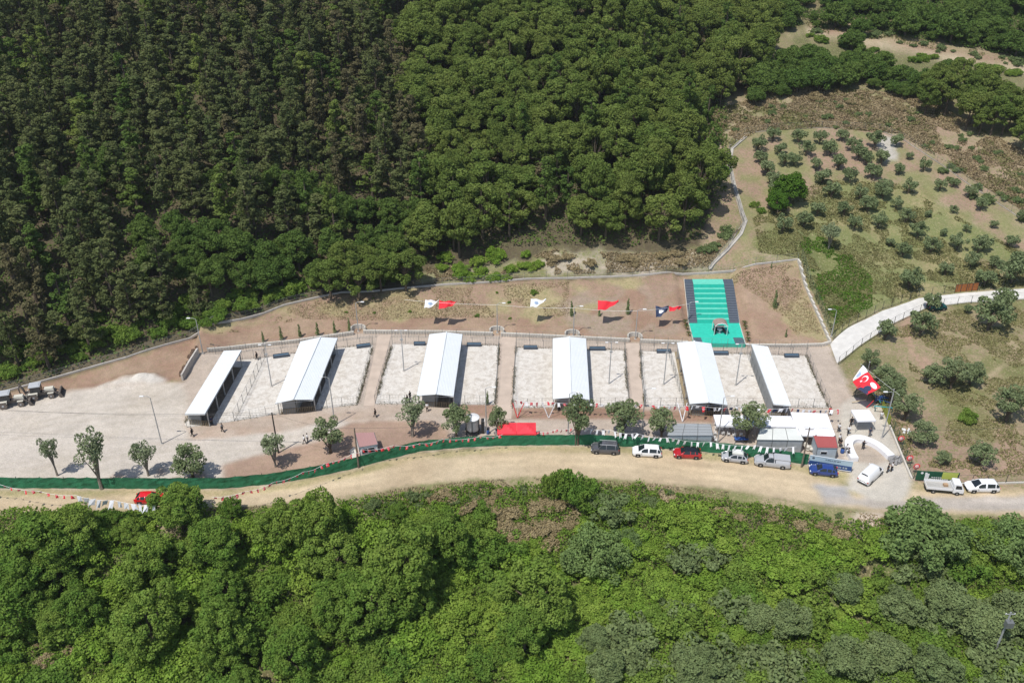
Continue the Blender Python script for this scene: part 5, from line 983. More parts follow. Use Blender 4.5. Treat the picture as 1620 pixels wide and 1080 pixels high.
cabin('prefab_cabin', [(1203, 677), (1262.5, 677.5), (1271.7, 696), (1197, 694.7)], 2.5, 'pale three bay prefabricated cabin left of the wooden pole', 'cabin_roof', 'cabin_wall', 3)
rt = cabin('guard_booth', [(1286, 687.6), (1321.6, 688.2), (1325.7, 708), (1293, 707.3)], 2.5, 'light blue guard booth with a dark red roof', 'red_roof', 'booth_wall', 1, 'booth', [(.22, .52, 1.25, 1.65)])
cabin('prefab_cabin', [(561.7, 684.4), (591.7, 683.4), (597.8, 702), (567.8, 707)], 2.4, 'small white cabin with faded pink roof behind the green screen', 'pink_roof', 'white_paint', 1, 'cabin', [(.12, .42, 1.1, 1.9), (.47, .80, 1.1, 1.9)])
o = sheet('concrete_pad', [(553, 712), (561, 706), (566, 724), (557, 728)], .05, 'pale_concrete')
# tank
p = G(748, 684, 0); rt = empty('water_tank', tuple(p), 0, 'round white water tank with conical lid on a dark stand', 'water tank'); m = MB(); m.lathe([(1.08, .85), (1.1, .9), (1.1, 3.0), (1.14, 3.02), (1.14, 3.1)], n=28); m.build('tank_body', 'white_paint', rt, True)
MB().lathe([(1.16, 3.08), (.6, 3.32), (.25, 3.45), (.22, 3.55), (.05, 3.56)], n=20).build('tank_lid', 'white_paint', rt)
lm = MB().box((0, 0, 1.5), (.09, .09, 3.0)).mesh('leg', 'black_plastic')
for k in range(6): a_ = 1.047 * k + .5; part('leg', lm, rt, (1.17 * math.cos(a_), 1.17 * math.sin(a_), 0))
m = MB(); m.lathe([(1.2, .72), (1.2, .84)], n=24); m.build('stand_ring', 'black_plastic', rt)
p = G(764, 683, 0); rt = empty('pump_cabinet', tuple(p), 0, 'white upright cabinet with black side right of the water tank', 'cabinet'); MB().box((0, 0, 1.2), (.5, 1.0, 2.4)).build('cabinet_body', 'black_plastic', rt); MB().box((.28, 0, 1.25), (.06, .9, 2.3)).build('door', 'white_paint', rt)
for a, b_, cl, lb in ((771.5, 686, 'sign_blue', 'small blue barrel near the water tank'), (786, 686.5, 'white_paint', 'small white barrel at the foot of the narrow olive tree'), (1332, 716, 'sign_blue', 'little blue bin beside the red roofed booth')):
    mat('sign_blue', (.04, .11, .35), .5); p = G(a, b_, 0); rt = empty('barrel', tuple(p), 0, lb, 'barrel'); MB().lathe([(.24, 0), (.3, .1), (.31, .45), (.3, .85), (.25, .9)], n=14).build('barrel_body', cl, rt, True); MB().lathe([(.27, .89), (.27, .94)], n=14).build('lid', 'black_plastic', rt)
# long gate sign
a, b_ = G(1278.5, 735.5, .1), G(1346, 746.5, .1); root = empty('gate_sign', tuple(a), math.atan2((b_ - a).y, (b_ - a).x), 'long pale blue banner sign with navy lower band behind the blue car', 'sign'); Lg = (b_ - a).length
mat('sign_pale', (.38, .50, .58), .5); mat('sign_navy', (.03, .075, .22), .5)
MB().box((Lg / 2, 0, 1.55), (Lg, .12, 1.0)).build('upper_panel', 'sign_pale', root); MB().box((Lg / 2, -.01, .62), (Lg, .12, .84)).build('lower_panel', 'sign_navy', root); MB().box((Lg / 2, -.09, 2.05), (Lg, .05, .06)).box((Lg / 2, -.09, .16), (Lg, .05, .08)).build('trim', 'white_paint', root)
m = MB(); r_ = random.Random(5); x = Lg * .38
while x < Lg * .72: w_ = r_.uniform(.06, .16); m.box((x, -.075, 1.6 + r_.uniform(-.02, .02)), (w_, .02, r_.uniform(.16, .24))); x += w_ + r_.choice((.05, .05, .16))
m.lathe([(.2, -.075), (.2, -.065)], (.55, 0, 1.6), 14, ax='y'); m.build('lettering', 'slate', root)
m = MB(); x = Lg * .2
while x < Lg * .9: w_ = r_.uniform(.1, .22); m.box((x, -.085, .62), (w_, .02, .26)); x += w_ + r_.choice((.07, .07, .25))
m.build('lettering', 'container_wall', root)
mat('sign_green', (.02, .09, .05), .6); mat('sign_lime', (.50, .55, .12), .6)
# green banner along road right
a, b_ = G(1447, 759.5, .1), G(1514, 763.5, .1); root = empty('gate_banner', tuple(a), math.atan2((b_ - a).y, (b_ - a).x), 'dark green banner with lime landscape end and white figure behind the white truck', 'banner'); Lg = (b_ - a).length
MB().box((Lg / 2, 0, 1.05), (Lg, .08, 1.7)).build('banner_cloth', 'sign_green', root); MB().box((Lg * .78, -.06, 1.15), (Lg * .36, .02, 1.0)).prism([(Lg * .6, -.07), (Lg * .97, -.07), (Lg * .97, -.05), (Lg * .6, -.05)], 1.66, 1.9).build('picture', 'sign_lime', root)
m = MB(); [m.box((Lg * .34 + Lg * .05 * k, -.075, .55), (Lg * .038, .02, .14)) for k in range(9)]; [m.box((Lg * .38 + Lg * .05 * k, -.075, .85), (Lg * .036, .02, .14)) for k in range(5)]; m.build('lettering', 'white_paint', root)
m = MB(); m.lathe([(.2, -.075), (.2, -.06)], (.75, 0, 1.55), 12, ax='y'); m.box((1.55, -.07, .9), (.6, .02, 1.2)).box((1.35, -.075, 1.5), (.3, .02, .35)); m.build('emblem', 'white_paint', root)
# small green screen right of gate and along plaza edge
fence('plaza_fence', [(1352, 628), (1372, 634), (1394, 641), (1407, 668), (1426, 712), (1445, 757)], 1.9, 2.2, 'dark green mesh fence along the right side of the gate plaza', postm='dark_green', pr=.05, wires=.35)
a, b_ = G(1394, 645, .1), G(1407, 674, .1); o = MB(); d = (b_ - a); o.slab([a, b_, b_ + Vector((0, 0, 1.7)), a + Vector((0, 0, 1.7))], .05); rt = empty('fence_banner', tuple(a), 0, 'pale yellow green banner on the fence beside the gate lamp', 'banner'); wpart(o, 'banner_cloth', 'sign_lime', rt)
wall('kerb_wall', [(1407, 674), (1420, 706), (1434, 740), (1442, 758)], .35, .25, 'pale_concrete', 'low concrete kerb along the right edge of the plaza')
# horseshoe table
cl = [(1352.5, 724), (1347.5, 715), (1343, 703), (1345, 695), (1353, 691), (1364, 691.5), (1378, 696), (1391, 703), (1402, 712), (1410.5, 720)]
W = [G(a, b_, .75) for a, b_ in cl]; Q = []
for i in range(len(W) - 1):
    p0, p1, p2, p3 = W[max(i - 1, 0)], W[i], W[i + 1], W[min(i + 2, len(W) - 1)]
    for k in range(5):
        t = k / 5; Q.append(.5 * ((2 * p1) + (p2 - p0) * t + (2 * p0 - 5 * p1 + 4 * p2 - p3) * t * t + (3 * p1 - p0 - 3 * p2 + p3) * t ** 3))
Q.append(W[-1]); root = empty('horseshoe_table', (W[4].x, W[4].y, 0), 0, 'long white draped table curving like a horseshoe on the gate plaza', 'table'); m = MB(); m2 = MB(); ed = []
for i, q in enumerate(Q):
    d = Q[min(i + 1, len(Q) - 1)] - Q[max(i - 1, 0)]; nn = Vector((-d.y, d.x, 0)).normalized() * .62; ed.append((q + nn, q - nn))
vs = []; 
for A, B in ed: vs += [A, B, Vector((A.x, A.y, .02)), Vector((B.x, B.y, .02))]
m.add(vs, [(i * 4, i * 4 + 1, i * 4 + 5, i * 4 + 4) for i in range(len(ed) - 1)]); m2.add(vs, [f for i in range(len(ed) - 1) for f in ((i * 4, i * 4 + 4, i * 4 + 6, i * 4 + 2), (i * 4 + 1, i * 4 + 3, i * 4 + 7, i * 4 + 5))] + [(0, 2, 3, 1), tuple(4 * (len(ed) - 1) + k for k in (0, 1, 3, 2))])
wpart(m, 'tabletop', 'white_paint', root); wpart(m2, 'table_skirt', 'white_cloth', root)
mat('rock', (.27, .265, .26), .95, .25, 2, .5)
m = MB(); r_ = random.Random(8); p = G(1417, 731)
for k in range(16): m.box((p.x + r_.uniform(-.8, .8), p.y + r_.uniform(-.7, .7), r_.uniform(.1, .7)), (r_.uniform(.4, .9), r_.uniform(.4, .8), r_.uniform(.3, .6)), r_.random() * 3, taper=r_.uniform(.5, .9))
tag(m.build('rock_pile', 'rock'), 'pile of grey rocks at the right end of the horseshoe table', 'rocks')
m = MB(); p = T(1433, 683)
for k in range(9): m.box((p.x + r_.uniform(-.8, .8), p.y + r_.uniform(-.6, .6), p.z + .12), (r_.uniform(.2, .6), r_.uniform(.2, .5), r_.uniform(.1, .3)), r_.random() * 3)
tag(m.build('rubble_pile', 'white_paint'), 'scattered white rubble under the olives right of the plaza', 'rubble')
m = MB(); p = G(1279, 712)
for k in range(8): m.lathe([(.05, 0), (.32, .1), (.36, .3), (.2, .5), (.05, .55)], (p.x + r_.uniform(-.45, .45), p.y + r_.uniform(-.8, 1.0), .25 * (k // 3)), 8)
tag(m.build('sack_pile', 'pale_concrete', smooth=True), 'heap of pale sacks between the wooden pole and the guard booth', 'sacks')
# wreaths on stands
mat('pink_flowers', (.72, .45, .43), .9, .2, 6)
for a, b_, lb in ((1419, 704, 'topmost along the plaza fence'), (1432.5, 735, 'middle one along the plaza fence'), (1443, 748.5, 'lowest one beside the green banner')):
    p = G(a, b_); rt = empty('wreath_stand', (p.x + .4, p.y, 0), 0, 'round red and white wreath on a stand, ' + lb, 'wreath', 'wreaths along the plaza fence'); m = MB()
    for k in range(14):
        t = 6.283 * k / 14; m.lathe([(.02, -.10), (.09, -.04), (.09, .04), (.02, .10)], (.44 * math.cos(t), 0, 1.35 + .44 * math.sin(t)), 6)
    m.build('flower_ring', 'red_cloth', rt); MB().lathe([(.05, -.2), (.3, -.12), (.40, .0), (.3, .1)], (0, 0, 1.35), 14, ax='y').build('centre', 'pink_flowers', rt); MB().tube([(0, .1, 1.0), (-.3, -.2, 0)], .025, 4).tube([(0, .1, 1.0), (.3, -.2, 0)], .025, 4).tube([(0, .1, 1.0), (0, .5, 0)], .025, 4).build('stand', 'wood_pole', rt)
# plastic chairs
def chair_meshes():
    s = MB().box((0, 0, .44), (.46, .46, .05)).mesh('seat', 'white_paint'); b_ = MB().box((0, .22, .68), (.44, .05, .44)).mesh('backrest', 'white_paint'); l = MB().tube([(0, 0, 0), (0, 0, .43)], .028, 4).mesh('leg', 'white_paint'); ar = MB().box((0, 0, .64), (.05, .42, .04)).mesh('armrest', 'white_paint'); return s, b_, l, ar
CM = chair_meshes(); ci = 0
CH = [(1141, 681), (1150, 680), (1159, 681), (1169, 681), (1143, 688), (1152, 689), (1161, 691), (1132, 673), (1133, 680), (1131, 688), (1180, 684), (1129, 695), (1132, 699), (1172, 690)]
for a, b_ in CH:
    p = G(a, b_); rt = empty('plastic_chair', tuple(p), random.uniform(-.3, .3) + (math.pi if random.random() < .8 else 1.5), 'white plastic chair among the seats in front of the left white canopies', 'chair', 'white plastic chairs under the canopies')
    part('seat', CM[0], rt); part('backrest', CM[1], rt)
    for sx in (-.2, .2):
        for sy in (-.2, .2): part('leg', CM[2], rt, (sx, sy, 0))
        part('armrest', CM[3], rt, (sx * 1.15, 0, 0))
p = G(1172, 699); rt = empty('folding_table', tuple(p), 0, 'table under a blue cloth below the dense olive tree', 'table'); MB().box((0, 0, .74), (2.2, .8, .05)).build('tabletop', 'sign_blue', rt); lm = MB().box((0, 0, .36), (.05, .05, .72)).mesh('leg', 'steel')
for sx in (-1, 1):
    for sy in (-.33, .33): part('leg', lm, rt, (sx, sy, 0))

# ------------------------------------------------------------------ flags and bunting
def cloth(w_, h_, amp, seed, n=12, droop=.3):
    r = random.Random(seed); vs = []; ph = r.random() * 6
    for j in range(7):
        for i in range(n + 1):
            u, v = i / n, j / 6; vs.append((u * w_, amp * math.sin(u * 9 + ph + v * 2.5) * (.35 + u * .8), -v * h_ * (1 - .82 * u ** 1.3) - droop * u * (1 - u) * h_ * 1.4 - .12 * math.sin(u * 14 + v * 3) * v))
    return vs, [(j * (n + 1) + i, j * (n + 1) + i + 1, (j + 1) * (n + 1) + i + 1, (j + 1) * (n + 1) + i) for j in range(6) for i in range(n)]
def rope_flag(pt, w_, h_, mt, label, rot=0, tilt=0, seed=1, name='flag', patch=None, group=None):
    rt = empty(name, tuple(pt), rot, label, 'flag', group); rt.rotation_euler = (tilt, 0, rot); vs, fs = cloth(w_, h_, .35, seed); m = MB(); m.add(vs, fs); m.build('cloth', mt, rt, True)
    if patch:
        pf = [f for k, f in enumerate(fs) if 12 * 2 <= k < 12 * 4 and 3 <= k % 12 <= 5 + (k // 12) % 2]; m = MB(); m.add([(x, y - .03, z) for x, y, z in vs], pf); m.add([(x, y + .03, z) for x, y, z in vs], pf); m.build('emblem', patch, rt)
    return rt
mat('navy_cloth', (.035, .05, .10), .7); mat('pale_blue', (.35, .45, .6), .7)
zt = 5.9
def onrope(px, py, z=zt):
    return G(px, py, z)
lam = [LT[0], LT[1], LT[2], LT[3], LT[4]]
wire('flag_rope', [G(640, 474, zt)] + lam[1:], 'thin rope strung between the lamps above the bank carrying four big flags', .25, .02, 'rope', 'white_paint')
rope_flag(onrope(673, 473.5), 2.6, 2.0, 'white_cloth', 'white flag with blue grey emblem at the left end of the rope', R(-4), R(-62), 1, patch='pale_blue'); rope_flag(onrope(695, 475), 3.4, 1.9, 'red_cloth', 'long red flag beside the white flag at the left of the rope', R(-2), R(-60), 2, patch=None)
rope_flag(onrope(840, 472), 2.9, 1.9, 'white_cloth', 'lone white flag with small blue emblem above the middle of the bank', R(-5), R(-58), 3, patch='pale_blue'); rope_flag(onrope(946, 474.5), 3.9, 2.1, 'red_cloth', 'lone big red flag between the slim shrubs', R(-3), R(-50), 4)
rope_flag(onrope(1037, 483.5, 5.2), 2.6, 2.3, 'navy_cloth', 'dark navy flag with white figure print near the green stairs', R(0), R(-45), 5, patch='white_cloth'); rope_flag(onrope(1058, 485, 5.2), 2.6, 1.0, 'red_cloth', 'thin red flag tail right of the navy flag', R(6), R(-55), 6)
def crescent(m, cx, cz, s, y):
    n = 22; o_ = [(cx + s * math.cos(t), cz + s * math.sin(t)) for t in np.linspace(.62, 2 * math.pi - .62, n)]; i_ = [(cx + .25 * s + .8 * s * math.cos(t), cz + .8 * s * math.sin(t)) for t in np.linspace(.83, 2 * math.pi - .83, n)]
    vs = [(a, y, c_) for a, c_ in o_] + [(a, y, c_) for a, c_ in i_]; m.add(vs, [(k, k + 1, n + k + 1, n + k) for k in range(n - 1)])
    st_ = [(cx + 1.15 * s + (.5 if k % 2 == 0 else .2) * s * math.cos(math.pi + math.pi * k / 5), cz + (.5 if k % 2 == 0 else .2) * s * math.sin(math.pi + math.pi * k / 5)) for k in range(10)]
    m.add([(a, y, c_) for a, c_ in st_] + [(cx + 1.15 * s, y, cz)], [(k, (k + 1) % 10, 10) for k in range(10)])
# big flags at the gate: hung on a slanting rope between two posts, blown towards the camera
def gate_flag(A, B, Cc, D, mt, label, deco=None):
    """corner points A B (rope side) C D"""
    rt = empty('gate_flag', tuple(A), 0, label, 'flag', 'big flags over the gate road'); n = 10; vs = []
    for j in range(n + 1):
        for i in range(n + 1):
            u, v = i / n, j / n; p = A.lerp(B, u).lerp(D.lerp(Cc, u), v) + Vector((0, 0, .10 * math.sin(v * 5 + u * 3))) - A; vs.append(tuple(p))
    m = MB(); m.add(vs, [(j * (n + 1) + i, j * (n + 1) + i + 1, (j + 1) * (n + 1) + i + 1, (j + 1) * (n + 1) + i) for j in range(n) for i in range(n)]); m.build('cloth', mt, rt, True)
    def sp(u, v, off): p = A.lerp(B, u).lerp(D.lerp(Cc, u), v) + Vector((0, 0, .10 * math.sin(v * 5 + u * 3) + off)) - A; return tuple(p)
    if deco:
        for fn, mt2, off in deco:
            mm = MB(); fn(mm); mm.v = [sp(x, z, off) for x, y, z in mm.v]; mm.build('emblem', mt2, rt)
    return rt
ZA = 4.6; Pa, Pb, Pc, Pd = G(1365.5, 577.5, ZA), G(1373, 588, ZA), G(1382, 600.5, ZA), G(1393, 612.5, ZA)
Qa, Qb, Qc, Qd = G(1350, 598, 4.0), G(1349, 603, 3.9), G(1355, 613, 3.8), G(1371, 625, 3.6)
gate_flag(Pa, Pb, Qb, Qa, 'white_cloth', 'white gate flag with a faint blue grey print, topmost of the three', [(lambda m: m.box((.5, 0, .55), (.5, .0, .35)), 'pale_blue', .03)])
def cs(m):
    mm = MB(); crescent(mm, 0, 0, 1, 0); m.add([(.5 + .28 * z, 0, .36 + .20 * x) for x, y, z in mm.v], mm.f)
gate_flag(Pb, Pc, Qc, Qb, 'red_cloth', 'red gate flag with white crescent and star', [(cs, 'white_cloth', .035)])
def bust(m):
    m.add([(.5 + .28 * math.cos(t), 0, .62 + .22 * math.sin(t)) for t in np.linspace(0, 6.1, 12)], [tuple(range(12))]); m.add([(.05, 0, 1), (.1, 0, .8), (.35, 0, .72), (.7, 0, .72), (.95, 0, .85), (.98, 0, 1)], [tuple(range(6))])
def halo(m): m.add([(.55 + .36 * math.cos(t), 0, .25 + .13 * math.sin(t)) for t in np.linspace(0, 6.1, 14)], [tuple(range(14))])
gate_flag(Pc, Pd, Qd, Qc, 'red_cloth', 'red gate flag with dark blue portrait shape and white round print', [(bust, 'navy_cloth', .035), (halo, 'white_cloth', .045)])
for (a, b_, h, lb) in ((1366.5, 612, 5.2, 'upper'), (1404, 655, 5.0, 'lower')):
    p = G(a, b_); rt = empty('flag_post', tuple(p), 0, 'thin grey %s post holding the rope of the big gate flags' % lb, 'post'); MB().tube([(0, 0, 0), (0, 0, h)], [.06, .04], 6).build('pole', 'galv', rt); MB().lathe([(.08, h), (.02, h + .15)], n=6).build('cap', 'white_paint', rt)
wire('flag_rope', [Pa + Vector((-.3, .4, .05)), Pd + Vector((2.3, -2.4, .1))], 'rope along the upper edge of the big gate flags', .1, .02, 'rope', 'white_paint')
# coloured toy frames (blue, teal, red bars) right of the gate road
mat('teal', (.03, .30, .33), .5); mat('beige_wood', (.50, .42, .28), .8); root = empty('swing_frame', tuple(G(1392, 652)), 0, 'jumble of blue teal and red bars of play equipment under the trees at the gate', 'play equipment')
J = lambda cx, cy, z: G(1320 + cx / 10.8, 560 + cy / 10.8, z)
for c_, segs in (('sign_navy', [((700, 710, 1.8), (890, 730, 1.6)), ((740, 770, 1.8), (960, 830, 1.2)), ((690, 690, 2), (790, 800, 1))]), ('sign_blue', [((700, 760, 1.5), (860, 700, 1.9)), ((700, 800, 1.2), (800, 740, 1.7)), ((780, 740, 1.5), (930, 750, 1.5))]), ('teal', [((690, 885, 1.6), (985, 915, 1.6)), ((690, 885, 1.6), (700, 960, 0)), ((985, 915, 1.6), (990, 985, 0)), ((660, 640, 1.8), (700, 720, 1.2)), ((760, 770, 1.4), (790, 830, .8))]), ('red_cloth', [((550, 910, .2), (670, 790, 1.6))]), ('beige_wood', [((300, 705, .2), (430, 610, 1.6)), ((330, 690, .2), (540, 650, 1.2)), ((300, 822, .2), (540, 775, 1.2)), ((640, 905, .2), (740, 850, 1.5))])):
    m = MB()
    for A, B in segs: m.tube([J(*A), J(*B)], .10 if c_ in ('sign_blue', 'teal') else .08, 5)
    wpart(m, 'bar', c_, root)
def bunting(pts, n, kind, label, size=(.42, .55), group=None, sag=.35, start=0):
    W = [Vector(p) for p in pts]; root = empty('bunting', tuple(W[0]), 0, label, 'bunting', group); L_ = [0]
    for i in range(1, len(W)): L_.append(L_[-1] + (W[i] - W[i - 1]).length)
    def pt(s):
        i = min(max(int(np.searchsorted(L_, s)) - 1, 0), len(W) - 2); f = (s - L_[i]) / (L_[i + 1] - L_[i]); p = W[i].lerp(W[i + 1], f); return p - Vector((0, 0, sag * 4 * f * (1 - f)))
    m = MB(); m.tube([pt(L_[-1] * k / 50) for k in range(51)], .018, 3); wpart(m, 'cord', 'white_paint', root); r = random.Random(n)
    for k in range(min(n, 100)):
        p = pt(L_[-1] * (k + .5) / n) - W[0]; q = pt(L_[-1] * (k + .6) / n) - W[0]; a_ = math.atan2(q.y - p.y, q.x - p.x); c_ = kind[k % len(kind)]; w_, h_ = size; tl = r.uniform(-.6, .2); yw = a_ + r.uniform(-.8, .8); m = MB(); s_ = r.uniform(-.35, .35) * h_; w_ = w_ * r.uniform(.6, 1.15); h_ = h_ * r.uniform(.8, 1.15)
        m.add([(-w_ / 2, 0, 0), (w_ / 2, 0, 0), (w_ / 2 + s_, .1 + r.uniform(-.1, .2), -h_ * .9), (s_, .05, -h_ * (.75 if c_ == 'white_cloth' else .95)), (-w_ / 2 + s_, r.uniform(-.1, .2), -h_)], [(0, 1, 2, 3, 4)]); o = m.build('pennant', c_, root); o.location = p; o.rotation_euler = (tl, 0, yw)
        if c_ == 'red_cloth': mm = MB(); crescent(mm, -.08 * w_, -.45 * h_, .2 * h_, -.03); oo = mm.build('emblem', 'white_cloth', o)
    return root
B4 = lambda pts, z: [G(a, b_, z) for a, b_ in pts]
bunting(B4([(-60, 757), (0, 766), (60, 776), (119, 783)], 4), 15, ['red_cloth'], 'red crescent flags on the string over the left end of the road'); bunting(B4([(119, 783), (180, 791), (248, 798)], 4), 12, ['white_cloth'], 'white swallow tailed pennants on the string above the red car', (.85, 1.25))
bunting(B4([(335, 786), (387, 777), (433, 762), (480, 746), (513, 733), (560, 716)], 4), 22, ['red_cloth'], 'red crescent flags crossing the green screen towards the left cabin'); bunting(B4([(560, 716), (573, 711), (622, 704), (664, 701), (700, 694), (760, 690), (795, 687)], 3.4), 24, ['red_cloth'], 'red crescent flags above the screen between left cabin and red canopy')
bunting(B4([(811, 632), (870, 635), (940, 637)], 3), 15, ['red_cloth', 'red_cloth', 'white_cloth'], 'red and white flags in front of the upright square roof', (.55, .7)); bunting(B4([(940, 637), (1020, 639), (1100, 641)], 3), 18, ['red_cloth', 'white_cloth'], 'red and white flags between the upright roof and the roof below the stairs', (.55, .7)); bunting(B4([(1100, 641), (1170, 643), (1250, 645), (1330, 647)], 3), 26, ['white_cloth', 'red_cloth', 'navy_cloth', 'white_cloth'], 'mixed flags above the row of white canopies', (.6, .8))
bunting(B4([(848, 682), (880, 679), (914, 673)], 3), 9, ['red_cloth'], 'short string of red flags right of the red canopy'); bunting(B4([(914, 673), (966, 680), (1007, 685), (1060, 692)], 3.2), 16, ['white_cloth'], 'large white pennants in front of the wide olive trees', (.42, 1.0)); bunting(B4([(1060, 692), (1126, 699), (1196, 704), (1260, 706)], 3.2), 20, ['white_cloth'], 'large white pennants crossing the container and the three bay cabin', (.42, 1.0))
for tops, base, cc, lb in (((811, 829), (818.5, 661), 'red_cloth', 'red'), ((858, 879), (868, 661), 'white_cloth', 'white'), ((1072, 1087), (1079.7, 666.7), 'white_cloth', 'pale')):
    bp_ = G(*base, .1); root = empty('ribbon_stay', tuple(bp_), 0, '%s ribbons pulled down in a v from the flag string to the ground near x' % lb if False else '%s ribbons drawn down in a V %s' % (lb, 'behind the red canopy' if lb == 'red' else ('left of the upright roof front' if lb == 'white' else 'above the long grey container')), 'ribbon'); m = MB()
    for t in tops:
        q = G(t, 637, 3); d = (q - bp_).normalized(); s_ = Vector((.07, 0, 0)); m.slab([bp_ - s_, bp_ + s_, q + s_, q - s_], .02)
    wpart(m, 'ribbon', cc, root)
p = G(819, 661); rt = empty('flag_mast', tuple(p), 0, 'thin white mast between the red ribbons behind the red canopy', 'mast'); MB().tube([(0, 0, 0), (0, 0, 5.6)], [.07, .04], 6).build('pole', 'white_paint', rt); MB().lathe([(.07, 5.6), (.02, 5.75)], n=6).build('cap', 'white_paint', rt)

# ------------------------------------------------------------------ vehicles
def paintm(name, col): return mat(name, col, .3, coat=.7, spec=.5) and name
def wheels(rt, L_, W, xs, r, wd=.22):
    ty = MB().lathe([(r * .62, -wd / 2), (r, -wd / 2 + .02), (r, wd / 2 - .02), (r * .62, wd / 2)], n=18, ax='y').mesh('tyre', 'tyre'); rm = MB().lathe([(r * .3, -wd / 2 - .005), (r * .64, -wd / 2 + .015), (r * .64, wd / 2 - .015), (r * .3, wd / 2 + .005)], n=14, ax='y').mesh('rim', 'rim'); hb = None
    for x in xs:
        for s in (-1, 1):
            w_ = empty('wheel', (x, s * (W / 2 - wd / 2 + .02), r)); w_.parent = rt; part('tyre', ty, w_); part('rim', rm, w_)
def car(px, py, head, L_, W, H_, prof, body, label, belt=.95, top=None, cat='car', name='parked_car', wb=(.19, .81), wr=.33, glass=(0, 0), rear_glass=True, roofm=None, side=None, wsh=True, z=0):
    """prof: list of (x from the front as a fraction, top z); glass span from cowl index to tail index"""
    p = G(px, py, z); rt = empty(name, tuple(p), head, label, cat); n = 40; xs = np.linspace(0, 1, n + 1); pz = np.interp(xs, [a for a, _ in prof], [c_ for _, c_ in prof]); ga, gb = glass; cowl, rf, rr, tail = top
    plan = W / 2 * (1 - .16 * np.clip(1 - xs / .12, 0, 1) ** 2 - .10 * np.clip((xs - .9) / .1, 0, 1) ** 2); vs = []
    bz = belt + .04 * (xs - .3)
    for i in range(n + 1):
        X = L_ / 2 - xs[i] * L_; w_ = plan[i]; zt_ = pz[i]; b_ = min(bz[i], zt_ - .02); up = max(0, zt_ - b_ - .05); wt = max(w_ * .97 - .42 * up, .3); lo = .22 + .12 * max(0, 1 - xs[i] / .06) + .12 * max(0, (xs[i] - .95) / .05)
        vs += [(X, -w_ * .93, lo), (X, -w_, lo + .22), (X, -w_, b_ - .08), (X, -w_ * .965, b_), (X, -wt, zt_ - .04), (X, -wt + .16, zt_), (X, 0, zt_ + .025), (X, wt - .16, zt_), (X, wt, zt_ - .04), (X, w_ * .965, b_), (X, w_, b_ - .08), (X, w_, lo + .22), (X, w_ * .93, lo)]
    K = 13; body_f = []; roof_f = []; wsf = []; rgf = []; sgf = []
    for i in range(n):
        xm = (xs[i] + xs[i + 1]) / 2
        for k in range(K - 1):
            f = (i * K + k, i * K + k + 1, (i + 1) * K + k + 1, (i + 1) * K + k); q = body_f
            if k in (3, 8) and rf - .10 < xm < rr + .06 and (pz[i] - bz[i]) > .16 and (pz[i + 1] - bz[i + 1]) > .16:
                pil = abs(xm - (rf + .16)) < .014 or abs(xm - (rr - .06)) < .014
                if side: pil = pil or not (side[0] < xm < side[1])
                if not pil: q = sgf
            if k in (5, 6):
                if wsh and cowl < xm < rf: q = wsf
                elif rear_glass and rr < xm < tail: q = rgf
                elif roofm and rf <= xm <= rr: q = roof_f
            if k in (4, 7) and roofm and rf - .05 <= xm <= rr + .05: q = roof_f
            q.append(f)
    body_f += [tuple(range(K)), tuple(n * K + k for k in range(K))[::-1], ]
    body_f += [(i * K, (i + 1) * K, (i + 1) * K + K - 1, i * K + K - 1) for i in range(n)]
    def sub(fs, nm, mt):
        if not fs: return
        u = sorted({i for f in fs for i in f}); d = {o_: k for k, o_ in enumerate(u)}; m = MB(); m.add([vs[i] for i in u], [tuple(d[i] for i in f) for f in fs]); m.build(nm, mt, rt, True)
    sub(body_f, 'body', body); sub(wsf, 'windshield', 'glass'); sub(rgf, 'rear_window', 'glass'); sub([f for f in sgf if f[0] % K == 3], 'side_window', 'glass'); sub([f for f in sgf if f[0] % K == 8], 'side_window', 'glass')
    if roofm: sub(roof_f, 'roof_panel', roofm)
    wheels(rt, L_, W, [L_ / 2 - wb[0] * L_, L_ / 2 - wb[1] * L_], wr)
    for s in (-1, 1):
        MB().box((L_ / 2 - .14, s * W * .34, .66), (.28, .32, .15), -s * .35).build('headlight', 'headlight', rt); MB().box((-L_ / 2 + .06, s * W * .40, .85), (.12, .16, .26)).build('tail_light', 'lamp_red', rt); MB().box((L_ / 2 - rf * L_ + .45, s * (W / 2 + .07), belt + .02), (.16, .2, .13)).build('mirror', body, rt)
    MB().box((L_ / 2 - .0, 0, .38), (.06, W * .8, .22)).box((-L_ / 2 + .0, 0, .40), (.06, W * .8, .2)).build('bumper_trim', 'black_plastic', rt)
    MB().box((L_ / 2 - wb[0] * L_, 0, .38), (.75, W * 1.004, .62)).box((L_ / 2 - wb[1] * L_, 0, .38), (.75, W * 1.004, .62)).build('wheel_arch', 'black_plastic', rt)
    return rt
PI = math.pi
hatch = [(0, .55), (.02, .72), (.10, .86), (.24, .97), (.42, 1.42), (.52, 1.49), (.80, 1.43), (.88, 1.28), (.97, .98), (1, .62)]; HT = (.245, .43, .82, .96)
mpv = [(0, .55), (.02, .74), (.10, .90), (.20, 1.02), (.38, 1.56), (.50, 1.64), (.86, 1.60), (.92, 1.48), (.98, 1.05), (1, .65)]; MT = (.205, .39, .90, .975)
suv = [(0, .6), (.015, .85), (.08, 1.0), (.24, 1.08), (.36, 1.62), (.46, 1.72), (.90, 1.70), (.96, 1.5), (.985, 1.1), (1, .7)]; ST = (.245, .37, .93, .975)
van = [(0, .6), (.015, .9), (.10, 1.12), (.16, 1.2), (.29, 1.88), (.36, 1.97), (.95, 1.95), (.985, 1.75), (1, .8)]; VT = (.165, .30, .96, .985)
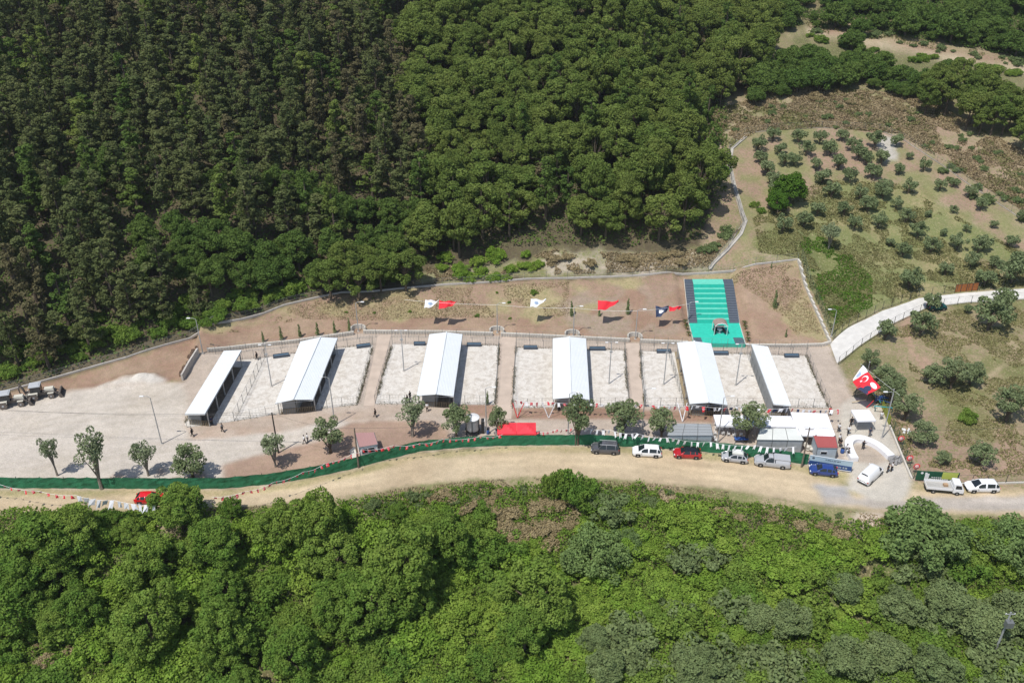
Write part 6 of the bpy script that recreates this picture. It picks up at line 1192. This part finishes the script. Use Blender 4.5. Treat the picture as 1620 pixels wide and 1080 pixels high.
paintm('p_grey', (.085, .085, .095)); paintm('p_white', (.80, .80, .80)); paintm('p_red', (.42, .012, .02)); paintm('p_silver', (.42, .43, .45)); paintm('p_blue', (.02, .05, .22)); paintm('p_black', (.01, .01, .012)); paintm('p_bred', (.65, .01, .015)); paintm('p_van', (.80, .80, .79))
o = car(957, 713.8, PI - R(5), 4.35, 1.82, 1.72, suv, 'p_grey', 'dark grey tall wagon with roof rails, leftmost of the cars on the road', 1.05, ST); MB().tube([(.9, -.6, 1.78), (-1.7, -.6, 1.76)], .035, 4).tube([(.9, .6, 1.78), (-1.7, .6, 1.76)], .035, 4).build('roof_rail', 'rim', o)
car(1022.9, 718.5, PI - R(5), 4.5, 1.82, 1.64, mpv, 'p_white', 'white people carrier parked between the dark grey wagon and the red car', .98, MT)
car(1086.7, 721, PI - R(4), 4.25, 1.8, 1.5, hatch, 'p_red', 'dark red hatchback with black roof parked on the road', .95, HT, roofm='p_black')
o = car(1161.6, 727.5, PI - R(11), 4.0, 1.75, 1.5, hatch, 'p_silver', 'silver hatchback carrying a pale roof box', .95, HT); m = MB(); m.box((-.35, .05, 1.68), (1.7, 1.05, .2), taper=.96).box((-.35, .05, 1.86), (1.6, .98, .16), taper=.82); m.build('roof_box', 'cabin_roof', o)
PK = [(0, .6), (.015, .9), (.08, 1.06), (.25, 1.12), (.36, 1.68), (.43, 1.76), (.60, 1.74), (.625, 1.66), (1, 1.66), (1, .7)]
o = car(1220.8, 735, PI - R(11), 5.35, 1.88, 1.76, PK, 'p_silver', 'silver pickup truck with a matching hard canopy over the bed', 1.08, (.255, .37, .97, .99), 'pickup truck', 'pickup_truck', side=(.30, .585), wr=.39, wb=(.17, .79), rear_glass=False)
MB().box((-1.35, 0, 1.70), (2.45, 1.55, .12), taper=.97).box((-.14, 0, 1.4), (.06, 1.72, .6)).build('bed_canopy', 'p_silver', o); MB().tube([(-.05, -.7, 1.79), (-.05, .7, 1.79)], .035, 5).tube([(.75, -.6, 1.8), (-.05, -.65, 1.8)], .03, 4).tube([(.75, .6, 1.8), (-.05, .65, 1.8)], .03, 4).build('roof_rail', 'black_plastic', o)
car(1301.7, 748.5, PI - R(10), 4.15, 1.76, 1.5, hatch, 'p_blue', 'deep blue hatchback parked before the long gate sign', .95, HT)
car(1376, 755, R(44), 5.0, 1.95, 1.97, van, 'p_van', 'white panel van parked askew on the gate plaza', 1.2, VT, 'van', 'delivery_van', side=(.12, .33), wr=.34, wb=(.18, .78))
car(1551.5, 774, PI - R(0), 4.75, 1.85, 1.64, mpv, 'p_white', 'white people carrier at the right edge facing the flatbed truck', .98, MT)
car(238, 792.5, R(2), 4.1, 1.72, 1.5, hatch, 'p_bred', 'bright red hatchback half hidden by a round tree on the road', .95, HT)
o = car(1481, 488, R(4), 3.6, 1.6, 1.7, suv, 'dark_teal', 'dark teal utility vehicle under an olive at the concrete path', .95, ST) if mat('dark_teal', (.01, .07, .07), .5) else None
p = T(1481, 489); o.location = p; o.rotation_euler = (0, 0, R(4))
p = T(1481, 486.5, 1.8); plant('olive_tree', 'olive', p.x + .3, p.y + 2.2, 1.05, 'thin olive directly behind the dark teal vehicle', 'olive tree')
# flatbed truck
p = G(1490, 775.5); rt = empty('flatbed_truck', tuple(p), -R(8), 'small white flatbed truck with empty open bed', 'truck')
m = MB(); m.box((1.95, 0, .75), (1.5, 1.78, .62)); prof = [(1.2, 1.0), (2.7, 1.0), (2.62, 1.2), (2.25, 1.9), (1.35, 1.95), (1.2, 1.85)]; n = len(prof); vs = [(x, -.88 + (.08 if z > 1.5 else 0), z) for x, z in prof] + [(x, .88 - (.08 if z > 1.5 else 0), z) for x, z in prof]
m.add(vs, [tuple(range(n)), tuple(range(n, 2 * n))[::-1]] + [(i, n + i, n + (i + 1) % n, (i + 1) % n) for i in range(n)]); m.build('cab', 'p_white', rt)
m = MB(); m.add([(2.615, -.74, 1.26), (2.615, .74, 1.26), (2.315, .68, 1.84), (2.315, -.68, 1.84)], [(0, 1, 2, 3)]); m.v = [(x + .03, y, z + .015) for x, y, z in m.v]; m.build('windshield', 'glass', rt)
for s in (-1, 1): m = MB(); m.add([(1.45, s * .895, 1.2), (2.4, s * .895, 1.2), (2.2, s * .83, 1.75), (1.45, s * .83, 1.78)], [(0, 1, 2, 3)]); m.build('side_window', 'glass', rt)
MB().box((-.75, 0, .78), (3.6, 1.85, .10)).build('bed_floor', 'bed_floor', rt) if mat('bed_floor', (.40, .39, .36), .8, .15, 2) else None
m = MB(); m.box((-.75, -.93, 1.02), (3.66, .05, .4)).box((-.75, .93, 1.02), (3.66, .05, .4)).box((-2.57, 0, 1.02), (.05, 1.82, .4)).box((1.08, 0, 1.12), (.06, 1.8, .6)); m.build('drop_sides', 'p_white', rt)
MB().box((-.3, 0, .52), (4.6, .9, .2)).build('chassis', 'black_plastic', rt); wheels(rt, 5.4, 1.8, [1.85, -1.5], .33); MB().box((2.73, .6, .75), (.06, .3, .2)).build('headlight', 'headlight', rt); MB().box((2.73, -.6, .75), (.06, .3, .2)).build('headlight', 'headlight', rt); MB().box((2.72, 0, .5), (.1, 1.75, .2)).build('bumper', 'black_plastic', rt)
o = MB(); c_ = rt.matrix_basis; o.box((0, 0, .18), (.6, .5, .36)); q = o.build('cardboard_box', 'box_brown') if mat('box_brown', (.42, .28, .17), .9) else None; q.location = p + Vector((.35, .1, .83)); tag(q, 'brown carton lying in the bed of the flatbed truck', 'carton')
# backhoe loaders
mat('dusty_grey', (.42, .44, .46), .6); mat('jcb_white', (.60, .58, .50), .5); mat('dusty_tyre', (.16, .135, .115), .95); mat('dusty_steel', (.14, .12, .105), .8)
def backhoe(px, py, head, label):
    p = T(px, py); rt = empty('backhoe_loader', tuple(p), head, label, 'backhoe loader', 'backhoe loaders'); 
    MB().box((.6, 0, .95), (3.6, .8, .5)).box((-1.9, 0, .9), (.7, 1.7, .6)).build('chassis', 'dusty_steel', rt)
    MB().box((1.5, 0, 1.45), (1.6, .85, .6), taper=.9).build('hood', 'jcb_white', rt)
    MB().box((-.5, 0, 1.9), (1.6, 1.5, 1.3), taper=.92).build('cab_glass', 'glass', rt); m = MB()
    for sx in (-1.28, .28):
        for sy in (-.74, .74): m.tube([(sx, sy, 1.2), (sx * .96, sy * .94, 2.6)], .05, 5)
    m.box((-.5, 0, 1.28), (1.62, 1.52, .1)); m.build('cab_frame', 'black_plastic', rt); m = MB(); m.box((-.5, 0, 2.64), (1.9, 1.65, .14), taper=.96).box((-.5, 0, 2.74), (1.6, 1.35, .08), taper=.85); m.build('cab_roof', 'dusty_grey', rt)
    m = MB(); 
    for s in (-1, 1):
        m.box((-.95, s * .88, 1.42), (1.5, .5, .1)).box((-.3, s * .88, 1.25), (.1, .5, .35)).box((1.75, s * .75, 1.08), (.95, .36, .08))
    m.build('fender', 'jcb_white', rt)
    for x, r, wd in ((-.95, .68, .45), (1.75, .50, .34)):
        for s in (-1, 1):
            w_ = empty('wheel', (x, s * .88, r)); w_.parent = rt; MB().lathe([(r * .5, -wd / 2), (r * .95, -wd / 2), (r, -wd / 4), (r, wd / 4), (r * .95, wd / 2), (r * .5, wd / 2)], n=18, ax='y').build('tyre', 'dusty_tyre', w_); MB().lathe([(r * .15, -wd / 2 - .02), (r * .52, -wd / 2 + .04), (r * .52, wd / 2 - .04), (r * .15, wd / 2 + .02)], n=12, ax='y').build('rim', 'dusty_grey', w_)
    m = MB()
    for s in (-.55, .55): m.tube([(.5, s, 1.5), (2.2, s, 1.15), (3.0, s, .55)], [.09, .10, .08], 5).tube([(1.3, s, 1.0), (2.5, s, .95)], .05, 5)
    m.box((2.5, 0, .85), (.12, 1.1, .12)); m.build('loader_arm', 'dusty_steel', rt)
    m = MB(); bk = [(3.0, .2), (3.7, .08), (3.75, .16), (3.15, .3), (3.12, .85), (3.35, 1.1), (3.28, 1.15), (2.98, .9)]; n = len(bk); m.add([(x, -1.1, z) for x, z in bk] + [(x, 1.1, z) for x, z in bk], [tuple(range(n)), tuple(range(n, 2 * n))[::-1]] + [(i, n + i, n + (i + 1) % n, (i + 1) % n) for i in range(n)])
    for s in (-1.09, 1.09): m.add([(3.0, s, .2), (3.72, s, .1), (3.3, s, 1.12), (3.0, s, .88)], [(0, 1, 2, 3)])
    m.build('front_bucket', 'dusty_steel', rt)
    MB().tube([(-2.2, 0, 1.0), (-2.5, 0, 2.3), (-2.75, 0, 3.1)], [.15, .18, .12], 6).tube([(-2.15, .12, 1.2), (-2.35, .12, 2.2)], .05, 5).build('boom', 'dusty_steel', rt); MB().tube([(-2.75, 0, 3.1), (-3.1, 0, 2.2), (-3.05, 0, 1.3)], [.13, .12, .09], 6).build('dipper_arm', 'dusty_steel', rt); MB().box((-2.95, 0, .95), (.5, .6, .6), taper=.7).build('rear_bucket', 'dusty_steel', rt)
    for s in (-1, 1): MB().tube([(-2.0, s * .7, 1.3), (-2.25, s * 1.15, .1)], .10, 5).box((-2.27, s * 1.18, .06), (.4, .35, .08)).build('stabilizer', 'jcb_white', rt)
    return rt
backhoe(66, 628, R(16), 'dusty white backhoe loader with its front bucket towards the brown bank'); backhoe(18, 641, R(16), 'dusty backhoe loader cut off by the left edge')

# ------------------------------------------------------------------ people
def skin_mesh(edges, name, mt, sub=1):
    """edges: dict joint->(pos, radius), list of pairs"""
    J_, E = edges; names = list(J_); idx = {k: i for i, k in enumerate(names)}; me = bpy.data.meshes.new(name); me.from_pydata([J_[k][0] for k in names], [(idx[a], idx[b_]) for a, b_ in E], []); o = bpy.data.objects.new('tmp', me); COL.objects.link(o)
    sm = o.modifiers.new('s', 'SKIN'); 
    for i, k in enumerate(names): me.skin_vertices[0].data[i].radius = (J_[k][1], J_[k][1]); me.skin_vertices[0].data[i].use_root = (i == 0)
    ss = o.modifiers.new('d', 'SUBSURF'); ss.levels = sub; ss.render_levels = sub; dg = bpy.context.evaluated_depsgraph_get(); r_ = bpy.data.meshes.new_from_object(o.evaluated_get(dg)); bpy.data.objects.remove(o); r_.name = name; r_.materials.clear(); r_.materials.append(MATS[mt])
    r_.polygons.foreach_set('use_smooth', [True] * len(r_.polygons)); return r_
def pose(kind):
    P = {'pelvis': ((0, 0, .95), .13), 'waist': ((0, 0, 1.1), .125), 'chest': ((0, .01, 1.32), .15), 'neckb': ((0, 0, 1.47), .07), 'neck': ((0, .01, 1.54), .055), 'head': ((0, .025, 1.64), .095), 'crownh': ((0, .02, 1.73), .08)}
    walk = kind in ('walk',)
    for s, n in ((-1, 'l'), (1, 'r')):
        st = .24 * s if walk else .02 * s
        P['hip' + n] = ((s * .09, 0, .90), .095); P['knee' + n] = ((s * .11, st * .55 + .03, .50), .06); P['ank' + n] = ((s * .12, st * 1.15 - .02, .09), .04); P['toe' + n] = ((s * .13, st * 1.15 + .15, .035), .035)
        sw = -.22 * s if walk else .03
        el = (s * .27, sw * .5 - .02, 1.14); wr = (s * .28, sw + .05, .90)
        if kind == 'hands' : el = (s * .26, .0, 1.15); wr = (s * .10, .24, 1.08)
        if kind == 'reach' and s == 1: el = (s * .34, .12, 1.22); wr = (s * .40, .34, 1.22)
        P['sh' + n] = ((s * .18, 0, 1.42), .065); P['el' + n] = (el, .042); P['wr' + n] = (wr, .028)
        d = Vector(wr) - Vector(el); d.normalize(); pm = Vector(wr) + d * .07; P['palm' + n] = (tuple(pm), .033)
        for k in range(4): q = pm + d * (.075 + .012 * (1.5 - abs(k - 1.5))) + Vector((0, .018 * (k - 1.5), 0)); P['f%d%s' % (k, n)] = (tuple(q), .009); 
        q = pm + d * .02 + Vector((0, .055, 0)); P['th' + n] = (tuple(q), .010)
    return P
def person_meshes(kind, shirt, trousers):
    P = pose(kind); E = [('pelvis', 'waist'), ('waist', 'chest'), ('chest', 'neckb'), ('neckb', 'neck'), ('neck', 'head'), ('head', 'crownh')]
    for n in 'lr':
        E += [('pelvis', 'hip' + n), ('hip' + n, 'knee' + n), ('knee' + n, 'ank' + n), ('ank' + n, 'toe' + n), ('chest', 'sh' + n), ('sh' + n, 'el' + n), ('el' + n, 'wr' + n), ('wr' + n, 'palm' + n)] + [('palm' + n, 'f%d%s' % (k, n)) for k in range(4)] + [('palm' + n, 'th' + n)]
    body = skin_mesh((P, E), 'person', 'skin')
    def subp(keys, g_, ed): return {k: (P[k][0], P[k][1] * g_ + .012) for k in keys}, ed
    sh = skin_mesh(subp(['waist', 'pelvis', 'chest', 'neckb', 'shl', 'ell', 'shr', 'elr'], 1.12, [('waist', 'pelvis'), ('waist', 'chest'), ('chest', 'neckb'), ('chest', 'shl'), ('shl', 'ell'), ('chest', 'shr'), ('shr', 'elr')]), 'shirt', shirt)
    tr = skin_mesh(subp(['pelvis', 'hipl', 'kneel', 'ankl', 'hipr', 'kneer', 'ankr'], 1.14, [('pelvis', 'hipl'), ('hipl', 'kneel'), ('kneel', 'ankl'), ('pelvis', 'hipr'), ('hipr', 'kneer'), ('kneer', 'ankr')]), 'trousers', trousers)
    hr = MB().lathe([(.09, 1.63), (.108, 1.69), (.095, 1.77), (.04, 1.815), (.005, 1.82)], (0, .005, 0), 10).mesh('hair', 'hair', True)
    sho = MB()
    for n in 'lr': t, a_ = P['toe' + n][0], P['ank' + n][0]; sho.box(((t[0] + a_[0]) / 2, (t[1] + a_[1]) / 2 + .0, .05), (.10, .27, .09), taper=.8)
    face = MB(); face.box((0, .125, 1.655), (.022, .03, .04), taper=.6).box((-.034, .112, 1.675), (.022, .012, .012)).box((.034, .112, 1.675), (.022, .012, .012)).box((0, .112, 1.61), (.045, .012, .01))
    face.box((-.098, .02, 1.65), (.02, .035, .055)).box((.098, .02, 1.65), (.02, .035, .055))
    return body, sh, tr, hr, sho.mesh('shoes', 'black_plastic'), face.mesh('face', 'skin')
mat('cloth_black', (.02, .02, .022), .85); mat('cloth_white', (.70, .70, .70), .85); mat('cloth_navy', (.03, .04, .08), .85); mat('cloth_grey', (.2, .2, .2), .85)
PM = {}
def person(px, py, kind, sh, tr, label, rot=0, z=0):
    k = (kind, sh, tr)
    if k not in PM: PM[k] = person_meshes(*k)
    M_ = PM[k]; p = G(px, py, z); o = bpy.data.objects.new('person', M_[0]); COL.objects.link(o); o.location = (p.x, p.y, z); o.rotation_euler = (0, 0, rot); tag(o, label, 'person')
    for nm, me in zip(('shirt', 'trousers', 'hair', 'shoes', 'face'), M_[1:]): part(nm, me, o)
    return o
person(305, 690, 'walk', 'cloth_black', 'cloth_black', 'person in black walking on the gravel below the narrow left roof', R(90)); person(336, 672, 'hands', 'cloth_navy', 'cloth_black', 'person in dark clothes at the front corner of the narrow left roof', R(180)); person(352.5, 683, 'walk', 'cloth_grey', 'cloth_black', 'person in grey walking on the brown path between the two left roofs', R(-90))
person(482, 702, 'walk', 'cloth_white', 'cloth_grey', 'left person in white shirt walking with another by the dense olive', R(-60)); person(487, 699, 'stand', 'cloth_white', 'cloth_grey', 'right person in white shirt beside the dense olive', R(-60))
person(594, 659.5, 'walk', 'cloth_black', 'cloth_black', 'person in black walking left on the path below the third roof', R(90)); person(676, 650.5, 'hands', 'cloth_white', 'cloth_black', 'person in white shirt standing before the third roof', R(180))
person(1326, 683, 'stand', 'cloth_white', 'cloth_black', 'person in white shirt by the right corner of the big white tents', R(140)); person(1345.5, 673, 'stand', 'cloth_black', 'cloth_black', 'person in black left of the single white canopy', R(180)); person(1341, 687, 'walk', 'cloth_white', 'cloth_black', 'person in white shirt walking up from the horseshoe table', R(0))
person(1327, 700, 'reach', 'cloth_white', 'cloth_black', 'upper person in white at the right wall of the guard booth', R(200)); person(1328.5, 707, 'hands', 'cloth_black', 'cloth_black', 'person in black at the right corner of the guard booth', R(170))
person(1364.5, 710.5, 'reach', 'cloth_black', 'cloth_black', 'person in black reaching over the inside of the horseshoe table', R(-30)); person(1338, 716, 'hands', 'cloth_white', 'cloth_grey', 'person in white outside the left arm of the horseshoe table', R(-90)); person(1341, 722, 'stand', 'cloth_grey', 'cloth_black', 'person in grey near the left end of the horseshoe table', R(-90))
person(1403.5, 747, 'stand', 'cloth_black', 'cloth_black', 'person in black standing at the nose of the white van', R(60)); person(1409.5, 745, 'hands', 'cloth_white', 'cloth_black', 'person in white shirt standing beside the van', R(80)); person(1375, 690, 'stand', 'cloth_navy', 'cloth_grey', 'person in blue behind the top of the horseshoe table', R(180)); person(1393, 664, 'stand', 'cloth_white', 'cloth_grey', 'person in white at the fence right of the single canopy', R(160))
for k, (a, b_, s_, lb) in enumerate([(1102, 652, 'cloth_white', 'far left of the group'), (1110, 653, 'cloth_red', 'second, in red'), (1118, 651, 'cloth_white', 'third'), (1126, 653, 'cloth_black', 'fourth, in black')]):
    mat('cloth_red', (.5, .03, .03), .85); person(a, b_, ('stand', 'hands')[k % 2], s_, 'cloth_black', 'person before the roof below the green stairs, ' + lb, R(150 + 30 * k))
person(905, 649, 'stand', 'cloth_red', 'cloth_black', 'person in red in front of the upright square roof', R(180)); person(884, 650, 'stand', 'cloth_black', 'cloth_black', 'person in black before the left half of the upright roof', R(180))
person(1312, 657, 'stand', 'cloth_red', 'cloth_black', 'person in red at the front right corner of the pens', R(150)); person(407, 569, 'walk', 'cloth_black', 'cloth_black', 'person in black on the walkway behind the divider fence', R(90)); person(649, 632, 'hands', 'cloth_black', 'cloth_black', 'person in black inside the pen left of the third roof', R(45)); person(644.5, 638, 'stand', 'cloth_black', 'cloth_grey', 'person at the pen fence above the pale barked olive', R(60))

# ------------------------------------------------------------------ air
hm = bpy.data.materials.new('haze_material'); hm.use_nodes = True; N = hm.node_tree.nodes; N.remove(N['Principled BSDF']); pv = N.new('ShaderNodeVolumePrincipled'); pv.inputs['Density'].default_value = .0001; pv.inputs['Color'].default_value = (.86, .90, .95, 1); pv.inputs['Anisotropy'].default_value = .2
hm.node_tree.links.new(pv.outputs[0], N['Material Output'].inputs['Volume']); MATS['haze_material'] = hm
zl = float(GZ.min()) - 1.5; zh = max(float(GZ.max()) + 22, 110)
o = MB().box((0, (AY[0] + AY[-1]) / 2, (zl + zh) / 2), (AX[-1] - AX[0] + 8, AY[-1] - AY[0] + 8, zh - zl)).build('haze', 'haze_material'); o['kind'] = 'stuff'
